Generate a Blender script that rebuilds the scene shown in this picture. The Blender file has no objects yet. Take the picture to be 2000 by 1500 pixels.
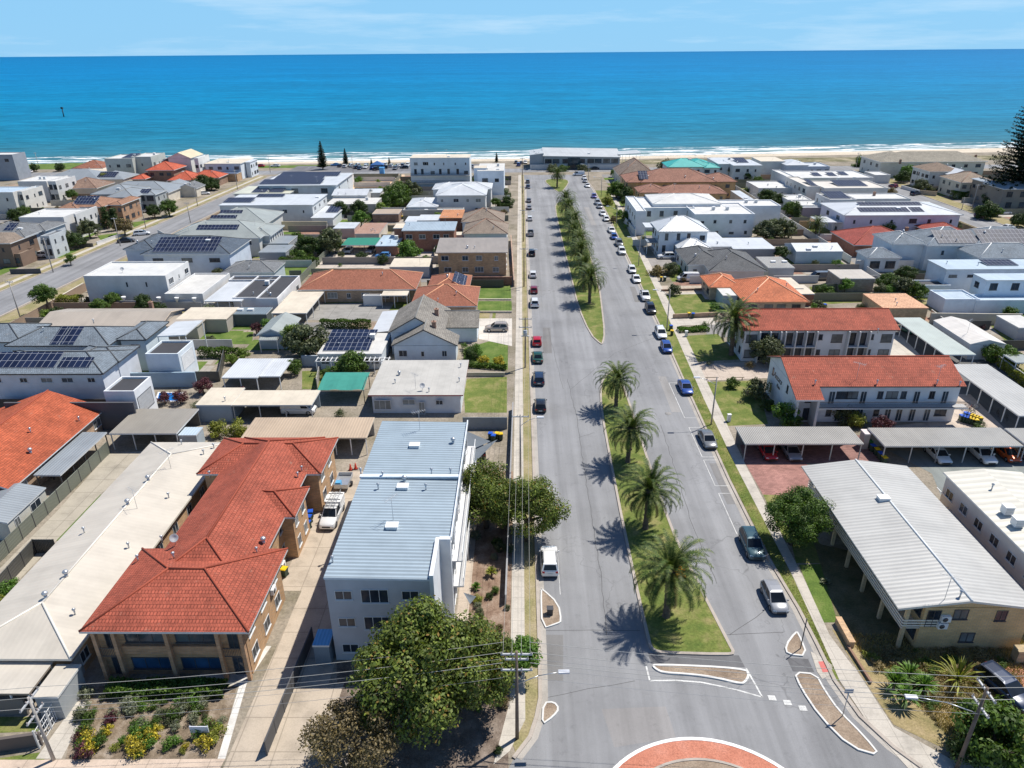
import bpy, math, random
from math import sin, cos, tan, pi, radians, atan, sqrt
from mathutils import Vector, Matrix
SC = bpy.context.scene
COL = SC.collection
H = 50.0; F = 1388.0; PIT = radians(25.0); ROLL = atan(16/2000.); YAW = radians(0.80)
def basis(yaw, pit, roll):
    f = Vector((-sin(yaw)*cos(pit), cos(yaw)*cos(pit), -sin(pit)))
    r = Vector((cos(yaw), sin(yaw), 0)); u = r.cross(f)
    return r*cos(roll)-u*sin(roll), r*sin(roll)+u*cos(roll), f
CR, CU, CF = basis(YAW, PIT, ROLL)
def P(px, py, z=0.0):
    """point of the place at height z that the surveyed photo position falls on"""
    d = CF + CR*((px-1000)/F) + CU*((750-py)/F)
    t = (z-H)/d.z
    return (d.x*t, d.y*t)
# ---------------- node helpers
class NT:
    def __init__(s, name):
        s.m = bpy.data.materials.new(name); s.m.use_nodes = True
        s.t = s.m.node_tree; s.n = s.t.nodes; s.l = s.t.links
        s.b = s.n['Principled BSDF']
    def add(s, typ, **kw):
        n = s.n.new(typ)
        for k, v in kw.items():
            if k in n.inputs.keys(): s.set(n, k, v)
            else: setattr(n, k, v)
        return n
    def set(s, n, k, v):
        if hasattr(v, 'is_output') or isinstance(v, bpy.types.NodeSocket): s.l.new(v, n.inputs[k])
        else: n.inputs[k].default_value = v
    def pos(s): return s.add('ShaderNodeNewGeometry').outputs['Position']
    def uv(s): return s.add('ShaderNodeTexCoord').outputs['UV']
    def noise(s, vec, scale, detail=4, rough=.6):
        n = s.add('ShaderNodeTexNoise'); s.l.new(vec, n.inputs['Vector'])
        n.inputs['Scale'].default_value = scale; n.inputs['Detail'].default_value = detail; n.inputs['Roughness'].default_value = rough
        return n.outputs['Fac']
    def ramp(s, fac, stops):
        n = s.add('ShaderNodeValToRGB'); s.l.new(fac, n.inputs['Fac'])
        e = n.color_ramp.elements
        while len(e) < len(stops): e.new(.5)
        for el, (p, c) in zip(e, stops):
            el.position = p; el.color = (c[0], c[1], c[2], 1) if hasattr(c, '__len__') else (c, c, c, 1)
        return n.outputs['Color']
    def mix(s, fac, a, b, mode='MIX'):
        n = s.add('ShaderNodeMix', data_type='RGBA', blend_type=mode)
        for i, v in ((0, fac), (6, a), (7, b)):
            if isinstance(v, bpy.types.NodeSocket): s.l.new(v, n.inputs[i])
            elif i == 0: n.inputs[0].default_value = v
            else: n.inputs[i].default_value = (v[0], v[1], v[2], 1)
        return n.outputs[2]
    def math(s, op, a, b=None, c=None):
        n = s.add('ShaderNodeMath', operation=op)
        for i, v in enumerate((a, b, c)):
            if v is None: continue
            if isinstance(v, bpy.types.NodeSocket): s.l.new(v, n.inputs[i])
            else: n.inputs[i].default_value = v
        return n.outputs[0]
    def sep(s, vec):
        n = s.add('ShaderNodeSeparateXYZ'); s.l.new(vec, n.inputs[0]); return n.outputs
    def bump(s, h, strength=.4, dist=.02):
        n = s.add('ShaderNodeBump'); s.l.new(h, n.inputs['Height']); n.inputs['Strength'].default_value = strength; n.inputs['Distance'].default_value = dist
        s.l.new(n.outputs['Normal'], s.b.inputs['Normal'])
    def base(s, c, rough=.7, metal=0, spec=.5):
        s.set(s.b, 'Base Color', (c[0], c[1], c[2], 1) if not isinstance(c, bpy.types.NodeSocket) else c)
        s.set(s.b, 'Roughness', rough); s.set(s.b, 'Metallic', metal); s.set(s.b, 'Specular IOR Level', spec)
        return s.m
MC = {}
def hx(c): return c
def mul(c, k): return tuple(min(1, x*k) for x in c)
def cached(fn):
    def w(*a):
        k = (fn.__name__,)+a
        if k not in MC: MC[k] = fn(*a)
        return MC[k]
    return w
@cached
def m_plain(c, rough=.6, metal=0.0, var=.08):
    n = NT('painted'); p = n.pos(); f = n.noise(p, 1.3, 5)
    return n.base(n.ramp(f, [(.3, mul(c, 1-var)), (.7, mul(c, 1+var))]), rough, metal)
@cached
def m_render(c):
    n = NT('rendered_wall'); p = n.pos(); f = n.noise(p, .5, 6); g = n.noise(p, 9, 3)
    col = n.ramp(f, [(.3, mul(c, .86)), (.6, c), (.8, mul(c, 1.05))])
    n.bump(g, .25, .02); return n.base(col, .85)
@cached
def m_brick(c, c2=None):
    n = NT('brickwork'); b = n.add('ShaderNodeTexBrick'); n.l.new(n.uv(), b.inputs['Vector'])
    c2 = c2 or mul(c, .72)
    b.inputs['Color1'].default_value = (*c, 1); b.inputs['Color2'].default_value = (*c2, 1); b.inputs['Mortar'].default_value = (*mul((.42, .38, .33), .8), 1)
    b.inputs['Scale'].default_value = 1; b.inputs['Brick Width'].default_value = .5; b.inputs['Row Height'].default_value = .17; b.inputs['Mortar Size'].default_value = .012
    f = n.noise(n.pos(), .6, 5)
    col = n.mix(1, b.outputs['Color'], n.ramp(f, [(.3, .75), (.7, 1.1)]), 'MULTIPLY')
    return n.base(col, .9)
@cached
def m_tile(c, rh=.34, stain=.3):
    n = NT('roof_tiles'); uv = n.uv(); b = n.add('ShaderNodeTexBrick'); n.l.new(uv, b.inputs['Vector'])
    b.inputs['Color1'].default_value = (*mul(c, 1.12), 1); b.inputs['Color2'].default_value = (*mul(c, .8), 1); b.inputs['Mortar'].default_value = (*mul(c, .33), 1)
    b.inputs['Scale'].default_value = 1; b.inputs['Brick Width'].default_value = .3; b.inputs['Row Height'].default_value = rh
    b.inputs['Mortar Size'].default_value = .022; b.inputs['Mortar Smooth'].default_value = .3; b.inputs['Bias'].default_value = -.2
    p = n.pos(); f = n.noise(p, .3, 8, .75); g = n.noise(p, 3.5, 3)
    col = n.mix(1, b.outputs['Color'], n.ramp(f, [(.3, 1-stain), (.62, 1.06)]), 'MULTIPLY')
    col = n.mix(n.math('MULTIPLY', n.ramp(g, [(.54, 0), (.74, 1)]), .42), col, mul(c, .42))
    col = n.mix(n.math('MULTIPLY', n.ramp(n.noise(p, 1.1, 6, .75), [(.6, 0), (.7, 1)]), .3), col, (.42, .33, .25))
    s = n.sep(uv); sw = n.math('FRACT', n.math('DIVIDE', s[1], rh)); wv = n.math('SINE', n.math('MULTIPLY', s[0], 2*pi/.3))
    n.bump(n.math('ADD', n.math('MULTIPLY', sw, -1.0), n.math('MULTIPLY', wv, .35)), .7, .05)
    return n.base(col, .8, 0, .3)
@cached
def m_metal_roof(c, pitch=.25, amp=.6, rust=.0):
    n = NT('ribbed_metal_roof'); uv = n.uv(); s = n.sep(uv); p = n.pos()
    w = n.math('SINE', n.math('MULTIPLY', s[0], 2*pi/pitch))
    f = n.noise(p, .22, 6, .65)
    sheet = n.math('FRACT', n.math('DIVIDE', s[0], .76*1.0))
    st = n.add('ShaderNodeTexWhiteNoise', noise_dimensions='1D'); n.l.new(n.math('FLOOR', n.math('DIVIDE', s[0], .76)), st.inputs['W'])
    shade = n.math('MULTIPLY_ADD', st.outputs['Value'], .07, .955)
    col = n.ramp(f, [(.3, mul(c, .84)), (.55, c), (.75, mul(c, 1.05))])
    col = n.mix(1, col, shade, 'MULTIPLY')
    groove = n.ramp(w, [(0.0, 1-.42*amp), (.45, 1.0)])
    col = n.mix(1, col, groove, 'MULTIPLY')
    if rust: col = n.mix(n.math('MULTIPLY', n.ramp(n.noise(p, .8, 6, .7), [(.45, 0), (.62, 1)]), rust), col, (.35, .16, .07))
    n.bump(w, amp, .03)
    return n.base(col, .42, .0, .5)
@cached
def m_flatroof(c):
    n = NT('flat_roofing'); p = n.pos(); f = n.noise(p, .3, 7, .7); g = n.noise(p, 2.5, 4)
    col = n.ramp(f, [(.3, mul(c, .8)), (.55, c), (.72, mul(c, 1.08))])
    col = n.mix(n.math('MULTIPLY', n.ramp(g, [(.6, 0), (.75, 1)]), .25), col, mul(c, .6))
    s = n.sep(n.uv()); seam = n.math('LESS_THAN', n.math('FRACT', n.math('DIVIDE', s[0], 1.0)), .05)
    col = n.mix(n.math('MULTIPLY', seam, .25), col, mul(c, .5))
    return n.base(col, .75)
@cached
def m_solar(k=0):
    n = NT('solar_cells'); uv = n.uv(); b = n.add('ShaderNodeTexBrick'); n.l.new(uv, b.inputs['Vector']); b.offset = 0
    b.inputs['Color1'].default_value = (.01, .016, .04, 1); b.inputs['Color2'].default_value = (.015, .024, .06, 1); b.inputs['Mortar'].default_value = (.28, .3, .34, 1)
    b.inputs['Scale'].default_value = 1; b.inputs['Brick Width'].default_value = 1.0; b.inputs['Row Height'].default_value = 1.65; b.inputs['Mortar Size'].default_value = .035
    return n.base(b.outputs['Color'], .45, 0, .12)
@cached
def m_glass(c=(.03, .045, .06), r=.06):
    n = NT('window_glass'); f = n.noise(n.pos(), .35, 2)
    return n.base(n.ramp(f, [(.35, mul(c, .6)), (.65, mul(c, 1.5))]), r, 0, .35)
@cached
def m_carpaint(c):
    n = NT('car_paint'); n.set(n.b, 'Coat Weight', .7); n.set(n.b, 'Coat Roughness', .06)
    return n.base(n.ramp(n.noise(n.pos(), 1.1, 3), [(.3, mul(c, .92)), (.7, mul(c, 1.03))]), .32, .15)
@cached
def m_leaf(c, v=.5, warm=0.0):
    n = NT('leaves'); g = n.add('ShaderNodeNewGeometry'); rnd = g.outputs['Random Per Island']
    f = n.noise(g.outputs['Position'], .45, 3)
    lo = mul(c, 1-v*.75); hi = (min(1, c[0]*(1+v*1.1)+.01), min(1, c[1]*(1+v*.9)+.01), c[2]*(1+v*.5))
    col = n.ramp(rnd, [(0, lo), (.55, c), (1, hi)])
    if warm: col = n.mix(n.math('MULTIPLY', n.ramp(rnd, [(1-warm, 0), (1-warm+.01, 1)]), .8), col, (.3, .16, .05))
    col = n.mix(1, col, n.ramp(f, [(.3, .65), (.7, 1.25)]), 'MULTIPLY')
    n.base(col, .55, 0, .3)
    tr = n.add('ShaderNodeBsdfTranslucent'); n.l.new(n.mix(1, col, (1.3, 1.4, .5), 'MULTIPLY'), tr.inputs['Color'])
    mx = n.add('ShaderNodeMixShader'); mx.inputs[0].default_value = .22
    out = n.n['Material Output']; n.l.new(n.b.outputs[0], mx.inputs[1]); n.l.new(tr.outputs[0], mx.inputs[2]); n.l.new(mx.outputs[0], out.inputs['Surface'])
    return n.m
@cached
def m_ground(a, b, c, sc=.25, fine=6.0, rough=.95, bump=.5):
    """ground with two patch scales between three colours"""
    n = NT('ground_cover'); p = n.pos(); f = n.noise(p, sc, 6, .65); g = n.noise(p, fine, 5, .7)
    col = n.ramp(f, [(.32, a), (.5, b), (.68, c)])
    col = n.mix(1, col, n.ramp(g, [(.3, .68), (.7, 1.28)]), 'MULTIPLY')
    n.bump(g, bump, .08)
    return n.base(col, rough, 0, .2)
@cached
def m_concrete(c=(.42, .39, .35), slab=1.5):
    n = NT('concrete'); p = n.pos(); f = n.noise(p, .4, 7, .7); g = n.noise(p, 7, 3)
    col = n.ramp(f, [(.3, mul(c, .72)), (.5, c), (.72, mul(c, 1.12))])
    col = n.mix(1, col, n.ramp(g, [(.3, .9), (.7, 1.06)]), 'MULTIPLY')
    if slab:
        s = n.sep(p)
        a = n.math('LESS_THAN', n.math('FRACT', n.math('DIVIDE', n.math('ADD', s[0], .37), slab)), .03); b = n.math('LESS_THAN', n.math('FRACT', n.math('DIVIDE', s[1], slab)), .03)
        col = n.mix(n.math('MULTIPLY', n.math('MAXIMUM', a, b), .5), col, mul(c, .4))
    return n.base(col, .9, 0, .2)
@cached
def m_paver(c, w=.24, h=.12):
    n = NT('brick_paving'); b = n.add('ShaderNodeTexBrick'); n.l.new(n.pos(), b.inputs['Vector'])
    b.inputs['Color1'].default_value = (*mul(c, 1.1), 1); b.inputs['Color2'].default_value = (*mul(c, .75), 1); b.inputs['Mortar'].default_value = (*mul(c, .5), 1)
    b.inputs['Scale'].default_value = 1; b.inputs['Brick Width'].default_value = w*2; b.inputs['Row Height'].default_value = h*2; b.inputs['Mortar Size'].default_value = .01
    f = n.noise(n.pos(), .35, 6)
    return n.base(n.mix(1, b.outputs['Color'], n.ramp(f, [(.3, .75), (.7, 1.15)]), 'MULTIPLY'), .9, 0, .2)
def m_asphalt(c=(.235, .237, .243)):
    n = NT('asphalt'); p = n.pos(); s = n.sep(p)
    mp = n.add('ShaderNodeMapping'); n.l.new(p, mp.inputs['Vector']); mp.inputs['Scale'].default_value = (1, .035, 1)
    streak = n.noise(mp.outputs[0], .55, 5, .6); f = n.noise(p, .09, 5); g = n.noise(p, 18, 4, .8)
    col = n.ramp(f, [(.35, mul(c, .84)), (.5, c), (.66, mul(c, 1.1))])
    col = n.mix(1, col, n.ramp(streak, [(.32, .82), (.5, 1), (.7, 1.2)]), 'MULTIPLY')
    st = n.ramp(n.noise(p, .8, 7, .75), [(.56, 1), (.72, .78)]); col = n.mix(1, col, st, 'MULTIPLY')
    col = n.mix(1, col, n.ramp(g, [(.25, .82), (.75, 1.18)]), 'MULTIPLY')
    # fine cracks
    v = n.add('ShaderNodeTexVoronoi', feature='DISTANCE_TO_EDGE'); 
    wrp = n.add('ShaderNodeTexNoise'); n.l.new(p, wrp.inputs['Vector']); wrp.inputs['Scale'].default_value = .5
    mx = n.add('ShaderNodeMix', data_type='VECTOR'); mx.inputs[0].default_value = .5
    va = n.add('ShaderNodeVectorMath', operation='MULTIPLY_ADD'); n.l.new(wrp.outputs['Color'], va.inputs[0]); va.inputs[1].default_value = (5, 5, 0); n.l.new(p, va.inputs[2])
    n.l.new(va.outputs[0], v.inputs['Vector']); v.inputs['Scale'].default_value = .075
    cr = n.ramp(v.outputs['Distance'], [(0, 1), (.006, 0)])
    msk = n.ramp(n.noise(p, .05, 2), [(.45, 0), (.6, 1)])
    col = n.mix(n.math('MULTIPLY', n.math('MULTIPLY', cr, msk), .55), col, mul(c, .35))
    n.bump(g, .3, .01)
    return n.base(col, .8, 0, .35)
# ---------------- mesh builder
class MB:
    def __init__(s): s.v = []; s.f = []; s.mi = []; s.sm = []
    def face(s, pts, mi=0, sm=False):
        i = len(s.v); s.v += [tuple(p) for p in pts]; s.f.append(tuple(range(i, i+len(pts)))); s.mi.append(mi); s.sm.append(sm); return s
    def box(s, x0, x1, y0, y1, z0, z1, mi=0, bottom=True):
        a = [(x0, y0), (x1, y0), (x1, y1), (x0, y1)]
        for k in range(4):
            p, q = a[k], a[(k+1) % 4]; s.face([(*p, z0), (*q, z0), (*q, z1), (*p, z1)], mi)
        s.face([(x, y, z1) for x, y in a], mi)
        if bottom: s.face([(x, y, z0) for x, y in reversed(a)], mi)
        return s
    def obox(s, cx, cy, ang, lx, ly, z0, z1, mi=0):
        c, d = cos(ang), sin(ang)
        a = [(cx+c*u-d*v, cy+d*u+c*v) for u, v in ((-lx/2, -ly/2), (lx/2, -ly/2), (lx/2, ly/2), (-lx/2, ly/2))]
        return s.prism(a, z0, z1, mi)
    def prism(s, a, z0, z1, mi=0, top=None):
        n = len(a)
        for k in range(n):
            p, q = a[k], a[(k+1) % n]; s.face([(*p, z0), (*q, z0), (*q, z1), (*p, z1)], mi)
        s.face([(x, y, z1) for x, y in a], mi if top is None else top); s.face([(x, y, z0) for x, y in reversed(a)], mi)
        return s
    def tube(s, p0, p1, r0, r1=None, n=8, mi=0, caps=True):
        r1 = r0 if r1 is None else r1
        p0, p1 = Vector(p0), Vector(p1); d = (p1-p0).normalized()
        a = d.orthogonal().normalized(); b = d.cross(a); i = len(s.v)
        for p, r in ((p0, r0), (p1, r1)):
            for k in range(n):
                t = 2*pi*k/n; s.v.append(tuple(p+a*cos(t)*r+b*sin(t)*r))
        for k in range(n):
            k2 = (k+1) % n; s.f.append((i+k, i+k2, i+n+k2, i+n+k)); s.mi.append(mi); s.sm.append(n > 5)
        if caps:
            s.f.append(tuple(i+n+k for k in range(n))); s.mi.append(mi); s.sm.append(False)
            s.f.append(tuple(i+k for k in reversed(range(n)))); s.mi.append(mi); s.sm.append(False)
        return s
    def path(s, pts, r, n=6, mi=0):
        for a, b in zip(pts[:-1], pts[1:]): s.tube(a, b, r, r, n, mi, True)
        return s
    def lathe(s, cx, cy, prof, n=16, mi=0, sm=True):
        i = len(s.v)
        for r, z in prof:
            for k in range(n):
                t = 2*pi*k/n; s.v.append((cx+r*cos(t), cy+r*sin(t), z))
        for j in range(len(prof)-1):
            for k in range(n):
                k2 = (k+1) % n; s.f.append((i+j*n+k, i+j*n+k2, i+(j+1)*n+k2, i+(j+1)*n+k)); s.mi.append(mi); s.sm.append(sm)
        return s
    def mesh(s, name, mats, off=(0, 0, 0), uv=True):
        me = bpy.data.meshes.new(name)
        me.from_pydata([(a-off[0], b-off[1], c-off[2]) for a, b, c in s.v], [], s.f)
        for m in (mats if isinstance(mats, (list, tuple)) else [mats]): me.materials.append(m)
        me.polygons.foreach_set('material_index', s.mi); me.polygons.foreach_set('use_smooth', s.sm)
        if uv and len(s.f) < 20000:
            L = me.uv_layers.new(name='UVMap').data
            for p in me.polygons:
                nz = p.normal
                if abs(nz.z) > .99999: u = Vector((1, 0, 0)); w = Vector((0, 1, 0))
                else:
                    u = Vector((0, 0, 1)).cross(nz).normalized(); w = nz.cross(u)
                for li in p.loop_indices:
                    co = me.vertices[me.loops[li].vertex_index].co + Vector(off)
                    L[li].uv = (co.dot(u), co.dot(w))
        me.update(); return me
def link(o, parent=None):
    COL.objects.link(o)
    if parent: o.parent = parent
    return o
def worldoff(p):
    x = Vector((0, 0, 0))
    while p is not None: x += p.location; p = p.parent
    return x
SPLIT = {'posts': 'post', 'pier': 'pier', 'fin_wall': 'fin_wall', 'downpipe': 'downpipe', 'balcony': 'balcony', 'base_wall': 'base_wall', 'parapet_wall': 'parapet_wall', 'rafters': 'rafter', 'balcony_rail': 'rail'}
def pieces(mb):
    """separate the pieces of a builder that share no corner"""
    par = {}
    def fd(a):
        while par.setdefault(a, a) != a: par[a] = par[par[a]]; a = par[a]
        return a
    K = [tuple(round(c, 3) for c in v) for v in mb.v]
    for f in mb.f:
        a = fd(K[f[0]])
        for i in f[1:]: par[fd(K[i])] = a
    out = {}
    for f, mi, sm in zip(mb.f, mb.mi, mb.sm):
        q = out.setdefault(fd(K[f[0]]), MB()); i0 = len(q.v); q.v += [mb.v[i] for i in f]; q.f.append(tuple(range(i0, i0+len(f)))); q.mi.append(mi); q.sm.append(sm)
    return list(out.values())
def part(name, mb, mats, parent, label=None, uv=True, stuff=False):
    if not mb.f: return None
    if name in SPLIT:
        o = None
        for q in pieces(mb):
            o = bpy.data.objects.new(SPLIT[name], q.mesh(SPLIT[name], mats, worldoff(parent), uv)); link(o, parent)
        return o
    o = bpy.data.objects.new(name, mb.mesh(name, mats, worldoff(parent), uv)); link(o, parent)
    if label: o['label'] = label
    if stuff: o['kind'] = 'stuff'
    return o
LBL = {}
def tag(o, label, cat, group=None):
    if label in LBL: print('DUPLABEL', label)
    LBL[label] = 1
    o['label'] = label; o['category'] = cat
    if group: o['group'] = group
    return o
def thing(name, label, cat, x=0, y=0, z=0, group=None, rz=0):
    o = bpy.data.objects.new(name, None); o.location = (x, y, z); o.rotation_euler = (0, 0, rz); o.empty_display_size = .5
    link(o); return tag(o, label, cat, group)
def solo(name, mb, mats, label, cat, group=None, uv=True):
    xs = [v[0] for v in mb.v]; ys = [v[1] for v in mb.v]; zs = [v[2] for v in mb.v]
    off = ((min(xs)+max(xs))/2, (min(ys)+max(ys))/2, min(zs))
    o = bpy.data.objects.new(name, mb.mesh(name, mats, off, uv)); o.location = off; link(o)
    return tag(o, label, cat, group)
def struct(name, mb, mats, uv=True):
    o = bpy.data.objects.new(name, mb.mesh(name, mats, (0, 0, 0), uv)); link(o); o['kind'] = 'structure'; return o
def copy_part(o, parent):
    c = o.copy(); link(c, parent); return c
def dup(root, loc, rz, label, cat=None, group=None, scale=None):
    r = root.copy(); link(r); r.location = loc; r.rotation_euler = (0, 0, rz)
    if scale: r.scale = scale if hasattr(scale, '__len__') else (scale,)*3
    def rec(o, p):
        for ch in list(o.children):
            if ch is p or ch.parent is not o: continue
            c = ch.copy(); link(c, p); rec(ch, c)
    rec(root, r)
    tag(r, label, cat or root['category'], group)
    return r
def children_copy(src, dst):
    for ch in list(src.children):
        c = ch.copy(); link(c, dst); children_copy(ch, c)
# ---------------- camera, sky, sun
cam = bpy.data.cameras.new('camera'); co = bpy.data.objects.new('camera', cam); COL.objects.link(co)
cam.sensor_width = 36; cam.lens = F/2000*36; cam.clip_start = .5; cam.clip_end = 200000
M = Matrix((CR, CU, -CF)).transposed().to_4x4(); M.translation = (0, 0, H); co.matrix_world = M
SC.camera = co
SUN_EL = radians(60); sd = Vector((.81, .59)).normalized()   # towards the sun, on the ground plane
SVEC = Vector((sd.x*cos(SUN_EL), sd.y*cos(SUN_EL), sin(SUN_EL)))
sun = bpy.data.lights.new('sun', 'SUN'); sun.energy = 5.0; sun.angle = radians(.55); sun.color = (1, .95, .87)
so = bpy.data.objects.new('sun', sun); COL.objects.link(so); so.rotation_euler = SVEC.to_track_quat('Z', 'Y').to_euler(); so.location = (0, 0, 100)
w = bpy.data.worlds.new('World'); SC.world = w; w.use_nodes = True; t = w.node_tree; nn = t.nodes; ll = t.links
bg = nn['Background']; sky = nn.new('ShaderNodeTexSky'); sky.sky_type = 'NISHITA'; sky.sun_disc = False
sky.sun_elevation = SUN_EL; sky.sun_rotation = math.atan2(sd.x, sd.y); sky.altitude = 0; sky.air_density = 1.0; sky.dust_density = .0; sky.ozone_density = 5.0
tc = nn.new('ShaderNodeTexCoord'); mp = nn.new('ShaderNodeMapping'); mp.inputs['Scale'].default_value = (2.2, 2.2, 22)
ll.new(tc.outputs['Generated'], mp.inputs['Vector'])
nz = nn.new('ShaderNodeTexNoise'); nz.inputs['Scale'].default_value = 1.7; nz.inputs['Detail'].default_value = 9; nz.inputs['Roughness'].default_value = .62
ll.new(mp.outputs[0], nz.inputs['Vector'])
rp = nn.new('ShaderNodeValToRGB'); rp.color_ramp.elements[0].position = .5; rp.color_ramp.elements[1].position = .72; ll.new(nz.outputs['Fac'], rp.inputs['Fac'])
ms = nn.new('ShaderNodeMath'); ms.operation = 'MULTIPLY'; ms.inputs[1].default_value = .45; ll.new(rp.outputs[0], ms.inputs[0])
mx = nn.new('ShaderNodeMix'); mx.data_type = 'RGBA'; ll.new(ms.outputs[0], mx.inputs[0]); sg = nn.new('ShaderNodeMix'); sg.data_type = 'RGBA'; sg.blend_type = 'MULTIPLY'; sg.inputs[0].default_value = 1; sg.inputs[7].default_value = (.52, .84, 1.22, 1); ll.new(sky.outputs[0], sg.inputs[6]); hz = nn.new('ShaderNodeSeparateXYZ'); ll.new(tc.outputs['Generated'], hz.inputs[0]); hr = nn.new('ShaderNodeValToRGB'); ll.new(hz.outputs[2], hr.inputs['Fac'])
e0, e1 = hr.color_ramp.elements; e0.position = .0; e0.color = (.88, .88, .88, 1); e1.position = .35; e1.color = (0, 0, 0, 1); e2 = hr.color_ramp.elements.new(.12); e2.color = (.88, .88, .88, 1)
hm = nn.new('ShaderNodeMix'); hm.data_type = 'RGBA'; ll.new(hr.outputs[0], hm.inputs[0]); ll.new(sg.outputs[2], hm.inputs[6]); hm.inputs[7].default_value = (4.2, 8.8, 13.2, 1); ll.new(hm.outputs[2], mx.inputs[6]); mx.inputs[7].default_value = (9.5, 12, 14, 1)
ll.new(mx.outputs[2], bg.inputs['Color']); bg.inputs['Strength'].default_value = .065
SC.view_settings.view_transform = 'Standard'; SC.view_settings.look = 'None'; SC.view_settings.exposure = .2; SC.view_settings.gamma = 1
try:
    SC.cycles.max_bounces = 6; SC.cycles.diffuse_bounces = 3; SC.cycles.glossy_bounces = 2; SC.cycles.transmission_bounces = 2; SC.cycles.transparent_max_bounces = 4
except Exception: pass
# ---------------- setting: land, sea, beach, roads
def poly(pts, z, px=True):
    return [(*P(x, y, z), z) if px else (x, y, z) for x, y in pts]
def sheet(name, polys, z, mat, px=True):
    b = MB()
    for p in polys: b.face(poly(p, z, px))
    o = struct(name, b, mat)
    for pl in o.data.polygons:
        if pl.normal.z < 0: pl.flip()
    return o
LAWN = m_ground((.09, .135, .03), (.15, .18, .045), (.27, .24, .1), .4, 5)
GREEN = m_ground((.07, .12, .025), (.11, .17, .035), (.17, .21, .06), .35, 6)
DRY = m_ground((.2, .2, .08), (.29, .25, .13), (.36, .3, .19), .3, 5)
SOIL = m_ground((.2, .15, .11), (.3, .23, .17), (.36, .29, .22), .4, 7)
SAND = m_ground((.5, .43, .33), (.58, .5, .39), (.64, .57, .46), .05, 1)
BARE = m_ground((.17, .15, .1), (.27, .235, .185), (.36, .31, .25), .16, 3)
ASPH = m_asphalt(); ASPH2 = m_asphalt((.17, .17, .178))
PATH = m_concrete((.5, .46, .4), 1.6); DRIVE = m_concrete((.46, .39, .31), 3.2); KERB = m_concrete((.42, .37, .32), 0)
WHITE = m_plain((.82, .82, .8), .6); GUTT = m_concrete((.4, .37, .33), 0)
b = MB(); b.face([(-900, -40, 0), (900, -40, 0), (900, 425, 0), (288, 402, 0), (137, 388, 0), (0, 376, 0), (-140, 370, 0), (-330, 366, 0), (-900, 366, 0)]); struct('ground', b, BARE)
# beach slopes into the water
b = MB(); top = [(-900, 366), (-330, 366), (-140, 370), (0, 376), (137, 388), (288, 402), (900, 425)]
low = [(-900, 398), (-330, 398), (-140, 400), (0, 408), (137, 423), (288, 444), (900, 470)]
for i in range(6):
    b.face([(*top[i], -.01), (*top[i+1], -.01), (*low[i+1], -2.6), (*low[i], -2.6)])
o = struct('beach', b, SAND)
for pl in o.data.polygons:
    if pl.normal.z < 0: pl.flip()
# sea: shallow sand-tinted water turning turquoise then deep blue with distance from the shore
n = NT('sea_water'); p = n.pos(); s = n.sep(p)
shore = n.math('SUBTRACT', s[1], n.math('MULTIPLY_ADD', s[0], .075, 399.0))
wob = n.math('MULTIPLY_ADD', n.noise(p, .012, 4), 60, -30)
dd = n.math('ADD', shore, wob)
lg = n.math('LOGARITHM', n.math('MAXIMUM', dd, 5.0), 10.0)
lgn = n.math('DIVIDE', lg, 4.6)
col = n.ramp(lgn, [(.2, (.13, .21, .21)), (.36, (.035, .155, .21)), (.47, (.01, .165, .27)), (.6, (.001, .175, .34)), (.72, (.0, .165, .37)), (.86, (.0, .15, .35)), (1, (.0, .14, .33))])
mp1 = n.add('ShaderNodeMapping'); n.l.new(p, mp1.inputs['Vector']); mp1.inputs['Scale'].default_value = (.25, 1, 1)
w1 = n.noise(mp1.outputs[0], .22, 6, .7); w2 = n.noise(mp1.outputs[0], .03, 5, .6); w3 = n.noise(mp1.outputs[0], .004, 4, .6)
col = n.mix(1, col, n.ramp(w1, [(.3, .62), (.7, 1.38)]), 'MULTIPLY')
col = n.mix(1, col, n.ramp(w2, [(.3, .85), (.7, 1.15)]), 'MULTIPLY')
col = n.mix(1, col, n.ramp(w3, [(.3, .88), (.7, 1.12)]), 'MULTIPLY')
# breaking waves: broken bands parallel to the shore
bn = n.noise(mp1.outputs[0], .05, 5, .65); fine = n.noise(p, .5, 6, .75)
ph = n.math('ADD', n.math('DIVIDE', shore, 9.0), n.math('MULTIPLY', bn, 4.5))
band = n.ramp(n.math('FRACT', ph), [(0, 1), (.3, .45), (.62, 0), (.95, 0), (1, 1)])
near = n.ramp(n.math('DIVIDE', n.math('ADD', shore, n.math('MULTIPLY', bn, 26)), 100.0), [(.14, 1), (.36, .85), (.56, .2), (.68, 0)])
foam = n.ramp(n.math('MULTIPLY', n.math('MULTIPLY', band, near), n.math('ADD', fine, .45)), [(.22, 0), (.42, 1)])
edge = n.ramp(n.math('DIVIDE', n.math('ADD', shore, n.math('MULTIPLY', bn, 14)), 100.0), [(.07, 1), (.2, 0)])
foam = n.math('MAXIMUM', foam, n.math('MULTIPLY', edge, n.ramp(fine, [(.36, .0), (.56, 1)])))
caps = n.ramp(n.noise(mp1.outputs[0], .35, 5, .8), [(.72, 0), (.76, .5)])
foam = n.math('MAXIMUM', foam, n.math('MULTIPLY', caps, .4))
col = n.mix(foam, col, (.85, .86, .86))
n.bump(w1, .6, .7); n.base(col, .6, 0, .06)
SEA = n.m
b = MB(); rows = [385, 520, 800, 1500, 4000, 12000, 40000, 150000]
for i in range(len(rows)-1):
    b.face([(-4000-rows[i]*2, rows[i], -1.9), (4000+rows[i]*2, rows[i], -1.9), (4000+rows[i+1]*2, rows[i+1], -1.9), (-4000-rows[i+1]*2, rows[i+1], -1.9)])
struct('sea', b, SEA)
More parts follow.
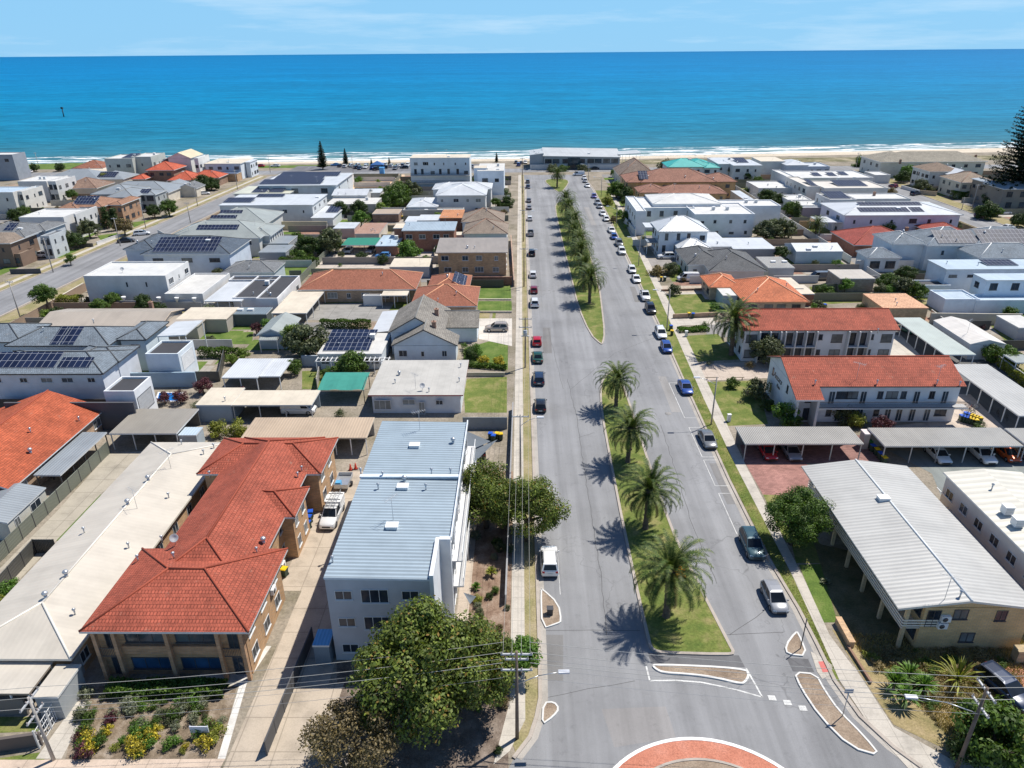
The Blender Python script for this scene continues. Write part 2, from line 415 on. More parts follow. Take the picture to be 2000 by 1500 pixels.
# main street: carriageways as one asphalt sheet, kerb raised .12
Z1, Z2, Z3, Z4 = .012, .024, .036, .048
LK = [(1003, 1482), (1035, 1440), (1048, 1400), (1055, 1365), (1055, 1290), (1052, 1130), (1043, 900), (1037, 780), (1032, 640), (1027, 480), (1023, 390), (1019, 352)]
RK = [(1142, 345), (1160, 370), (1190, 425), (1225, 500), (1290, 640), (1352, 780), (1425, 940), (1500, 1090), (1560, 1190), (1597, 1262), (1630, 1330), (1680, 1400), (1745, 1460), (1800, 1500)]
lkw = [P(*q) for q in LK]; rkw = [P(*q) for q in RK]
# straighten left kerb
lkw = [(x if i < 4 else 1.65, y) for i, (x, y) in enumerate(lkw)]
b = MB()
ring = [(-30, 8), (-30, 33.2), (-6, 34.5), (-1.5, 36)] + lkw
b.face([(x, y, Z1) for x, y in ring + [(1.2, 330), (30, 330)] + rkw + [(36, 36), (60, 32.5), (60, 8)]])
# esplanade along the coast
b.face([(-420, 330, Z1), (420, 345, Z1), (420, 356, Z1), (-420, 343, Z1)])
# parallel streets
b.face([(-124, 120, Z1), (-111.5, 120, Z1), (-104, 331, Z1), (-113, 331, Z1)][::1])
b.face([(140, 120, Z1), (150, 120, Z1), (152, 340, Z1), (142, 340, Z1)])
o = struct('road', b, ASPH)
for pl in o.data.polygons:
    if pl.normal.z < 0: pl.flip()
def ribbon(pts, w, z0, z1, mb, closed=False, side=0):
    """kerb strip along world points"""
    n_ = len(pts); L = []; R = []
    for i in range(n_):
        a = Vector(pts[(i-1) % n_]) if (closed or i > 0) else Vector(pts[i]); c = Vector(pts[(i+1) % n_]) if (closed or i < n_-1) else Vector(pts[i])
        d = (c-a).normalized(); nr = Vector((-d.y, d.x)); q = Vector(pts[i])
        L.append(q+nr*(w*(.5+side/2))); R.append(q-nr*(w*(.5-side/2)))
    for i in range(n_ if closed else n_-1):
        j = (i+1) % n_
        mb.face([(*L[i], z1), (*L[j], z1), (*R[j], z1), (*R[i], z1)][::-1])
        mb.face([(*L[i], z0), (*L[j], z0), (*L[j], z1), (*L[i], z1)]); mb.face([(*R[j], z0), (*R[i], z0), (*R[i], z1), (*R[j], z1)])
def smooth(pts, k=3, closed=True):
    for _ in range(k):
        q = []
        n_ = len(pts)
        rng = range(n_) if closed else range(n_-1)
        if not closed: q.append(pts[0])
        for i in rng:
            a, c = pts[i], pts[(i+1) % n_]; q += [(a[0]*.75+c[0]*.25, a[1]*.75+c[1]*.25), (a[0]*.25+c[0]*.75, a[1]*.25+c[1]*.75)]
        if not closed: q.append(pts[-1])
        pts = q
    return pts
kb = MB(); ribbon(lkw, .32, 0, .13, kb); ribbon(rkw, .32, 0, .13, kb); ribbon([(-124.2, 120), (-113.2, 331)], .35, 0, .13, kb); ribbon([(-111.3, 120), (-103.8, 331)], .35, 0, .13, kb)
ribbon([(139.8, 120), (141.8, 340)], .35, 0, .13, kb); ribbon([(150.2, 120), (152.2, 340)], .35, 0, .13, kb)
struct('kerb', kb, KERB)
gt = MB(); ribbon([(x+.42, y) for x, y in lkw], .5, Z1, .019, gt); ribbon([(x-.42, y) for x, y in rkw], .5, Z1, .019, gt); struct('gutter', gt, GUTT)
# verges and footpaths beside the street
def off(pts, d): return [(x+d, y) for x, y in pts]
def strip(a, c): return list(a)+list(reversed(c))
lk2 = [q for q in lkw if q[1] > 36]; rk2 = [q for q in rkw if q[1] > 40]
def stripquads(mb, pts, d0, d1, z, y0=None, y1=None):
    q = pts
    for (x0, ya), (x1, yb) in zip(q[:-1], q[1:]):
        mb.face([(x0+d0, ya, z), (x0+d1, ya, z), (x1+d1, yb, z), (x1+d0, yb, z)])
def up(o):
    for pl in o.data.polygons:
        if pl.normal.z < 0: pl.flip()
    return o
b = MB(); lks = [(1.65, y) for y in (43.6, 60, 100, 150, 200, 250, 330)]; stripquads(b, lks, -1.35, -.15, Z2); b.face([(-4, 35.6, Z2), (-1.6, 36.2, Z2), (1.3, 41, Z2), (1.45, 43.5, Z2), (-.0, 43.5, Z2), (-4, 40, Z2)]) if False else None; b.face([(.3, 43.6, Z2), (1.5, 43.6, Z2)]+[(P(*q)[0]-.17, P(*q)[1], Z2) for q in ((1048, 1400), (1035, 1440), (1012, 1470))]+[(-.4, P(1012, 1470)[1]-.3, Z2), (-.95, 40, Z2)]) ; b.face([(-.95, 40, Z2), (.3, 43.6, Z2), (-.95, 43.6, Z2)])
up(struct('verge', b, DRY))
b = MB(); b.face([(-2.2, 37.4, Z3), (-.95, 38.6, Z3), (.3, 41.5, Z3), (.3, 43.6, Z3), (-.95, 43.6, Z3)]); stripquads(b, lks, -2.65, -1.35, Z3); up(struct('footpath', b, PATH))
rks = [q for q in rkw]; rks2 = sorted([q for q in rks if q[1] > 42], key=lambda q: -q[1])
PLL = [P(*q) for q in [(1640, 1330), (1600, 1240), (1550, 1130), (1437, 910), (1375, 780), (1318, 650), (1278, 560), (1250, 500), (1213, 420), (1188, 372)]]
PRR = [P(*q) for q in [(1668, 1305), (1620, 1240), (1570, 1130), (1457, 910), (1397, 780), (1336, 650), (1292, 560), (1262, 500), (1222, 420), (1196, 372)]]
def kx(y):
    s_ = sorted(rkw, key=lambda q: q[1])
    for (xa, ya), (xb, yb) in zip(s_[:-1], s_[1:]):
        if ya <= y <= yb: return xa+(xb-xa)*(y-ya)/(yb-ya)
    return s_[-1][0]
b = MB()
for (xa, ya), (xb, yb) in zip(PLL[:-1], PLL[1:]): b.face([(kx(ya)+.15, ya, Z2), (xa+.05, ya, Z2), (xb+.05, yb, Z2), (kx(yb)+.15, yb, Z2)])
up(struct('verge', b, LAWN))
b = MB()
for i in range(len(PLL)-1): b.face([(*PLL[i], Z3), (*PRR[i], Z3), (*PRR[i+1], Z3), (*PLL[i+1], Z3)])
b.face([(*P(x, y), Z3+.002) for x, y in [(1640, 1330), (1668, 1302), (1745, 1420), (1860, 1485), (2100, 1480), (2100, 1530), (1800, 1530), (1700, 1420)]]); up(struct('footpath', b, PATH))
# traffic islands
def island(pxs, name, fill, kmat, kw=.3, kside=0, w=None, sm=1):
    pts = smooth([P(*q) for q in pxs] if w is None else w, sm)
    a = sum(pts[i][0]*pts[(i+1) % len(pts)][1]-pts[(i+1) % len(pts)][0]*pts[i][1] for i in range(len(pts)))
    if a < 0: pts = pts[::-1]
    k = MB(); ribbon(pts, kw, 0, .14, k, True, 1); m = MB(); m.face([(x, y, .1) for x, y in pts])
    o = struct(name, m, [fill]); up(o); c = bpy.data.objects.new('kerb', k.mesh('kerb', kmat)); link(c, o)
    return o
island(None, 'median_island', LAWN, KERB, .3, w=[(12.2, 97), (11.9, 82), (11.7, 67), (11.7, 50), (12, 48.9), (13, 48.6), (18.6, 48.4), (19.6, 48.6), (19.4, 50), (18.2, 60), (17.4, 68), (17.2, 85), (17.1, 103), (16.9, 110), (16.3, 113), (15, 112), (13, 107)])
island(None, 'median_island', LAWN, KERB, .3, w=[(15.0, 124.5), (13.4, 130), (12.3, 146), (12.2, 170), (12, 200), (11.9, 240), (12.4, 262), (15, 266), (18.6, 262), (19.4, 240), (19.2, 206), (18.5, 160), (17.6, 146), (16.6, 131), (15.6, 125)])
island(None, 'median_island', LAWN, KERB, .3, w=[(10, 312), (12.5, 296), (15.5, 283), (18.5, 296), (21, 312), (19, 318), (12, 318)])
island([(1272, 1302), (1280, 1297), (1455, 1305), (1466, 1320), (1455, 1338), (1440, 1337), (1400, 1327), (1350, 1320), (1297, 1317), (1282, 1311)], 'traffic_island', SOIL, m_plain((.66, .65, .62), .7), .2, sm=2)
island([(1055, 1152), (1059, 1150), (1092, 1180), (1098, 1215), (1090, 1220), (1057, 1230)], 'kerb_buildout', SOIL, m_plain((.62, .61, .58), .7), .16)
island([(1060, 1373), (1083, 1371), (1094, 1386), (1082, 1402), (1057, 1419)], 'kerb_buildout', SOIL, m_plain((.62, .61, .58), .7), .16)
island([(1532, 1262), (1552, 1235), (1560, 1236), (1579, 1284), (1536, 1280)], 'kerb_buildout', SOIL, m_plain((.62, .61, .58), .7), .16)
island([(1549, 1313), (1594, 1317), (1612, 1350), (1640, 1390), (1690, 1440), (1722, 1480), (1660, 1462), (1600, 1402), (1562, 1345)], 'kerb_buildout', SOIL, m_plain((.62, .61, .58), .7), .16)
# roundabout with red apron
cx, cy, r = 13.6, 30.6, 9.15
def arc(r, n=72): return [(cx+r*cos(2*pi*i/n), cy+r*sin(2*pi*i/n)) for i in range(n)]
k = MB(); ribbon(arc(r), .28, 0, .1, k, True); m = MB(); m.face([(x, y, .07) for x, y in arc(r-.1)]); o = struct('roundabout', m, m_ground((.45, .17, .11), (.52, .21, .14), (.56, .25, .18), .4, 9))
link(bpy.data.objects.new('kerb', k.mesh('kerb', WHITE)), o)
k = MB(); ribbon(arc(r-1.9), .2, .07, .2, k, True); m = MB(); m.face([(x, y, .15) for x, y in arc(r-2)]); o2 = bpy.data.objects.new('garden_bed', m.mesh('bed', SOIL)); link(o2, o); link(bpy.data.objects.new('kerb', k.mesh('kerb', KERB)), o)
# painted lines
b = MB()
def line(a, c, w=.12, z=Z2):
    a = Vector(a); c = Vector(c); d = (c-a).normalized(); nr = Vector((-d.y, d.x))*w/2
    b.face([(*(a-nr), z), (*(c-nr), z), (*(c+nr), z), (*(a+nr), z)])
def pl(pts, w=.14):
    q = [P(*x) for x in pts]
    for a, c in zip(q[:-1], q[1:]): line(a, c, w)
pl([(1262, 1301), (1269, 1330), (1320, 1329), (1370, 1333), (1400, 1339), (1440, 1348), (1489, 1362), (1457, 1305)], .15)
for y0, y1 in ((50, 56), (56.4, 58.2)): pass
line((3.95, 56.5), (3.95, 64), .06); 
# parking bays along right kerb
def bay(ya, yb):
    xk = 26.9 if yb < 110 else 27.4
    line((xk-2.3, ya), (xk-2.3, yb), .09); line((xk-2.3, ya), (xk-.6, ya), .09); line((xk-2.3, yb), (xk-.6, yb), .09)
bay(66.5, 74.8); bay(76.5, 82.8); bay(83.6, 92); bay(95, 107.5)
for i in range(3):
    q = P(*[(1508, 1364), (1538, 1373), (1568, 1384)][i]); b.face([(q[0]-.32, q[1]-.22, Z3), (q[0]+.32, q[1]-.26, Z3), (q[0]+.3, q[1]+.26, Z3), (q[0]-.32, q[1]+.3, Z3)])
up(struct('road_markings', b, m_ground((.4, .4, .39), (.6, .6, .58), (.72, .72, .7), .8, 12, .8, .1)))
sheet('asphalt_patch', [[(1265, 1275), (1443, 1280), (1455, 1303), (1272, 1296)], [(1536, 1284), (1578, 1287), (1590, 1312), (1549, 1311)]], Z2, m_asphalt((.13, .13, .135)))
sheet('tactile_pad', [[(1598, 1292), (1616, 1291), (1622, 1312), (1607, 1313)]], .05, m_plain((.55, .15, .13), .8))
sheet('kerb_ramp', [[(1583, 1272), (1612, 1287), (1626, 1300), (1622, 1318), (1606, 1326), (1596, 1312)]], .042, PATH)
# ---------------- buildings
RND = random.Random(7)
FRW = m_plain((.64, .65, .65), .5); FRD = m_plain((.07, .07, .075), .4); FRB = m_plain((.22, .14, .09), .5)
GL = [m_glass((.03, .04, .055)), m_glass((.05, .07, .09)), m_glass((.16, .17, .17), .25)]
GREYM = m_plain((.45, .46, .47), .4); DARKM = m_plain((.05, .05, .055), .5); WHM = m_plain((.78, .78, .77), .5); GALV = m_plain((.5, .52, .54), .35, .6)
WIN = {}
def winmesh(w, h, fr, g, kind):
    k = (w, h, fr.name, g.name, kind)
    if k in WIN: return WIN[k]
    b = MB(); t = .06 if w < 2.5 else .07; d = .05
    b.box(-w/2, w/2, -d, .02, 0, t); b.box(-w/2, w/2, -d, .02, h-t, h); b.box(-w/2, -w/2+t, -d+.004, .02, t, h-t); b.box(w/2-t, w/2, -d+.004, .02, t, h-t)
    nm = 0 if w < .8 else (1 if w < 2 else 2)
    if kind == 'garage': nm = 0
    for i in range(nm):
        x = -w/2+w*(i+1)/(nm+1); b.box(x-.025, x+.025, -d+.006, .02, t, h-t)
    if kind == 'win': b.box(-w/2-.06, w/2+.06, -.11, .02, -.07, -.002)
    p = MB()
    if kind == 'garage':
        n_ = max(3, int(h/.5))
        for i in range(n_):
            p.box(-w/2+t, w/2-t, -.03, .01, t+(h-2*t)*i/n_+.012, t+(h-2*t)*(i+1)/n_-.012)
    else: p.face([(-w/2+t, -.012, t), (w/2-t, -.012, t), (w/2-t, -.012, h-t), (-w/2+t, -.012, h-t)])
    WIN[k] = (b.mesh('window_frame', fr), p.mesh('window_pane', g)); return WIN[k]
ROT = {'S': 0, 'E': pi/2, 'N': pi, 'W': -pi/2}
def window(T, x, y, z, face, w=1.5, h=1.2, fr=None, g=None, kind='win'):
    fr = fr or FRW; g = g or GL[RND.choice((0, 0, 1, 2))]
    fm, pm = winmesh(w, h, fr, g, kind)
    nm = {'win': 'window', 'door': 'door', 'garage': 'garage_door'}[kind]
    o = bpy.data.objects.new(nm, fm); o.location = Vector((x, y, z))-T.location; o.rotation_euler = (0, 0, ROT[face]); link(o, T)
    c = bpy.data.objects.new('panel' if kind == 'garage' else 'pane', pm); link(c, o); return o
def awin(T, blk, face, n, storeys, fr=None, sizes=None, sh=None, z0=.95, door=False, skip=()):
    x0, x1, y0, y1 = blk['w']; h = blk['wh']; base = blk.get('z0', 0); sh = sh or (h-base)/storeys
    L = (x1-x0) if face in 'SN' else (y1-y0)
    for s in range(storeys):
        for i in range(n):
            if (s, i) in skip: continue
            u = (i+.5)/n*L + RND.uniform(-.12, .12)*L/n
            w, hh = RND.choice(sizes or [(.9, 1.1), (1.5, 1.2), (1.8, 1.2), (2.2, 1.3), (.6, 1.0)])
            w = min(w, L/n*.8); w = round(w, 1); hh = min(hh, sh-z0-.25); hh = round(hh, 2); k = 'win'; z = base+s*sh+z0
            if hh < .3: continue
            if door and s == 0 and i == n//2: w, hh, k, z = .95, 2.05, 'door', base+.02
            x, y = {'S': (x0+u, y0), 'N': (x0+u, y1), 'E': (x1, y0+u), 'W': (x0, y0+u)}[face]
            window(T, x, y, z, face, w, hh, fr, None, k)
def B(pl_, pr, far, h, roof='hip', pitch=22, over=.5, z0=0, axis=None, **kw):
    """block from the near-left and near-right eave corners and the depth (metres) or a far eave corner"""
    if isinstance(pl_[0], float) and isinstance(pr, tuple) and pr[0] == 'w':
        x0, x1, y0, y1 = pl_[0], pr[1], pl_[1], pr[2]
    else:
        a = P(*pl_, h); c = P(*pr, h); x0, x1 = a[0], c[0]; y0 = (a[1]+c[1])/2
        y1 = y0+far if not isinstance(far, tuple) else P(*far, h)[1]
    return dict(e=(x0, x1, y0, y1), h=h, roof=roof, pitch=pitch, over=over, z0=z0, axis=axis or ('x' if x1-x0 >= y1-y0 else 'y'), **kw)
def BW(x0, x1, y0, y1, h, roof='hip', pitch=22, over=.5, z0=0, axis=None, **kw):
    return dict(e=(x0, x1, y0, y1), h=h, roof=roof, pitch=pitch, over=over, z0=z0, axis=axis or ('x' if x1-x0 >= y1-y0 else 'y'), **kw)
def zroof(b, x, y):
    x0, x1, y0, y1 = b['e']; t = tan(radians(b['pitch'])); h = b['h']+.02
    if b['roof'] == 'hip': return h+t*max(0, min(x-x0, x1-x, y-y0, y1-y))
    if b['roof'] == 'gable': return h+t*(min(y-y0, y1-y) if b['axis'] == 'x' else min(x-x0, x1-x))
    if b['roof'] == 'skill': return h + b.get('sk', (0, 0))[0]*(x-x0)+b.get('sk', (0, 0))[1]*(y-y0)
    return h-.3
def onroof(b, px, py):
    z = b['h']
    for _ in range(8):
        x, y = P(px, py, z); z = zroof(b, x, y)
    return x, y, z
def roof_mesh(b, rm, cap):
    x0, x1, y0, y1 = b['e']; h = b['h']; t = tan(radians(b['pitch'])); A = []; caps = []
    th = .22
    if b['roof'] == 'hip':
        W = min(x1-x0, y1-y0)/2; zr = h+t*W
        if x1-x0 >= y1-y0: r0, r1 = (x0+W, (y0+y1)/2, zr), (x1-W, (y0+y1)/2, zr)
        else: r0, r1 = ((x0+x1)/2, y0+W, zr), ((x0+x1)/2, y1-W, zr)
        a, c, d, e = (x0, y0, h), (x1, y0, h), (x1, y1, h), (x0, y1, h)
        if x1-x0 >= y1-y0: A = [[a, c, r1, r0], [c, d, r1], [d, e, r0, r1], [e, a, r0]]; caps = [(a, r0), (e, r0), (c, r1), (d, r1), (r0, r1)]
        else: A = [[a, c, r0], [c, d, r1, r0], [d, e, r1], [e, a, r0, r1]]; caps = [(a, r0), (c, r0), (d, r1), (e, r1), (r0, r1)]
        for f in A: rm.face(f)
        A = [a, c, d, e]
    elif b['roof'] == 'gable':
        if b['axis'] == 'x':
            m = (y0+y1)/2; zr = h+t*(y1-y0)/2; rm.face([(x0, y0, h), (x1, y0, h), (x1, m, zr), (x0, m, zr)]); rm.face([(x1, y1, h), (x0, y1, h), (x0, m, zr), (x1, m, zr)]); caps = [((x0, m, zr), (x1, m, zr))]
            rk = [((x, y0, h), (x, m, zr)) for x in (x0, x1)]+[((x, y1, h), (x, m, zr)) for x in (x0, x1)]
        else:
            m = (x0+x1)/2; zr = h+t*(x1-x0)/2; rm.face([(x0, y1, h), (x0, y0, h), (m, y0, zr), (m, y1, zr)]); rm.face([(x1, y0, h), (x1, y1, h), (m, y1, zr), (m, y0, zr)]); caps = [((m, y0, zr), (m, y1, zr))]
            rk = [((x0, y, h), (m, y, zr)) for y in (y0, y1)]+[((x1, y, h), (m, y, zr)) for y in (y0, y1)]
        for p, q in rk:   # barge boards
            rm.face([p, q, (q[0], q[1], q[2]-.22), (p[0], p[1], p[2]-.22)], 1)
            rm.face([(p[0], p[1], p[2]-.22), (q[0], q[1], q[2]-.22), q, p], 1) if False else None
        A = []; th = .16
        if b['axis'] == 'x':
            for q in ([(x0, y0, h-th), (x0, m, zr-th), (x1, m, zr-th), (x1, y0, h-th)], [(x1, y1, h-th), (x1, m, zr-th), (x0, m, zr-th), (x0, y1, h-th)], [(x0, y0, h-th), (x1, y0, h-th), (x1, y0, h), (x0, y0, h)], [(x1, y1, h-th), (x0, y1, h-th), (x0, y1, h), (x1, y1, h)]): rm.face(q, 1)
        else:
            for q in ([(x0, y1, h-th), (m, y1, zr-th), (m, y0, zr-th), (x0, y0, h-th)], [(x1, y0, h-th), (m, y0, zr-th), (m, y1, zr-th), (x1, y1, h-th)], [(x0, y1, h-th), (x0, y0, h-th), (x0, y0, h), (x0, y1, h)], [(x1, y0, h-th), (x1, y1, h-th), (x1, y1, h), (x1, y0, h)]): rm.face(q, 1)
    elif b['roof'] == 'skill':
        sx, sy = b.get('sk', (0, 0)); z = lambda x, y: h+sx*(x-x0)+sy*(y-y0)
        q = [(x0, y0), (x1, y0), (x1, y1), (x0, y1)]
        rm.face([(x, y, z(x, y)) for x, y in q])
        for i in range(4):
            p, r = q[i], q[(i+1) % 4]; rm.face([(*p, z(*p)-.2), (*r, z(*r)-.2), (*r, z(*r)), (*p, z(*p))], 1)
        rm.face([(x, y, z(x, y)-.2) for x, y in reversed(q)], 1); return
    elif b['roof'] == 'flat':
        i = .22
        rm.face([(x0+i, y0+i, h-.3), (x1-i, y0+i, h-.3), (x1-i, y1-i, h-.3), (x0+i, y1-i, h-.3)]); return
    n_ = len(A)
    for i in range(n_):
        p, r = A[i], A[(i+1) % n_]; rm.face([(p[0], p[1], h-th), (r[0], r[1], h-th), r, p], 1)
    if A: rm.face([(p[0], p[1], h-th) for p in reversed(A)], 1)
    if cap:
        for p, q in caps:
            rm.tube(Vector(p)+Vector((0, 0, .01)), Vector(q)+Vector((0, 0, .03)), .11, .11, 6, 2, True)
FOOT = []
def building(name, label, cat, blocks, wall, roof, fascia=None, cap=None, group=None, wins=(), fr=None, solar=(), vents=(), ac=(), doors=()):
    for b in blocks: FOOT.append(b['e'])
    x0, x1, y0, y1 = blocks[0]['e']
    T = thing(name, label, cat, (x0+x1)/2, (y0+y1)/2, 0, group)
    fascia = fascia or FRW
    groups = {}
    wallg = {}
    for i, b in enumerate(blocks):
        b['h'] += i*.004
        r = b.get('rm', roof); rm = groups.setdefault(r.name, (r, MB()))[1]
        roof_mesh(b, rm, cap is not None)
        x0, x1, y0, y1 = b['e']; o = b['over'] if b['roof'] != 'flat' else 0
        o += i*.003; wx = (x0+(b.get('wl') or o), x1-o, y0+o, y1-o); b['w'] = wx; b['wh'] = b['h']-.2 if b['roof'] != 'flat' else b['h']-.4
        wm = b.get('wall', wall)
        if b.get('posts'):
            pm = MB(); nx = b['posts']
            for k in range(nx+1):
                for yy in ((wx[2], wx[3]) if not b.get('back') else (wx[2],)):
                    xx = wx[0]+(wx[1]-wx[0])*k/nx; pm.box(xx-.06, xx+.06, yy-.06, yy+.06, b['z0'], b['h']-.18)
            for k in range(b.get('posty', 0)):
                yy = wx[2]+(wx[3]-wx[2])*(k+1)/(b['posty']+1)
                for xx in (wx[0], wx[1]): pm.box(xx-.06, xx+.06, yy-.06, yy+.06, b['z0'], b['h']-.18)
            part('posts', pm, WHM if not b.get('pm') else b['pm'], T)
            if b.get('back'):
                wb = wallg.setdefault(wm.name, (wm, MB()))[1]; wb.box(wx[0], wx[1], wx[3]-.12, wx[3], b['z0'], b['h']-.2)
            continue
        wb = wallg.setdefault(wm.name, (wm, MB()))[1]
        top = b['h']-(.2 if b['roof'] != 'flat' else 0)
        if b['roof'] == 'skill':
            sx, sy = b.get('sk', (0, 0)); q = [(wx[0], wx[2]), (wx[1], wx[2]), (wx[1], wx[3]), (wx[0], wx[3])]; zz = lambda p: b['h']-.2+sx*(p[0]-x0)+sy*(p[1]-y0)
            for k in range(4):
                p, r_ = q[k], q[(k+1) % 4]; wb.face([(*p, b['z0']), (*r_, b['z0']), (*r_, zz(r_)), (*p, zz(p))])
        elif b['roof'] == 'flat':
            q = [(wx[0], wx[2]), (wx[1], wx[2]), (wx[1], wx[3]), (wx[0], wx[3])]; ii = .22; qi = [(wx[0]+ii, wx[2]+ii), (wx[1]-ii, wx[2]+ii), (wx[1]-ii, wx[3]-ii), (wx[0]+ii, wx[3]-ii)]
            for k in range(4):
                k2 = (k+1) % 4; wb.face([(*q[k], b['z0']), (*q[k2], b['z0']), (*q[k2], top), (*q[k], top)])
                wb.face([(*q[k], top), (*q[k2], top), (*qi[k2], top), (*qi[k], top)]); wb.face([(*qi[k2], top-.3), (*qi[k], top-.3), (*qi[k], top), (*qi[k2], top)])
        else:
            wb.box(*wx, b['z0'], top, 0, False)
            if b['roof'] == 'gable':
                t = tan(radians(b['pitch']))
                if b['axis'] == 'x':
                    m = (y0+y1)/2; zr = b['h']+t*(y1-y0)/2-.12
                    for xx in (wx[0], wx[1]): wb.face([(xx, y0+.05, top+.2-.15), (xx, y1-.05, top+.2-.15), (xx, m, zr)] if xx == wx[1] else [(xx, y1-.05, top+.05), (xx, y0+.05, top+.05), (xx, m, zr)])
                else:
                    m = (x0+x1)/2; zr = b['h']+t*(x1-x0)/2-.12
                    for yy in (wx[2], wx[3]): wb.face([(x0+.05, yy, top+.05), (x1-.05, yy, top+.05), (m, yy, zr)] if yy == wx[2] else [(x1-.05, yy, top+.05), (x0+.05, yy, top+.05), (m, yy, zr)])
    for wm, mb in wallg.values(): part('wall', mb, wm, T)
    ro = None
    for r, mb in groups.values():
        ro = part('roof', mb, [r, fascia, cap or fascia], T)
    for wspec in wins:
        bi, face, n_, st = wspec[:4]; awin(T, blocks[bi], face, n_, st, wspec[4] if len(wspec) > 4 else fr, **(wspec[5] if len(wspec) > 5 else {}))
    for d in doors:
        window(T, *d)
    for sspec in solar: solar_on(T, blocks[sspec[0]], *sspec[1:])
    for v in vents:
        b = blocks[v[0]]; vent(T, *onroof(b, v[1], v[2]), *(v[3:]))
    for a in ac:
        b = blocks[a[0]]; x, y, z = onroof(b, a[1], a[2]); acunit(T, x, y, z)
    if not vents and not ac:
        for b in blocks:
            x0, x1, y0, y1 = b['e']
            if (x1-x0)*(y1-y0) < 70 or b.get('posts'): continue
            for k in range(RND.choice((1, 2, 3))):
                x, y = x0+(x1-x0)*RND.uniform(.2, .8), y0+(y1-y0)*RND.uniform(.1, .45); vent(T, x, y, zroof(b, x, y), RND.choice(('pipe', 'pipe', 'whirly', 'ant', 'hatch')))
            if RND.random() < .3 and b['roof'] in ('flat', 'skill'): acunit(T, x0+(x1-x0)*.75, y0+(y1-y0)*.6, zroof(b, x0+(x1-x0)*.75, y0+(y1-y0)*.6))
    return T, blocks
def solar_on(T, b, face, u0, u1, v0, v1):
    """array on one slope; u along the eave and v up the slope, both 0..1"""
    x0, x1, y0, y1 = b['e']; t = tan(radians(b['pitch'])); m = MB()
    if b['roof'] in ('flat', 'skill'):
        xa, xb = x0+(x1-x0)*u0, x0+(x1-x0)*u1; ya, yb = y0+(y1-y0)*v0, y0+(y1-y0)*v1
        z = lambda x, y: zroof(b, x, y)+.15+(y-ya)*.1
        q = [(xa, ya), (xb, ya), (xb, yb), (xa, yb)]
    elif face == 'S':
        W = (y1-y0)/2; xa, xb = x0+(x1-x0)*u0, x0+(x1-x0)*u1; ya, yb = y0+W*v0, y0+W*v1; z = lambda x, y: b['h']+t*(y-y0)+.14; q = [(xa, ya), (xb, ya), (xb, yb), (xa, yb)]
    elif face == 'E':
        W = (x1-x0)/2; ya, yb = y0+(y1-y0)*u0, y0+(y1-y0)*u1; xa, xb = x1-W*v1, x1-W*v0; z = lambda x, y: b['h']+t*(x1-x)+.14; q = [(xa, ya), (xb, ya), (xb, yb), (xa, yb)]
    else:
        W = (x1-x0)/2; ya, yb = y0+(y1-y0)*u0, y0+(y1-y0)*u1; xa, xb = x0+W*v0, x0+W*v1; z = lambda x, y: b['h']+t*(x-x0)+.14; q = [(xa, ya), (xb, ya), (xb, yb), (xa, yb)]
    m.face([(x, y, z(x, y)) for x, y in q])
    for k in range(4):
        p, r = q[k], q[(k+1) % 4]; m.face([(*p, z(*p)-.1), (*r, z(*r)-.1), (*r, z(*r)), (*p, z(*p))], 1)
    # align texture to the panel rows
    part('solar_panel', m, [m_solar(), GALV], T)
def vent(T, x, y, z, kind='pipe'):
    m = MB()
    if kind == 'pipe': m.tube((x, y, z-.2), (x, y, z+.55), .07, .07, 8); m.lathe(x, y, [(.0, z+.74), (.16, z+.66), (.16, z+.55), (.05, z+.52)], 10); part('vent_pipe', m, GALV, T)
    elif kind == 'whirly': m.tube((x, y, z-.2), (x, y, z+.3), .16, .16, 10); m.lathe(x, y, [(.14, z+.3), (.27, z+.42), (.28, z+.55), (.18, z+.68), (0, z+.72)], 14); part('roof_ventilator', m, GALV, T)
    elif kind == 'hatch': m.box(x-.55, x+.55, y-.4, y+.4, z-.1, z+.28); m.box(x-.6, x+.6, y-.45, y+.45, z+.28, z+.34); part('skylight', m, WHM, T)
    elif kind == 'chim': m.box(x-.35, x+.35, y-.35, y+.35, z-.6, z+1.1); m.box(x-.42, x+.42, y-.42, y+.42, z+1.1, z+1.2); m.tube((x, y, z+1.2), (x, y, z+1.45), .12); part('chimney', m, m_brick((.4, .22, .15)), T)
    elif kind == 'dish': m.tube((x, y, z-.1), (x, y, z+.7), .03, .03, 6); m.lathe(0, 0, [(.0, .0), (.2, .03), (.38, .12), (.42, .17), (.4, .17), (.2, .07), (0, .04)], 14)
    elif kind == 'ant':
        m.tube((x, y, z-.1), (x, y, z+2.6), .025, .025, 6); a = RND.uniform(0, pi)
        ux, uy = cos(a), sin(a); m.tube((x-ux*.9, y-uy*.9, z+2.5), (x+ux*.9, y+uy*.9, z+2.5), .02, .02, 5)
        for k in range(7):
            q = -.8+k*.26; L_ = .55-k*.04; m.tube((x+ux*q-uy*L_, y+uy*q+ux*L_, z+2.5), (x+ux*q+uy*L_, y+uy*q-ux*L_, z+2.5), .012, .012, 4)
        part('antenna', m, GREYM, T)
    if kind == 'dish':
        R_ = Matrix.Translation((x, y, z+.75))@Matrix.Rotation(radians(55), 4, Vector((1, .4, 0)))
        k0 = next(i for i, v in enumerate(m.v) if False) if False else 16-4
        nb = 12
        m.v = m.v[:nb]+[tuple(R_@Vector(v)) for v in m.v[nb:]]
        part('satellite_dish', m, GREYM, T)
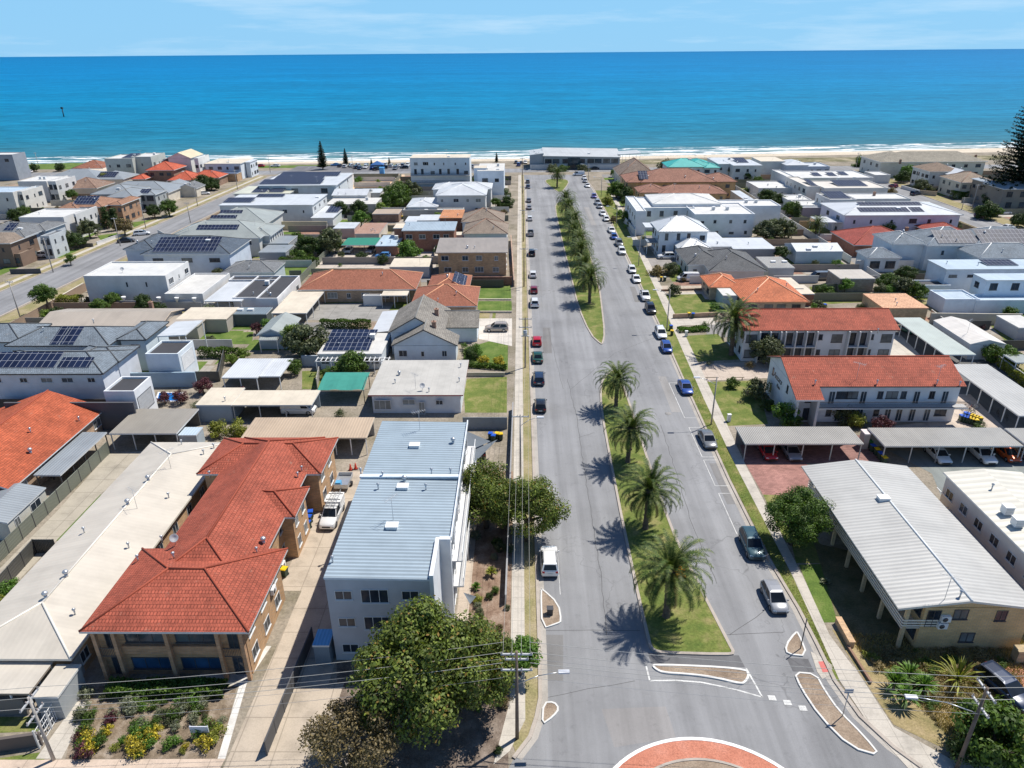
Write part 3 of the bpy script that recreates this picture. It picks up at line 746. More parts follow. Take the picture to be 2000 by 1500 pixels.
def acunit(T, x, y, z, wall=None):
    m = MB(); m.box(x-.45, x+.45, y-.4, y+.4, z+.1, z+.95); m.box(x-.5, x+.5, y-.45, y+.45, z+.95, z+1.0)
    for k in range(4): m.box(x-.4, x+.4, y-.43, y-.4, z+.2+k*.18, z+.28+k*.18, 1)
    m.box(x-.4, x+.4, y-.3, y+.3, z-.25, z+.1, 1); part('air_conditioner', m, [WHM, GREYM], T)
def wallac(T, x, y, z, face='S'):
    m = MB(); R_ = {'S': (0, -1), 'E': (1, 0), 'W': (-1, 0)}[face]
    if face == 'S': m.box(x-.42, x+.42, y-.34, y-.02, z, z+.62); m.lathe(0, 0, [(.22, 0), (.24, .02), (.0, .03)], 14, 1)
    elif face == 'E': m.box(x+.02, x+.34, y-.42, y+.42, z, z+.62); m.lathe(0, 0, [(.22, 0), (.24, .02), (.0, .03)], 14, 1)
    else: m.box(x-.34, x-.02, y-.42, y+.42, z, z+.62); m.lathe(0, 0, [(.22, 0), (.24, .02), (.0, .03)], 14, 1)
    q = {'S': Matrix.Translation((x-.12, y-.345, z+.31))@Matrix.Rotation(pi/2, 4, 'X'), 'E': Matrix.Translation((x+.345, y-.12, z+.31))@Matrix.Rotation(pi/2, 4, 'Y'), 'W': Matrix.Translation((x-.345, y-.12, z+.31))@Matrix.Rotation(-pi/2, 4, 'Y')}[face]
    m.v = m.v[:24]+[tuple(q@Vector(v)) for v in m.v[24:]]
    part('air_conditioner', m, [WHM, FRD], T)
def rail(T, x0, x1, y, z, mat, solid=False, name='balustrade', yax=False):
    m = MB()
    L_ = abs(x1-x0); n_ = max(2, int(L_/(.14 if L_ < 40 else .2)))
    if solid: m.box(x0, x1, y-.03, y+.03, z, z+1.0) if not yax else m.box(y-.03, y+.03, x0, x1, z, z+1.0)
    else:
        for zz in (z+.08, z+1.0):
            m.box(x0, x1, y-.03, y+.03, zz-.03, zz+.03) if not yax else m.box(y-.03, y+.03, x0, x1, zz-.03, zz+.03)
        for i in range(n_+1):
            xx = x0+(x1-x0)*i/n_
            m.box(xx-.015, xx+.015, y-.015, y+.015, z+.1, z+.98) if not yax else m.box(y-.015, y+.015, xx-.015, xx+.015, z+.1, z+.98)
    part(name, m, mat, T)
def fence(label, pts, h, mat, post=2.4, rib=True, name='fence', pm=None, px=True, cat='fence', group=None):
    q = [P(*p) for p in pts] if px else pts
    T = thing(name, label, cat, q[0][0], q[0][1], 0, group); m = MB(); pmb = MB()
    for a, c in zip(q[:-1], q[1:]):
        a = Vector(a); c = Vector(c); L_ = (c-a).length; d = (c-a)/L_; ang = math.atan2(d.y, d.x); mid = (a+c)/2
        m.obox(mid.x, mid.y, ang, L_, .06, .03, h)
        m.obox(mid.x, mid.y, ang, L_, .1, h, h+.05)
        n_ = max(1, round(L_/post))
        for i in range(n_+1):
            p = a+d*(L_*i/n_); pmb.obox(p.x, p.y, ang, .1, .11, 0, h+.07)
    part('panel', m, mat, T); part('posts', pmb, pm or mat, T); return T
def rwall(label, pts, h, mat, w=.2, name='garden_wall', cat='wall', px=True, group=None):
    q = [P(*p) for p in pts] if px else pts; m = MB()
    for a, c in zip(q[:-1], q[1:]):
        a = Vector(a); c = Vector(c); L_ = (c-a).length; d = (c-a)/L_; mid = (a+c)/2; m.obox(mid.x, mid.y, math.atan2(d.y, d.x), L_+w*.9, w, 0, h)
        m.obox(mid.x, mid.y, math.atan2(d.y, d.x), L_+w*1.1, w+.08, h, h+.06)
    return solo(name, m, mat, label, cat, group)
# colours
RED = m_tile((.4, .1, .06), .34, .4); RED2 = m_tile((.4, .1, .06), .34, .4); ORG = m_tile((.62, .2, .09)); BRN = m_tile((.22, .13, .09)); RBR = m_tile((.33, .14, .09)); GRT = m_tile((.2, .21, .22), .34, .25)
CHT = m_tile((.11, .12, .13)); BGT = m_tile((.2, .24, .28)); ASB = m_metal_roof((.38, .32, .26), .18, .5); GREYTILE = m_tile((.27, .25, .22), .34, .4); TAUPE = m_tile((.3, .24, .19), .34, .35)
CORW = m_metal_roof((.47, .465, .44), .5, .36); COLB = m_metal_roof((.36, .44, .5), .48, .75); CREAM = m_metal_roof((.58, .53, .45), .5, .06); WHR = m_metal_roof((.62, .645, .665), .4, .3); WHF = m_flatroof((.6, .6, .58))
GRF = m_flatroof((.42, .42, .41)); DKF = m_flatroof((.05, .05, .055)); BGF = m_flatroof((.62, .55, .44)); LGF = m_flatroof((.58, .57, .54)); GRM = m_metal_roof((.3, .33, .35), .4, .4); DKM = m_metal_roof((.08, .1, .12), .4, .4); TANM = m_metal_roof((.52, .4, .28), .4, .3); GRG = m_metal_roof((.35, .38, .36), .4, .3)
CORG = m_metal_roof((.48, .46, .42), .25, .9); TURQ = m_metal_roof((.05, .42, .38), .4, .3); RUST = m_metal_roof((.5, .3, .2), .4, .5, .5); LBM = m_metal_roof((.5, .6, .68), .4, .3)
WW = m_render((.66, .655, .64)); CW = m_render((.66, .6, .5)); BLW = m_render((.66, .72, .77)); GW = m_render((.42, .43, .45)); DGW = m_render((.09, .09, .1)); BKO = m_brick((.62, .38, .2)); BKR = m_brick((.36, .14, .08)); BKB = m_brick((.3, .18, .12)); BKC = m_brick((.68, .52, .3), (.6, .45, .26)); BKT = m_brick((.5, .34, .22)); PINK = m_render((.62, .42, .36)); TW = m_render((.5, .42, .33))
CAPR = m_plain((.33, .07, .035), .8); CAPG = m_plain((.25, .25, .24), .8); CAPW = m_plain((.7, .7, .68), .6); CAPO = m_plain((.72, .36, .2), .8); CAPD = m_plain((.08, .085, .09), .7); CAPB = m_plain((.3, .17, .12), .8)
bd = building
# ===== near left block
h = 9.5
T, bl = bd('apartment_block', 'three storey grey block of flats under a pale blue ribbed metal roof', 'flats', [
    BW(-16.9, -7.8, 47.8, 53.2, h, 'skill', over=.06, sk=(-.02, 0)), BW(-16.9, -6.55, 53.2, 76.3, h, 'skill', over=.06, sk=(-.02, 0))], m_render((.5, .51, .54)), COLB, fascia=m_plain((.62, .66, .7), .5),
    vents=[(1, 810, 872, 'hatch'), (1, 790, 940, 'whirly'), (1, 787, 953, 'hatch'), (1, 766, 1030, 'hatch'), (1, 768, 1015, 'ant'), (1, 820, 840, 'ant'), (1, 843, 925, 'pipe'), (1, 748, 932), (1, 739, 955), (1, 832, 956), (0, 650, 1098), (1, 705, 925), (1, 885, 865, 'whirly'), (1, 880, 925)])
m = MB(); m.box(-17, -6.6, 63.4, 63.9, 9.5, 9.72); part('roof_capping', m, m_plain((.68, .74, .78), .4), T)
m = MB(); m.box(-7.86, -7.5, 47.78, 53.1, 0, 9.75); m.box(-7.5, -6.5, 52.7, 53.15, 0, 9.8); part('parapet_wall', m, m_render((.72, .73, .74)), T)
m = MB(); m.box(-6.55, -6.42, 53.3, 76.3, 9.2, 9.62); part('gutter', m, m_plain((.7, .74, .78), .4), T)
for s in range(3):
    z = .95+s*3.05
    window(T, -15.4, 47.8+.06, z, 'S', 1.5, 1.0, FRW, GL[0]); window(T, -12.7, 47.86, z-.35, 'S', 2.4, 1.5, FRW, GL[0]); window(T, -9.6, 47.86, z, 'S', 1.5, 1.0, FRW, GL[0])
    for k in range(6):
        y = 55+k*3.7; window(T, -6.61, y, z-.2, 'E', 1.5, 1.4, FRW, None)
        window(T, -6.61, y+1.6, z-.9 if s else .02, 'E', .9, 2.05, FRW, GL[0], 'door')
    m = MB(); m.box(-6.6, -5.6, 54.2, 76, s*3.05-.12, s*3.05+.03) if s else None
    if s: part('walkway', m, WW, T); rail(T, 54.2, 76, -5.62, s*3.05, WHM, False, 'balustrade', True)
    for k in range(4): window(T, -16.84, 52+k*6.3, z, 'W', 1.5, 1.1, FRW, GL[0])
for x, y, s in ((-10.8, 47.86, 0.2), (-14, 47.86, .3)): pass
wallac(T, -13.9, 47.86, .3)
m = MB()
for y in (56, 62, 68, 74): m.tube((-6.5, y, .1), (-6.5, y, 9.3), .05, .05, 8)
part('downpipe', m, WHM, T)
# orange hipped two-storey units
h = 5.7
x0, x1 = -37.5, -23.2
T, bl = bd('unit_block', 'long two storey tan brick units under a bright orange red tiled hip roof', 'flats', [
    BW(-37.6, -23.1, 45.4, 56.6, h, 'hip', 21, .8), BW(-35.3, -25.0, 50, 79, h, 'hip', 25, .7, axis='y'), BW(-37.9, -23.3, 70.3, 78.9, h, 'hip', 21, .6), BW(-31, -23.9, 61.8, 67.6, h, 'hip', 25, .5)], m_brick((.6, .36, .18)), RED, fascia=FRW, cap=CAPR,
    vents=[(1, 343, 1063, 'dish'), (1, 340, 1090), (1, 410, 930), (1, 590, 920), (1, 582, 932), (1, 515, 1060, 'whirly'), (1, 317, 1057), (0, 270, 1095), (1, 502, 1080, 'pipe')])
m = MB()
FY = 46.2
for x in (-36.6, -34.9, -30.4, -26.0, -23.95): m.box(x-.16, x+.16, FY-.75, FY-.38, 0, 5.48)
m.box(-34.7, -26.2, FY-.3, FY+.0, 2.65, 3.55); part('pier', m, m_brick((.55, .32, .17)), T)
for z in (.5, 3.6):
    for x in (-32.6, -28.2): window(T, x, FY, z+.15, 'S', 3.6, 1.35, FRD, GL[1] if z > 1 else m_glass((.03, .08, .16)))
for x in (-35.7, -25.0):
    rail(T, x-.7, x+.75, FY-.7, 2.75, FRD); window(T, x, FY, 3, 'S', .9, 2.0, FRD, GL[0], 'door'); window(T, x, FY, .02, 'S', .9, 2.0, FRD, GL[0], 'door')
for k in range(5):
    for z in (.9, 3.6): window(T, -25.7, 58+k*4.2, z, 'E', 1.5, 1.2, FRW)
for k in range(3):
    for z in (.9, 3.6): window(T, -23.9, 47.5+k*3.2, z, 'E', 1.4, 1.3, FRW)
for k in range(2):
    for z in (.9, 3.6): window(T, -23.9, 72.5+k*3.4, z, 'E', 1.4, 1.3, FRW); window(T, -24.4, 63.4+k*2.4, z, 'E', 1.0, 1.3, FRW)
wallac(T, -23.9, 53, 3.3, 'E'); wallac(T, -25.7, 60.5, .2, 'E')
# cream long gable units
T, bl = bd('unit_block', 'long single storey unit row under a plain cream metal roof beside the orange roof', 'flats', [
    BW(-49.4, -38.6, 44.8, 82.2, 3.2, 'hip', 14, .5, axis='y')], BKO, CREAM, fascia=m_plain((.7, .66, .58), .5), cap=m_plain((.74, .7, .62), .5),
    vents=[(0, 290, 938, 'whirly'), (0, 250, 985, 'whirly'), (0, 130, 1125, 'whirly'), (0, 90, 1167, 'whirly'), (0, 334, 915, 'ant'), (0, 268, 993, 'ant'), (0, 330, 972, 'pipe'), (0, 252, 1070), (0, 165, 1040), (0, 147, 1200), (0, 355, 868), (0, 398, 887), (0, 418, 875)])
for k in range(9): window(T, -39.1, 47+k*3.7, .9, 'E', 1.2, 1.2, FRW); window(T, -48.9, 47+k*3.7, .9, 'W', 1.2, 1.2, FRW)
# cream carports at bottom left
bd('carport', 'flat cream carport roof at the lower left corner of the photo', 'carport', [B((-70, 1357), (58, 1352), (105, 1287), 2.7, 'skill', over=.3, posts=3)], GW, CREAM, fascia=m_plain((.3, .25, .2), .6))
bd('garage', 'small cream flat roofed garage behind the white bar gate', 'garage', [B((62, 1361), (112, 1362), (140, 1297), 2.6, 'skill', over=.1)], m_render((.35, .37, .38)), CREAM, doors=[])
# orange roof house far left
T, bl = bd('house', 'single storey house with faded orange tiled roof at the left edge behind the slatted fence', 'house', [
    BW(-77, -61.2, 71.3, 93, 2.9, 'gable', 20, .5, axis='y'), BW(-88, -64, 66, 76, 2.85, 'hip', 22, .5)], BKT, m_tile((.5, .12, .055), .34, .5), cap=CAPR, vents=[(0, 60, 844, 'pipe'), (0, 60, 884, 'whirly'), (0, 155, 822, 'pipe')], wins=[(0, 'E', 5, 1), (0, 'S', 2, 1)])
bd('lean_to', 'long grey metal verandah roof against the orange tiled house', 'verandah', [BW(-61.1, -57.7, 75.2, 86.3, 2.5, 'skill', over=.2, posts=1, posty=3, pm=FRD)], GW, GRM)
bd('shed', 'grey metal roofed shed close to the slatted fence at the left edge', 'shed', [BW(-64, -57.8, 65.2, 72.4, 2.5, 'gable', 12, .15, axis='y')], m_render((.6, .58, .5)), GRM, wins=[(0, 'E', 2, 1)])
bd('shed', 'little green metal roofed shed at the left edge above the orange roof', 'shed', [B((-10, 832), (22, 830), (36, 811), 2.4, 'gable', 12, .1)], m_render((.2, .35, .25)), m_metal_roof((.2, .42, .3), .4, .4))
# asbestos carport + sheds
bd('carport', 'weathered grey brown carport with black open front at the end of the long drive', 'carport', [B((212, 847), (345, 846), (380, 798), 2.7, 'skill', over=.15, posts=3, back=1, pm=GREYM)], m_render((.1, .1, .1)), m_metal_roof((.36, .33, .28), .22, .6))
bd('shed', 'tiny pale blue roofed garden shed beside the weathered carport', 'shed', [B((347, 850), (383, 850), (397, 834), 2.2, 'skill', over=.05)], m_render((.4, .46, .5)), LBM, doors=[])
bd('garage', 'wide beige roofed shed and carport with the white van inside', 'carport', [B((382, 790), (450, 792), (470, 757), 2.9, 'skill', over=.1, wall=m_render((.3, .36, .42))), B((452, 790), (608, 792), (623, 762), 2.8, 'skill', over=.2, posts=3, back=1, pm=GREYM)], m_render((.3, .36, .42)), BGF, vents=[(0, 440, 783, 'pipe')])
bd('carport', 'long tan ribbed carport roof stretching behind the orange roofed units', 'carport', [B((470, 855), (716, 855), (735, 815), 2.8, 'skill', over=.2, posts=8, back=1)], m_render((.3, .3, .3)), TANM, fascia=m_plain((.62, .56, .46), .6))
bd('house', 'white house with a plain grey flat roof and dark red edge', 'house', [B((717, 774), (905, 769), (909, 703), 3.3, 'skill', over=.5)], m_render((.72, .75, .78)), m_flatroof((.46, .445, .41)), fascia=m_plain((.42, .12, .12), .6),
   wins=[], vents=[(0, 780, 732, 'whirly'), (0, 772, 748), (0, 812, 760, 'ant'), (0, 825, 762, 'dish'), (0, 838, 765), (0, 897, 745), (0, 900, 717)], doors=[])
T = bpy.data.objects[[o.name for o in COL.objects if o.name.startswith('house')][-1]]
b_ = P(717, 774, 3.3); 
for i, (px, w_, hh, z_, k_) in enumerate([(745, 2.6, 1.6, .8, 'win'), (797, 1.9, .9, 1.6, 'win'), (822, .9, 2.05, .02, 'door'), (857, 1.1, .8, 1.6, 'win')]):
    window(T, P(px, 772, 3.3)[0], b_[1]+.5, z_, 'S', w_, hh, FRW, None, k_)
# shade sail frame
T = thing('shade_shelter', 'torn green shade cloth over a dark metal frame in the yard', 'shade shelter', *P(670, 760), 0)
q = [P(620, 762, 2.4), P(710, 762, 2.4), P(720, 733, 2.4), P(637, 733, 2.4)]
m = MB()
for i in range(10):
    for j in range(4):
        f = lambda u, v: (q[0][0]+(q[1][0]-q[0][0])*u, q[0][1]+(q[3][1]-q[0][1])*v+.0, 2.4+.9*min(v, .6)-.12*sin(u*pi*4)*(1-v))
        m.face([f(i/10, j/4), f((i+1)/10, j/4), f((i+1)/10, (j+1)/4), f(i/10, (j+1)/4)], 0, True)
part('shade_cloth', m, m_plain((.04, .25, .2), .9), T)
m = MB()
for x, y in q:
    m.tube((x, y, 0), (x, y, 2.4 if y < q[2][1]-.1 else 2.95), .06)
for i in range(4): a, c = q[i], q[(i+1) % 4]; m.tube((*a, 2.35 if i in (0, 3) and a[1] < q[2][1]-.1 else 2.9), (*c, 2.35 if c[1] < q[2][1]-.1 else 2.9), .05)
part('frame', m, DARKM, T)
# ===== left middle
T, bl = bd('house', 'white and pale blue gabled two storey house with weathered grey tiles', 'house', [
    B((757, 650), (868, 650), 13, 4.3, 'gable', 30, .5, axis='y'), B((765, 672), (893, 678), 5, 3.2, 'gable', 27, .4, axis='y'), B((855, 640), (935, 640), 9, 3.0, 'gable', 22, .4, axis='x'), B((725, 650), (760, 650), 12, 3, 'skill', over=.2, rm=WHR, sk=(.1, 0))],
    BLW, GREYTILE, fascia=FRD, cap=CAPG, wins=[(0, 'S', 2, 2), (1, 'S', 3, 1)], vents=[(0, 853, 615, 'chim'), (0, 848, 640, 'chim')])
T, bl = bd('house_extension', 'white single storey extension carrying blue solar panels beside the gabled house', 'extension', [B((620, 690), (745, 692), (760, 645), 3.0, 'skill', over=.3)], BLW, LGF, wins=[(0, 'S', 6, 1)], solar=[(0, 'S', .06, .78, .1, .48), (0, 'S', .02, .78, .52, .9)])
T = thing('pergola', 'white timber pergola in front of the solar panelled extension', 'pergola', *P(690, 702), 0)
m = MB(); a = P(620, 700, 2.6); c = P(760, 700, 2.6)
for k in range(16): x = a[0]+(c[0]-a[0])*k/15; m.box(x-.05, x+.05, a[1]-1.2, a[1]+.6, 2.5, 2.65)
for y in (a[1]-1.0, a[1]+.4): m.box(a[0]-.2, c[0]+.2, y-.05, y+.05, 2.36, 2.498)
part('rafters', m, WHM, T); m = MB()
for k in range(6): x = a[0]+(c[0]-a[0])*k/5; m.box(x-.06, x+.06, a[1]-1.06, a[1]-.94, 0, 2.36)
part('posts', m, WHM, T)
bd('granny_flat', 'grey gabled weatherboard outbuilding with white edged window row', 'outbuilding', [B((500, 655), (560, 655), 9.5, 2.9, 'gable', 24, .4, axis='y'), B((505, 664), (541, 664), 2, 2.5, 'gable', 12, .1, posts=1)], m_render((.42, .5, .56)), GRG, fascia=WHM, wins=[(0, 'E', 4, 1)])
bd('patio_cover', 'two level white patio roof with dark straps near the purple shrubs', 'patio cover', [B((433, 737), (502, 738), (515, 700), 2.7, 'skill', over=.2, posts=2), B((497, 735), (547, 735), (560, 700), 2.5, 'skill', over=.2, posts=1)], GW, WHR)
bd('house', 'long house with reddish brown tiled hips and solar panels by the striped lawn', 'house', [
    B((583, 565), (812, 566), 13, 3.1, 'hip', 22, .6), B((800, 598), (932, 598), 13, 3.1, 'hip', 22, .5, axis='x'), B((830, 572), (915, 572), 13, 3.12, 'hip', 22, .5, axis='y')],
    BKT, m_tile((.34, .13, .08), .34, .2), cap=CAPO, wins=[(0, 'S', 6, 1), (1, 'S', 3, 1), (1, 'E', 3, 1)], solar=[(2, 'E', .25, .85, .2, .8)])
bd('porch', 'white walled porch with beige roof against the reddish tiled house', 'porch', [B((744, 577), (795, 577), (800, 566), 2.8, 'skill', over=.1, posts=2), B((708, 578), (744, 577), 1.2, 2.3, 'flat')], WW, BGF)
bd('carport', 'beige sheet roofed carport beside the paved yard', 'carport', [B((530, 611), (598, 612), (628, 568), 2.7, 'skill', over=.15, posts=2, posty=2)], GW, BGF)
bd('house', 'white modern house with several white parapets around dark inset roofs', 'house', [B((500, 582), (541, 583), (590, 538), 3.6, 'flat'), B((455, 580), (505, 582), (548, 538), 3.3, 'flat', rm=DKF), B((448, 545), (545, 548), (590, 538), 3.2, 'flat')], m_render((.74, .74, .74)), DKF, wins=[(0, 'E', 3, 1)])
T, bl = bd('house', 'big white two storey flat roofed house with lower flat wings', 'house', [
    B((162, 539), (323, 538), (368, 510), 6.6, 'flat'), B((323, 572), (393, 575), (446, 533), 3.6, 'flat', rm=LGF)], m_render((.66, .66, .65)), WHF, vents=[(0, 240, 532, 'dish')], wins=[(0, 'E', 3, 1, FRW, dict(z0=4.2))])
for px in (208, 243, 281):
    x, y = P(px, 539, 6.6); window(T, x, bl[0]['w'][2], 4.0 if px > 210 else 1.5, 'S', .5, 1.2, FRW, GL[0])
bd('pavilion', 'white slatted pavilion roof attached beside the big flat roofed house', 'pavilion', [B((400, 587), (470, 589), (505, 550), 3.0, 'skill', over=.2, posts=3)], GW, WHR)
m = MB(); a = P(205, 600); 
fence('long grey garden fence topped with six white urns', [(205, 603), (395, 607)], 1.9, GW)
for i, px in enumerate((212, 247, 281, 315, 350, 384)):
    x, y = P(px, 604+i*.6); m = MB(); m.lathe(x, y, [(.0, 1.95), (.2, 1.96), (.12, 2.1), (.3, 2.35), (.42, 2.7), (.48, 2.95), (.4, 2.95), (.0, 2.6)], 12)
    solo('garden_urn', m, WHM, ['white urn on the long grey fence, %s' % s for s in ('leftmost of six', 'second from the left', 'third from the left', 'third from the right', 'second from the right', 'rightmost of six')][i], 'urn', 'white urns along the fence')
bd('house', 'low house under a broad weathered sand coloured roof beside the pole', 'house', [B((70, 638), (310, 640), 11, 3.0, 'gable', 13, .4, axis='x'), B((300, 637), (385, 637), 6, 2.8, 'skill', over=.2), B((345, 622), (440, 625), (450, 600), 2.8, 'skill', over=.1, rm=BGF)], m_render((.42, .38, .33)), m_metal_roof((.47, .41, .34), .3, .35), fascia=m_plain((.6, .5, .4), .6), vents=[(0, 296, 600, 'chim')], wins=[(0, 'S', 5, 1)])
bd('shed', 'dark metal shed with two pale skylight strips at the lawn edge', 'shed', [B((443, 613), (520, 613), (525, 600), 2.6, 'skill', over=.05)], m_render((.1, .12, .12)), m_metal_roof((.22, .27, .3), .5, .4), vents=[(0, 470, 606, 'hatch'), (0, 490, 606, 'hatch')])
T, bl = bd('house', 'two storey pale blue house with slate grey tiled hips and two dark solar blocks', 'house', [
    B((8, 675), (212, 675), 9, 6.0, 'hip', 21, .5), B((-90, 668), (40, 668), 9, 5.8, 'hip', 21, .5), B((225, 664), (285, 663), 9, 6, 'hip', 21, .5)], m_render((.6, .68, .74)), BGT, fascia=FRD, cap=CAPD, wins=[(0, 'S', 7, 1, FRW, dict(z0=4.1, sizes=[(1.6, .9)])), (2, 'S', 1, 1, FRW, dict(z0=4.3, sizes=[(1.6, .7)]))], solar=[(0, 'S', .43, .52, .03, .97), (0, 'S', .53, .66, .03, .97)], vents=[(0, 183, 630, 'pipe'), (0, 85, 645, 'pipe')])
bd('garage', 'white framed garage with a black flat roof beside the lawn', 'garage', [B((284, 690), (346, 692), (374, 665), 5.6, 'flat'),], m_render((.7, .76, .8)), DKF, doors=[])
T = bpy.data.objects[[o.name for o in COL.objects if o.name.startswith('garage')][-1]]
x, y = P(358, 690, 5.6); 
window(T, P(346, 692, 5.6)[0], P(346, 692, 5.6)[1]+3.2, 2.2, 'E', 4.4, 2.6, FRW, WHM, 'garage')
bd('pergola', 'raised white louvred pergola roof above the green lawn', 'pergola', [B((307, 656), (362, 657), (386, 628), 6.3, 'skill', over=.1, posts=1, sk=(.05, 0))], GW, WHR)
T, bl = bd('house', 'two storey house with long solar rows on slate tiles above the charcoal wall', 'house', [
    B((-40, 730), (200, 730), 9.5, 6, 'hip', 20, .5), B((120, 712), (238, 702), 7, 6.0, 'hip', 18, .5)], m_render((.64, .67, .72)), BGT, fascia=FRD, cap=CAPD, wins=[(0, 'S', 5, 1, FRW, dict(z0=4.3, sizes=[(1.8, .8), (1.2, .8)]))], solar=[(0, 'S', .0, .58, .25, .95), (0, 'S', .6, .86, .25, .7)], vents=[(1, 175, 695, 'dish')])
bd('garage', 'white framed garage with black flat roof beside the blue pool', 'garage', [B((203, 763), (260, 765), (301, 735), 5.6, 'flat')], m_render((.74, .76, .78)), DKF)
T = bpy.data.objects[[o.name for o in COL.objects if o.name.startswith('garage')][-1]]
window(T, P(260, 765, 5.6)[0], P(260, 765, 5.6)[1]+2.6, 1.5, 'E', 4.2, 2.8, FRD, GREYM, 'garage')
x1, y1 = P(262, 766, 5.6)
rwall('tall charcoal boundary wall along the solar roofed house', [(-75., y1-1.0), (x1, y1-1.0)], 4.4, DGW, .25, px=False)
rwall('long white garden wall between the two white framed garages', [(245, 757), (385, 755)], 2.6, m_render((.3, .4, .48)), .25)
T = thing('swimming_pool', 'small bright blue swimming pool between the white walls', 'pool', *P(322, 775), 0)
m = MB(); q = [P(305, 785), P(350, 785), P(356, 768), P(310, 768)]; m.face([(x, y, .12) for x, y in q]); part('water', m, m_plain((.01, .16, .5), .1), T); m = MB(); ribbon(q, .4, 0, .16, m, True, 0); part('coping', m, WHM, T)
# ===== left far blocks (beyond the cross lots)
bd('brick_flats', 'two storey orange brick flats with a weathered grey roof beside the street', 'flats', [B((850, 495), (992, 491), (996, 473), 6.0, 'skill', over=.5, sk=(0, .12)), ], BKO, m_metal_roof((.36, .32, .28), .3, .4), fascia=m_plain((.5, .44, .38), .6), wins=[(0, 'S', 4, 2, FRW), (0, 'E', 2, 2)])
bd('terrace_house', 'white walled house under twin brown tiled hips beside the left footpath', 'house', [B((903, 457), (992, 456), 13, 4.2, 'hip', 24, .4), B((900, 434), (985, 433), 13, 4.2, 'hip', 24, .4), B((880, 459), (905, 459), 4, 2.6, 'skill', over=.1, rm=BGF)], BLW, TAUPE, cap=CAPB, wins=[(0, 'E', 3, 1), (0, 'S', 3, 1)])
bd('brick_units', 'red brick two storey house with a pale blue metal roof', 'house', [B((785, 449), (888, 451), (887, 436), 6.0, 'skill', over=.4, sk=(0, .06)), B((768, 445), (786, 446), 6, 5.6, 'skill', over=.2, rm=BGF)], BKR, m_metal_roof((.4, .48, .54), .4, .4), wins=[(0, 'S', 4, 1, FRW, dict(z0=3.6))], vents=[(0, 800, 440), (0, 870, 440, 'ant')])
bd('carport', 'pale blue metal carport roof beside the round green bush', 'carport', [B((733, 480), (777, 480), (788, 459), 2.8, 'skill', over=.1)], BKR, LBM)
bd('shade_shelter', 'dark green shade cloth roof over the parked cars', 'shade shelter', [B((667, 478), (733, 479), (741, 464), 2.6, 'skill', over=.1, posts=3, pm=DARKM)], GW, m_plain((.02, .2, .14), .9))
bd('shed', 'terracotta roofed shed with cream walls behind the yard', 'shed', [B((693, 456), (740, 457), (762, 435), 2.9, 'skill', over=.1)], CW, RUST)
bd('shed', 'pink rendered shed with a white flat roof', 'shed', [B((650, 446), (692, 446), (692, 434), 3.0, 'skill', over=.1)], PINK, WHR)
bd('outbuilding', 'low beige flat roof next to the yard entrance', 'outbuilding', [B((760, 521), (838, 521), (846, 504), 2.8, 'skill', over=.1)], GW, BGF)
bd('house', 'orange terracotta roofed block next to the brown hips', 'house', [B((858, 425), (902, 426), (906, 409), 4.2, 'skill', over=.2)], BKR, m_tile((.6, .27, .13)), fascia=CAPO)
bd('house', 'low white walled house with plain white roofs and a water heater', 'house', [B((790, 433), (824, 434), (827, 422), 3.0, 'skill', over=.1), B((815, 430), (860, 431), (862, 419), 3.4, 'skill', over=.1)], WW, WHR, wins=[(1, 'S', 2, 1)])
bd('shed', 'long wooden shed with a tan roof beneath the green hedge', 'shed', [B((727, 417), (778, 418), (779, 408), 2.8, 'skill', over=.1)], BKB, TANM)
bd('villa', 'white villa with stepped snow white hip roofs and sloping lower wing', 'house', [
    B((850, 381), (950, 382), 20, 6.2, 'hip', 14, .5), B((793, 404), (855, 404), 16, 3.2, 'hip', 12, .4), B((845, 367), (960, 372), 12, 6.3, 'hip', 14, .4)], m_render((.6, .6, .6)), WHR, cap=CAPW, wins=[(0, 'S', 4, 1, FRW, dict(z0=3.8)), (0, 'E', 3, 2)], vents=[(1, 822, 392, 'pipe'), (1, 838, 380)])
bd('wall_building', 'grey rendered garage wall building in front of the white villa', 'outbuilding', [B((787, 410), (905, 410), 4, 2.6, 'flat')], m_render((.42, .42, .4)), GRF)
T, bl = bd('apartment_building', 'long white multi storey seafront apartments with a cream flat roof', 'apartments', [B((800, 308), (917, 308), (916, 301), 12.5, 'skill', over=.1), B((805, 350), (905, 350), 6, 3.0, 'skill', over=.1, rm=LGF)], m_render((.72, .76, .78)), BGF,
    wins=[(0, 'S', 6, 1, FRW, dict(z0=9.6)), (0, 'S', 7, 1, FRD, dict(z0=6.2, sizes=[(1.0, 2.0), (1.6, 1.2)])), (1, 'S', 7, 1, FRD)])
x0, x1, y0, y1 = bl[0]['w']; m = MB(); m.box(x0, x1, y0-1.3, y0-.01, 5.6, 5.8); m.box(x0, x1, y0-1.3, y0-.01, 2.7, 2.9); part('balcony', m, WW, T); rail(T, x0, x1, y0-1.25, 5.8, FRD); rail(T, x0, x1, y0-1.25, 2.9, FRD)
bd('tower_house', 'tall narrow white block beside the long apartments', 'apartments', [B((932, 333), (984, 334), (985, 319), 10.5, 'skill', over=.05), B((925, 328), (950, 328), 6, 11.2, 'skill', over=.05, rm=BGF)], m_render((.68, .74, .8)), LGF, wins=[(0, 'S', 2, 1, FRD, dict(z0=6.5))])
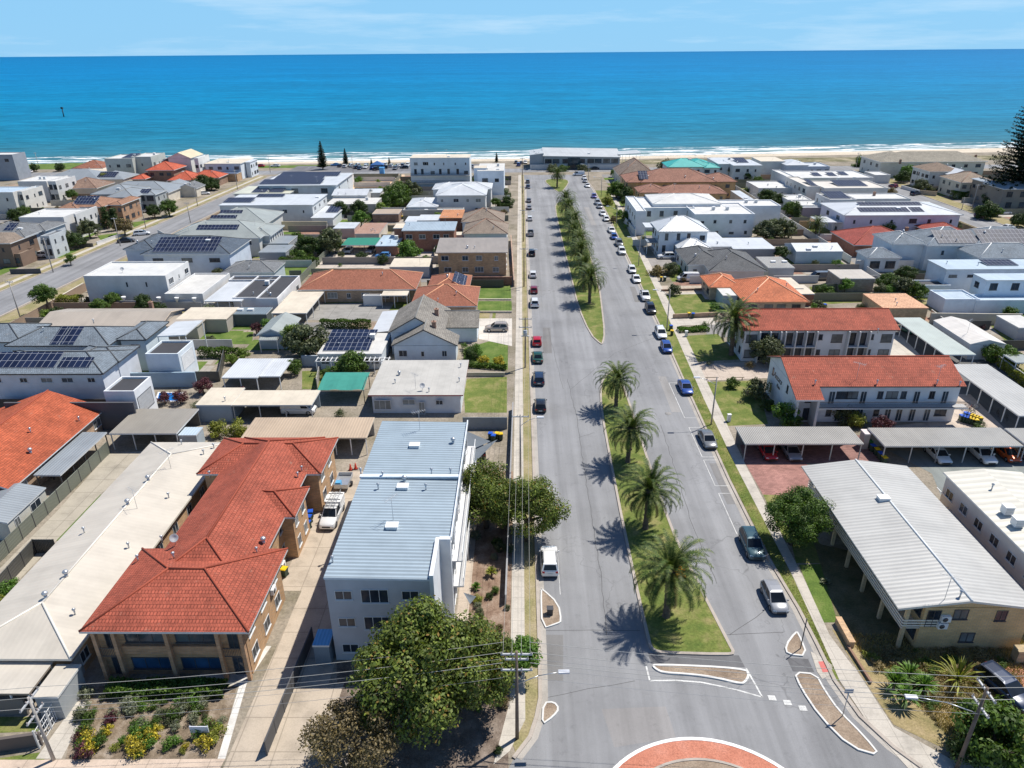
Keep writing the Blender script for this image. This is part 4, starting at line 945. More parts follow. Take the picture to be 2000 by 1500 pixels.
bd('house', 'white flat roofed house with three rows of dark solar panels', 'house', [B((505, 361), (655, 363), (652, 338), 6.3, 'skill', over=.5)], m_render((.6, .65, .68)), WHR, wins=[(0, 'S', 3, 1, FRD, dict(z0=3.5, sizes=[(2.4, 1.6)])), (0, 'E', 2, 2)], solar=[(0, 'S', .0, .78, .06, .3), (0, 'S', .08, .72, .36, .62), (0, 'S', .05, .85, .7, .95)])
bd('house', 'white roofed house with two pale solar strips left of centre', 'house', [B((455, 378), (565, 378), (565, 363), 4.5, 'skill', over=.4)], WW, m_metal_roof((.62, .62, .5), .4, .2), solar=[(0, 'S', .3, .55, .1, .8), (0, 'S', .6, .85, .1, .8)])
bd('house', 'large white box house with a wide white flat roof behind the grey hips', 'house', [B((430, 399), (608, 402), (632, 379), 6.5, 'skill', over=.3), B((607, 425), (650, 426), (664, 402), 3.2, 'skill', over=.3)], m_render((.62, .64, .64)), WHR, wins=[(0, 'S', 5, 1, FRW, dict(z0=3.8)), (0, 'E', 3, 2)], solar=[(0, 'S', .0, .3, .2, .5), (0, 'S', .25, .55, .7, .9), (1, 'S', .4, .95, .4, .85)], vents=[(0, 620, 386, 'hatch')])
bd('house', 'white gabled roof house among the far roofs with two roof vents', 'house', [B((648, 381), (716, 382), 12, 4.0, 'gable', 12, .3, axis='x'), B((700, 376), (742, 377), 9, 3.4, 'skill', over=.2)], WW, WHR, wins=[(0, 'S', 3, 1)], vents=[(0, 660, 374), (0, 675, 374)])
bd('shed', 'long grey flat roofed garage behind the leafy garden', 'garage', [B((637, 398), (733, 399), (740, 386), 3.0, 'skill', over=.1)], m_render((.45, .45, .42)), LGF)
bd('house', 'white block with a beige roof corner near the coastal car park', 'house', [B((610, 352), (672, 352), (680, 338), 4.5, 'skill', over=.2), B((585, 341), (650, 343), (655, 334), 5.5, 'skill', over=.2, rm=BGF)], WW, WHR)
bd('house', 'sage grey hipped house with tube collectors and a solar strip', 'house', [
    B((325, 464), (505, 467), 17, 5.2, 'hip', 20, .6), B((392, 437), (520, 437), 17, 5.2, 'hip', 20, .5), B((455, 470), (540, 452), 13, 5.0, 'hip', 18, .5)], m_render((.6, .6, .58)), GRG, cap=m_plain((.4, .42, .4), .6), wins=[(0, 'S', 5, 1, FRW, dict(z0=3.2)), (2, 'E', 6, 1, FRD, dict(z0=2.6, sizes=[(.6, 1.6)]))],
    solar=[(0, 'S', .28, .72, .45, .72), (1, 'S', .1, .5, .3, .5), (1, 'S', .2, .55, .62, .8)])
bd('house', 'pale blue two storey house with a navy solar covered roof', 'house', [
    B((275, 496), (448, 497), 15, 6.3, 'hip', 20, .5), B((240, 487), (300, 487), 15, 6.3, 'hip', 20, .4)], m_render((.58, .64, .72)), m_tile((.1, .13, .17)), fascia=FRW, cap=CAPD, wins=[(0, 'S', 3, 1, FRD, dict(z0=4.2, sizes=[(2.6, 1.0)]))], solar=[(0, 'S', .12, .82, .1, .9)])
bd('garage', 'grey blue hip roofed garage beside the navy roofed house', 'garage', [B((432, 532), (535, 532), 9, 3.2, 'hip', 20, .3)], m_render((.5, .55, .6)), GRT, cap=CAPG)
bd('patio_cover', 'grey metal patio roofs beside the sage hipped house', 'patio cover', [B((505, 492), (557, 493), (575, 478), 3.2, 'skill', over=.1), B((515, 475), (562, 476), (580, 460), 3.0, 'skill', over=.1)], m_render((.3, .32, .35)), GRM)
# west of the parallel street
bd('tower_house', 'brown three storey house with a white slab roof at the far left edge', 'house', [B((-60, 303), (27, 301), 9, 11.0, 'flat'), B((-60, 316), (20, 316), 4, 7.5, 'flat', wall=BKB)], m_render((.3, .33, .38)), WHF, wins=[(0, 'S', 3, 1, FRD, dict(z0=8)), (1, 'S', 3, 1, FRD, dict(z0=4))])
bd('house', 'low dusky red hip roof near the beach grass', 'house', [B((140, 329), (200, 329), 14, 3.2, 'hip', 22, .4)], BKT, RBR, cap=CAPB)
bd('house', 'low cream flat roofed house front of the dusky red roof', 'house', [B((146, 334), (215, 334), (216, 326), 3, 'skill', over=.2)], CW, BGF)
bd('house', 'grey white modern seafront house with a slanting flat roof', 'house', [B((198, 311), (262, 308), (262, 301), 9.0, 'flat'), B((252, 307), (297, 305), 14, 9.3, 'flat')], m_render((.5, .52, .48)), WHF, wins=[(0, 'S', 3, 2, FRD), (1, 'E', 3, 2, FRD), (1, 'S', 1, 2, FRD)], solar=[(0, 'S', .5, .9, .2, .8)])
bd('house', 'two storey house with stacked vivid orange red hip roofs', 'house', [
    B((272, 336), (349, 329), 13, 6.3, 'hip', 24, .7), B((326, 352), (378, 352), 13, 3.6, 'hip', 26, .5), B((366, 348), (428, 347), 11, 3.4, 'hip', 24, .5), B((255, 350), (283, 350), 11, 3.6, 'hip', 24, .5)], m_brick((.34, .2, .13)), m_tile((.58, .13, .07)), cap=CAPR, wins=[(0, 'S', 3, 1, FRD, dict(z0=4)), (0, 'E', 2, 1)])
bd('house', 'cream gabled seafront house with a black gable front and white side block', 'house', [B((326, 309), (372, 309), 14, 9.2, 'gable', 24, .4, axis='y', rm=m_metal_roof((.7, .6, .4), .4, .2)), B((366, 313), (398, 305), 12, 9.6, 'flat'), B((314, 316), (348, 316), 7, 7.6, 'gable', 28, .3, axis='y', rm=DKM, wall=DGW)], m_render((.7, .7, .68)), WHF, wins=[(1, 'E', 3, 2, FRD), (1, 'S', 1, 2, FRD), (0, 'S', 1, 1, FRD)])
bd('house', 'white seafront house with a cream flat roof and glass balcony', 'house', [B((400, 319), (468, 320), (490, 309), 6.8, 'skill', over=.3), B((465, 322), (500, 312), 10, 6.6, 'skill', over=.2, rm=WHR)], m_render((.66, .7, .74)), BGF, wins=[(0, 'S', 4, 2, FRD), (1, 'E', 3, 2, FRD)])
bd('house', 'brick garage house below the cream roofed seafront house', 'garage', [B((425, 339), (462, 339), (463, 335), 3.4, 'skill', over=.1)], BKO, m_metal_roof((.1, .14, .22), .4, .3))
bd('house', 'long low house with a slate blue hipped roof and dark solar patch', 'house', [B((75, 353), (195, 352), 18, 3.4, 'hip', 20, .4), B((180, 350), (240, 350), 14, 3.6, 'hip', 20, .4)], CW, GRM, solar=[(1, 'S', .1, .7, .2, .8)])
bd('house', 'low brown tiled hipped house with a white verandah strip', 'house', [B((118, 368), (188, 368), 14, 3.4, 'hip', 24, .5), B((120, 371), (205, 362), 3, 2.8, 'skill', over=.1, rm=WHR, posts=4)], CW, m_tile((.3, .2, .15)), cap=CAPB)
bd('house', 'white cubic two storey house with wide windows behind the small palms', 'house', [B((42, 352), (82, 356), 14, 7.5, 'flat'), B((78, 358), (122, 350), 13, 7.6, 'flat')], WW, WHF, wins=[(1, 'S', 2, 2, FRD, dict(sizes=[(2.2, 1.8)])), (1, 'E', 3, 2, FRD), (0, 'S', 1, 2, FRD)], ac=[(0, 80, 350), (0, 88, 350)])
bd('house', 'cube shaped house with cream walls at the left edge above the shrubs', 'house', [B((-60, 374), (18, 377), 12, 7.5, 'flat'), B((14, 378), (56, 370), 12, 7.3, 'flat')], m_render((.66, .64, .6)), m_flatroof((.4, .5, .6)), wins=[(1, 'S', 2, 2, FRD, dict(sizes=[(2.0, 1.8)])), (1, 'E', 3, 2, FRD), (0, 'S', 3, 2, FRD)])
bd('house', 'wide single storey house with a mid grey roof and cream garage gable', 'house', [B((180, 378), (330, 376), 18, 3.6, 'hip', 18, .4), B((303, 367), (350, 366), 12, 3.4, 'gable', 18, .3, axis='y', wall=CW), B((345, 368), (382, 369), 9, 3.2, 'gable', 22, .3, axis='y', rm=GRT)], CW, GRM, cap=CAPG, wins=[(1, 'E', 2, 1)], solar=[(2, 'W', .1, .9, .1, .9)])
bd('house', 'grey hip roofed two storey house with a dark balcony', 'house', [B((176, 379), (256, 379), 14, 6.4, 'hip', 18, .5), B((203, 386), (262, 385), 14, 6.2, 'hip', 20, .5), B((258, 383), (309, 378), 9, 6.0, 'hip', 16, .3)], m_render((.36, .38, .38)), GRM, cap=CAPG, wins=[(1, 'S', 2, 2, FRD), (2, 'S', 2, 2, FRD, dict(sizes=[(2.4, 1.8)])), (2, 'E', 2, 2, FRD)], solar=[(2, 'S', .1, .6, .2, .9)])
bd('house', 'orange brick two storey house with a brown tiled roof and arched porch', 'house', [B((125, 405), (200, 404), 13, 6.2, 'hip', 22, .5), B((190, 408), (256, 393), 13, 6.2, 'hip', 22, .5), B((110, 408), (150, 408), 12, 6, 'hip', 22, .4)], m_brick((.5, .28, .16)), m_tile((.36, .2, .13)), cap=CAPB, wins=[(1, 'S', 2, 2, FRD), (1, 'E', 3, 2, FRD)], solar=[(0, 'S', .15, .75, .2, .9)])
bd('house', 'white angular modern two storey house beside tall cypress shrubs', 'house', [B((40, 423), (120, 425), 13, 7.0, 'flat'), B((116, 428), (172, 409), 12, 7.2, 'flat')], WW, WHF, wins=[(1, 'S', 2, 2, FRD, dict(sizes=[(2.0, 2.0)])), (1, 'E', 4, 2, FRD), (0, 'S', 2, 1, FRD)])
bd('house', 'grey hip roofed two storey house with a white columned front', 'house', [B((-60, 463), (48, 463), 14, 6.6, 'hip', 20, .6), B((40, 452), (92, 449), 10, 6.6, 'hip', 20, .4), B((65, 466), (108, 456), 7, 6.2, 'flat')], m_render((.5, .53, .55)), GRT, cap=CAPG, wins=[(2, 'S', 2, 2, FRD, dict(sizes=[(.8, 1.9)])), (2, 'E', 2, 2, FRD), (0, 'S', 3, 2, FRD)], solar=[(0, 'S', .5, .68, .4, .9)])
bd('house', 'brown balconied two storey house cut by the left edge', 'house', [B((-90, 482), (36, 469), 12, 6.4, 'hip', 14, .5), B((-30, 500), (48, 492), 6, 3.4, 'flat')], m_render((.22, .15, .11)), TAUPE, wins=[(0, 'E', 2, 2, FRD), (0, 'S', 3, 2, FRD), (1, 'S', 3, 1, FRD)])
# ===== right side
T, bl = bd('surf_club', 'long low grey surf club with a pleated pale metal roof on the beach front', 'club building', [
    B((1035, 303), (1062, 302), (1062, 293), 6.6, 'skill', over=.1, sk=(.12, 0)), B((1060, 303), (1215, 305), 16, 6.3, 'skill', over=.5, sk=(-.02, .12)), B((1210, 304), (1249, 299), 12, 6.4, 'skill', over=.3, posts=3, sk=(.05, 0))], m_render((.34, .38, .4)), m_metal_roof((.55, .57, .57), .5, .3),
    wins=[(1, 'S', 9, 1, FRD, dict(z0=2.9, sizes=[(5.0, 1.9)]))])
x0, x1, y0, y1 = bl[1]['w']; m = MB(); m.box(bl[0]['w'][0], x0+11, y0-.6, y0-.05, 0, 2.4); m.box(x0+17, x1, y0-.5, y0-.05, 0, 2.3); part('base_wall', m, m_render((.6, .6, .58)), T)
m = MB(); m.box(x0+11.2, x0+16.8, y0-.3, y0-.05, 0, 5.3); part('glass_entry', m, m_glass((.02, .05, .07)), T)
bd('house', 'steep taupe tiled hip roof next to the surf club', 'house', [B((1210, 345), (1283, 342), 22, 4.5, 'hip', 34, .6)], CW, m_tile((.26, .2, .16)), cap=CAPB, wins=[(0, 'W', 3, 1), (0, 'S', 3, 1)])
bd('beach_house', 'white seafront house with a bright turquoise metal roof', 'house', [B((1305, 327), (1378, 325), 14, 6.3, 'hip', 20, .5), B((1340, 324), (1400, 326), 16, 6.3, 'hip', 18, .5), B((1375, 328), (1407, 327), 10, 6.0, 'hip', 20, .5)], m_render((.64, .7, .72)), TURQ, fascia=m_plain((.1, .5, .46), .5), cap=m_plain((.1, .5, .46), .5), wins=[(0, 'S', 3, 2, FRD), (2, 'S', 2, 2, FRD)])
bd('brick_flats', 'long orange brick flats with brown tiled hips, the row farther from the camera', 'flats', [B((1224, 357), (1290, 355), 18, 6.2, 'hip', 20, .6), B((1250, 356), (1400, 355), 18, 6.3, 'hip', 22, .6), B((1383, 356), (1440, 354), 13, 6.2, 'hip', 22, .6)], m_brick((.62, .38, .16)), m_tile((.34, .17, .12)), fascia=CAPB, cap=CAPB, wins=[(1, 'S', 8, 2, FRD), (2, 'S', 2, 2, FRD), (0, 'W', 3, 2, FRD)], solar=[(1, 'S', .0, .12, .2, .8)])
bd('brick_flats', 'orange brick flats with brown tiled hips, the row nearer the camera', 'flats', [B((1247, 376), (1305, 376), 11, 6.0, 'hip', 22, .5), B((1288, 379), (1422, 378), 11, 6.0, 'hip', 22, .5)], m_brick((.66, .42, .18)), m_tile((.34, .17, .12)), fascia=CAPB, cap=CAPB, wins=[(1, 'S', 7, 2, FRD), (0, 'S', 3, 2, FRD), (0, 'W', 2, 2, FRD)])
bd('house', 'white boxy seafront house with stepped pale roofs right of the turquoise roof', 'house', [B((1399, 318), (1455, 322), 20, 6.8, 'skill', over=.2), B((1432, 323), (1490, 323), 18, 6.9, 'skill', over=.2), B((1486, 315), (1535, 315), 14, 7, 'skill', over=.2, rm=BGF)], m_render((.62, .65, .64)), WHR, wins=[(0, 'S', 3, 2, FRD), (1, 'S', 3, 2, FRD)], solar=[(1, 'S', .3, .7, .4, .9)])
bd('house', 'white blue roofed beach house cluster before the sand', 'house', [B((1536, 323), (1580, 322), 14, 6.2, 'hip', 14, .3), B((1550, 325), (1622, 325), 12, 5.5, 'flat')], m_render((.5, .56, .64)), WHR, wins=[(1, 'S', 5, 1, FRD, dict(z0=3))])
bd('townhouses', 'large white modern complex of flat roofs with wall parapets beside the street', 'townhouses', [
    B((1243, 412), (1262, 412), 24, 7.2, 'flat'), B((1258, 406), (1357, 405), 18, 6.8, 'flat'), B((1355, 416), (1478, 420), 17, 6.8, 'flat'), B((1275, 398), (1410, 398), 16, 7.4, 'hip', 12, .2), B((1410, 400), (1530, 404), 10, 6.6, 'flat')], m_render((.72, .75, .78)), WHF, cap=CAPW,
    wins=[(0, 'W', 5, 2, FRD), (1, 'S', 4, 1, FRD, dict(z0=4.2, sizes=[(1.2, 1.6)])), (2, 'S', 4, 2, FRD, dict(sizes=[(1.4, .6), (.8, .9)]))], ac=[(2, 1393, 410), (2, 1420, 410), (1, 1352, 396), (4, 1457, 396), (4, 1476, 396)])
bd('house', 'white two storey house with a snow white gabled roof and deck above the driveway', 'house', [B((1285, 452), (1388, 452), 12, 6.6, 'hip', 26, .6), B((1261, 444), (1284, 444), 6, 6.2, 'skill', over=.1, posts=1), B((1325, 487), (1392, 487), 8, 3.2, 'hip', 26, .4)], m_render((.7, .75, .8)), WHR, cap=CAPW, wins=[(0, 'S', 4, 2, FRD, dict(sizes=[(.9, 1.8), (1.4, 1.2)])), (0, 'W', 3, 2, FRD)])
T = thing('deck', 'raised timber deck with dark railing above the white car', 'deck', *P(1288, 470), 0)
a = P(1262, 470, 3.2); c = P(1312, 473, 3.2); m = MB(); m.box(a[0], c[0], a[1]-2, a[1]+3, 3.0, 3.2); part('floor', m, m_plain((.25, .3, .36), .8), T); rail(T, a[0], c[0], a[1]-1.95, 3.2, FRD); m = MB()
for k in range(4): x = a[0]+(c[0]-a[0])*k/3; m.box(x-.08, x+.08, a[1]-1.9, a[1]-1.74, 0, 3.0)
part('posts', m, WHM, T)
bd('garage', 'white flat roofed annex with a small roof vent behind the small white hip', 'annex', [B((1385, 481), (1430, 482), (1428, 453), 3.4, 'skill', over=.1)], WW, WHR, vents=[(0, 1401, 476, 'whirly')])
bd('garage', 'low long white flat roof above the charcoal tiles', 'annex', [B((1432, 486), (1517, 486), (1512, 464), 3.2, 'skill', over=.1)], m_render((.3, .3, .32)), WHR)
bd('house', 'charcoal tiled hipped house beside the white van driveway', 'house', [B((1342, 517), (1420, 517), 15, 3.3, 'hip', 24, .5), B((1384, 528), (1500, 530), 17, 3.3, 'hip', 22, .5)], WW, m_tile((.13, .135, .14)), cap=CAPD, wins=[(0, 'W', 3, 1, FRD), (0, 'S', 3, 1, FRD)])
T, bl = bd('house', 'single storey house with bright orange tiles and pale ridge caps', 'house', [B((1452, 589), (1583, 590), 15, 3.1, 'hip', 24, .6), B((1385, 561), (1450, 561), 9, 3.1, 'hip', 24, .5)], m_brick((.6, .46, .34)), m_tile((.6, .19, .09), .34, .35), cap=m_plain((.8, .45, .28), .7), fascia=CAPO, wins=[(0, 'S', 4, 1, FRD, dict(sizes=[(1.8, 1.4)])), (1, 'W', 2, 1, FRD)])
bd('porch', 'white flat porch roof at the front corner of the orange tiled house', 'porch', [B((1412, 577), (1442, 577), (1432, 559), 2.9, 'skill', over=.1)], m_render((.4, .5, .56)), LGF)
bd('shed', 'two small cream flat roofs behind the orange tiled house', 'shed', [B((1545, 563), (1570, 563), (1557, 542), 2.9, 'skill', over=.1), B((1562, 574), (1592, 574), (1575, 556), 2.7, 'skill', over=.1)], BKR, BGF)
bd('shed', 'pale gabled shed with translucent strips left of the dry yard', 'shed', [B((1502, 524), (1552, 522), (1546, 501), 2.8, 'skill', over=.1)], GW, CORG, vents=[(0, 1510, 512, 'hatch'), (0, 1532, 512, 'hatch')])
bd('shed', 'white gabled metal shed with grey stripes behind the red brown roof', 'shed', [B((1555, 491), (1648, 491), 9, 3.2, 'gable', 14, .1, axis='x')], m_render((.5, .58, .66)), WHR)
bd('shed', 'curved beige metal shed beside the covered van', 'shed', [B((1640, 543), (1712, 545), (1690, 526), 3.2, 'skill', over=.1)], m_brick((.4, .35, .3)), m_metal_roof((.6, .54, .46), .4, .4))
bd('brick_garage', 'long tan brick garage with a pale orange tiled flat roof', 'garage', [B((1726, 602), (1814, 601), (1770, 573), 3.1, 'skill', over=.1)], m_brick((.62, .45, .25)), m_tile((.72, .42, .26)), fascia=CAPO)
# red roofed flats (far)
T, bl = bd('apartment_block', 'white two storey flats with red tiles, the farther one behind the big palm', 'flats', [B((1452, 646), (1758, 644), 10.5, 6.0, 'gable', 22, .5, axis='x')], m_render((.68, .7, .72)), RED2, cap=CAPR, fascia=FRD, vents=[(0, 1716, 640, 'pipe')])
x0, x1, y0, y1 = bl[0]['w']
for s in (0, 1):
    z = .1+s*2.85
    for f, w_, k_ in ((.30, 1.3, 'd'), (.37, 1.3, 'd'), (.44, 1.3, 'd'), (.51, .7, 'w'), (.62, 1.9, 'W'), (.72, 1.3, 'd'), (.79, 1.3, 'd'), (.85, .7, 'w'), (.95, 1.9, 'W'), (.05, 1.9, 'W'), (.13, 1.3, 'd'), (.2, 1.3, 'd')):
        x = x0+(x1-x0)*f
        if k_ == 'd': window(T, x, y0, z+.05, 'S', w_, 2.35, FRD, GL[0], 'door')
        elif k_ == 'w': window(T, x, y0, z+1.1, 'S', w_, 1.0, FRD, GL[0])
        else: window(T, x, y0, z+.6, 'S', w_, 1.5, FRD, GL[2])
    for k in range(3): window(T, x0, y0+1.5+k*2.8, z+1, 'W', 1, 1.2, FRD)
m = MB()
for f in (.265, .335, .405, .475, .685, .755, .825, .095, .165, .235): x = x0+(x1-x0)*f; m.box(x-.1, x+.1, y0-.9, y0-.06, 0, 5.8)
part('fin_wall', m, WW, T); m = MB(); m.box(x0+(x1-x0)*.26, x0+(x1-x0)*.48, y0-.88, y0-.02, 2.82, 2.98); m.box(x0+(x1-x0)*.68, x0+(x1-x0)*.83, y0-.88, y0-.02, 2.82, 2.98); part('balcony', m, WW, T)
# red roofed flats (near)
T, bl = bd('apartment_block', 'white two storey flats with red tiles and name lettering on the end wall', 'flats', [
    B((1546, 755), (1889, 755), 11.5, 6.0, 'gable', 22, .5, axis='x')], m_render((.7, .72, .74)), RED2, cap=CAPR, fascia=FRD, vents=[(0, 1592, 748), (0, 1713, 748), (0, 1830, 748), (0, 1675, 730, 'ant'), (0, 1832, 740, 'ant'), (0, 1874, 752, 'pipe')])
b = bl[0]; x0, x1, y0, y1 = b['w']; ex0 = b['e'][0]
sx = P(1548, 778, 6.0)[0]; xx1 = P(1610, 778, 5.2)[0]; t_ = tan(radians(22))
m = MB(); dz = 2.4*t_; m.face([(ex0, b['e'][2]-2.4, 6.0-dz), (xx1, b['e'][2]-2.4, 6.0-dz), (xx1, b['e'][2], 6.01), (ex0, b['e'][2], 6.01)]); m.face([(ex0, b['e'][2]-2.4, 5.8-dz), (ex0, b['e'][2], 5.8), (xx1, b['e'][2], 5.8), (xx1, b['e'][2]-2.4, 5.8-dz)], 1); m.box(ex0, xx1, b['e'][2]-2.42, b['e'][2]-2.4, 5.78-dz, 6.0-dz, 1)
part('roof', m, [RED2, FRW], T)
m = MB(); m.box(x0-.02, x0+.25, y0-2.2, y0+.01, 0, 5.0); m.box(xx1-.6, xx1-.25, y0-2.2, y0+.01, 0, 5.0); part('fin_wall', m, WW, T)
m = MB(); m.box(xx1, x1+1, y0-1.4, y0-.01, 2.75, 2.93); part('balcony', m, WW, T); rail(T, xx1, x1+1, y0-1.36, 2.93, FRD)
for s in (0, 1):
    z = .1+s*2.85
    for f in (.24, .30, .36, .43, .53, .6, .67, .75, .84, .92):
        x = x0+(x1-x0)*f; k_ = RND.choice('wWd') if f not in (.43, .75) else 'd'
        if k_ == 'd': window(T, x, y0, z+.02, 'S', .9, 2.05, FRW, GL[1], 'door')
        else: window(T, x, y0, z+.9, 'S', .8 if k_ == 'w' else 1.7, 1.15, FRD)
    window(T, x0, y0+2, z+.9, 'W', .6, 1.2, FRD, GL[0]); window(T, x0, y0+8.5, z+.9, 'W', .6, 1.2, FRD, GL[0]); window(T, x0+3, y0, z+.3, 'S', 2, 1.9, FRD, GL[0])
# script lettering on the end wall (facing the street)
def letters(T, txt, loc, rot, size, mat, ext=.02, shear=.3, name='lettering'):
    c = bpy.data.curves.new('t', 'FONT'); c.body = txt; c.size = size; c.extrude = ext; c.shear = shear; c.align_x = 'CENTER'
    o = bpy.data.objects.new('t', c); COL.objects.link(o); dg = bpy.context.evaluated_depsgraph_get(); me = bpy.data.meshes.new_from_object(o.evaluated_get(dg)); bpy.data.objects.remove(o)
    me.materials.clear(); me.materials.append(mat); q = bpy.data.objects.new(name, me); q.location = Vector(loc)-T.location; q.rotation_euler = rot; link(q, T)
letters(T, 'Anzacs', (x0-.04, y0+6.3, 3.9), (pi/2, 0, -pi/2), 1.3, FRD); letters(T, 'Flats', (x0-.04, y0+5.6, 2.9), (pi/2, 0, -pi/2), .8, FRD)
# carports right
bd('carport', 'long pale green carport with skillion roof behind the farther red roofed flats', 'carport', [B((1846, 693), (1906, 692), (1812, 620), 2.7, 'skill', over=.2, posts=1, posty=5)], GW, m_metal_roof((.5, .55, .5), .4, .3))
bd('carport', 'long grey ribbed carport at the right edge above the parked motorbikes', 'carport', [B((1990, 812), (2080, 812), (1940, 711), 2.7, 'skill', over=.2, posts=1, posty=5)], GW, CORW)
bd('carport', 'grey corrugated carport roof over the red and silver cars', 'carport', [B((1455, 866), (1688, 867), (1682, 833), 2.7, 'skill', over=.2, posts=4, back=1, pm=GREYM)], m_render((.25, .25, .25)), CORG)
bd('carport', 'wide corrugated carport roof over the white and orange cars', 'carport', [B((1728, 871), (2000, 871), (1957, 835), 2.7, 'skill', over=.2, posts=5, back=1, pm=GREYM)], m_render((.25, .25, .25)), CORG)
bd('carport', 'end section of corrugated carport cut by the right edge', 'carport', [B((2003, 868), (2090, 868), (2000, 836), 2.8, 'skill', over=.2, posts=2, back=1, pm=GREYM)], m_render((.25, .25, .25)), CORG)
bd('shed', 'small pinkish flat roofed bin shed between the two carports', 'shed', [B((1690, 848), (1702, 848), (1698, 838), 2.4, 'skill', over=.05)], m_render((.5, .48, .46)), m_flatroof((.7, .6, .58)))
# cream brick flats near right
h = 5.4
T, bl = bd('apartment_block', 'two storey beige brick flats under a pale ribbed gable roof with street side balcony', 'flats', [
    BW(33.4, 45.9, 49.0, 73.0, 5.1, 'gable', 8, .35, axis='y', wl=2.65)], m_brick((.72, .5, .24), (.66, .45, .21)), CORW, fascia=m_plain((.68, .66, .6), .5), cap=m_plain((.7, .72, .72), .4), vents=[(0, 1725, 975, 'hatch'), (0, 1875, 1165, 'pipe'), (0, 1845, 1170, 'ant')])
b = bl[0]; x0, x1, y0, y1 = b['w']
# balcony slab and slatted railing along the street side
m = MB(); m.box(x0-1.7, x0-.02, y0+.02, y1-.2, 2.45, 2.6); part('balcony', m, CW, T)
m = MB(); m2 = MB()
for k in range(3): m.box(x0-1.72, x0-1.64, y0+.0, y1-.2, 2.75+k*.3, 2.9+k*.3); m.box(x0-1.64, x0+1.6, y0-.04, y0-.005, 2.75+k*.3, 2.9+k*.3)
part('balcony_rail', m, m_plain((.72, .68, .6), .6), T)
for k in range(7): yy = y0+.15+(y1-y0-.6)*k/6; m2.box(x0-1.55, x0-1.25, yy-.15, yy+.15, 0, 5.05)
part('pier', m2, BKC, T)
m = MB(); 
for k in range(6):
    for s in (0, 1): window(T, x0, y0+(y1-y0)*(k+.3)/6, .9+s*2.6, 'W', 1.6, 1.2, FRD); window(T, x0, y0+(y1-y0)*(k+.75)/6, .02+s*2.6, 'W', .9, 2.05, FRD, GL[1], 'door')
window(T, P(1903, 1225, 4.5)[0], y0, 3.6, 'S', 1.3, 1.1, FRD, GL[2]); window(T, P(1888, 1250, 1.2)[0], y0, .9, 'S', 1.3, 1.1, FRD, GL[2]); window(T, P(1970, 1215, 4.5)[0]+.3, y0, 3.4, 'S', 1.0, 1.2, FRD, GL[0])
wallac(T, P(1852, 1210, 4)[0], y0, 3.5); wallac(T, P(1850, 1225, 3.4)[0], y0, 2.7)
window(T, x0+.9, y0, 2.7, 'S', 1.2, 1.9, FRD, GL[0], 'door')
for k in range(6): window(T, x1, y0+(y1-y0)*(k+.5)/6, 3.9, 'E', 1.5, 1.2, FRD)
T, bl = bd('apartment_block', 'two storey cream block with wide ribbed cream roof and slatted landing at the right edge', 'flats', [
    B((2040, 1118), (2230, 1118), (1848, 922), 6.4, 'gable', 6, .3, axis='y')], m_render((.62, .58, .55)), m_metal_roof((.66, .63, .54), 1.0, .35), fascia=WHM, ac=[(0, 1965, 1003), (0, 1985, 1027)], vents=[(0, 1937, 955, 'pipe')])
b = bl[0]; x0, x1, y0, y1 = b['w']
for k in range(6):
    for s in (0, 1): window(T, x0, y0+(y1-y0)*(k+.5)/6, .9+s*3, 'W', 1.4, 1.1, FRW)
m = MB(); m2 = MB(); m.box(x0-1.5, x0-.02, y0, y1-2, 2.8, 2.95); part('balcony', m, GW, T); 
for k in range(3): m2.box(x0-1.52, x0-1.45, y0, y1-2, 3.1+k*.3, 3.25+k*.3)
part('balcony_rail', m2, m_plain((.6, .5, .44), .6), T)
m = MB()
for k in range(9): m.box(x0-2.6, x0-.1, y1-1.8+k*.28, y1-1.6+k*.28, 2.9-k*.3, 2.98-k*.3)
for xx in (x0-2.7, x0-.12): m.box(xx-.04, xx+.04, y1-1.9, y1+.9, 3.9, 3.98)
part('stairs', m, WHM, T)
# right far houses
bd('house', 'white blue two storey box house with square windows at the right edge', 'house', [B((1925, 546), (2060, 548), (1905, 534), 6.2, 'skill', over=.1), B((1847, 584), (1915, 584), (1815, 566), 3.2, 'flat'), B((1905, 585), (2060, 587), 4, 3.0, 'flat')], m_render((.66, .74, .82)), LBM, wins=[(0, 'S', 3, 1, FRD, dict(z0=4, sizes=[(1.6, 1.5)])), (0, 'W', 1, 1, FRD, dict(z0=3.8))])
bd('house', 'long white blue house with a skillion roof and solar strip at the right edge', 'house', [B((1845, 524), (2060, 527), (1810, 507), 6.0, 'skill', over=.2), B((1765, 556), (1860, 558), 4, 2.8, 'flat', rm=DKF)], m_render((.68, .74, .8)), LBM, wins=[(0, 'S', 6, 1, FRD, dict(z0=4.1, sizes=[(1.8, .6)])), (0, 'W', 1, 1, FRD)], solar=[(0, 'S', .45, .75, .3, .75)], vents=[(0, 1849, 515, 'pipe'), (0, 1910, 518, 'pipe')])
bd('house', 'blue grey slate tiled two storey house with broad solar arrays', 'house', [B((1742, 477), (1815, 477), 11, 6.3, 'hip', 22, .4), B((1810, 480), (1935, 480), 14, 6.3, 'hip', 24, .4), B((1905, 480), (2060, 480), 14, 6.4, 'hip', 24, .4), B((1695, 504), (1762, 504), 7, 3.6, 'hip', 26, .3)], m_render((.6, .68, .74)), BGT, cap=CAPW, wins=[(3, 'S', 2, 1, FRD, dict(sizes=[(2.4, 1.8)])), (1, 'S', 2, 1, FRD, dict(z0=4))], solar=[(1, 'S', .2, .85, .1, .8), (2, 'S', .1, .8, .1, .85)])
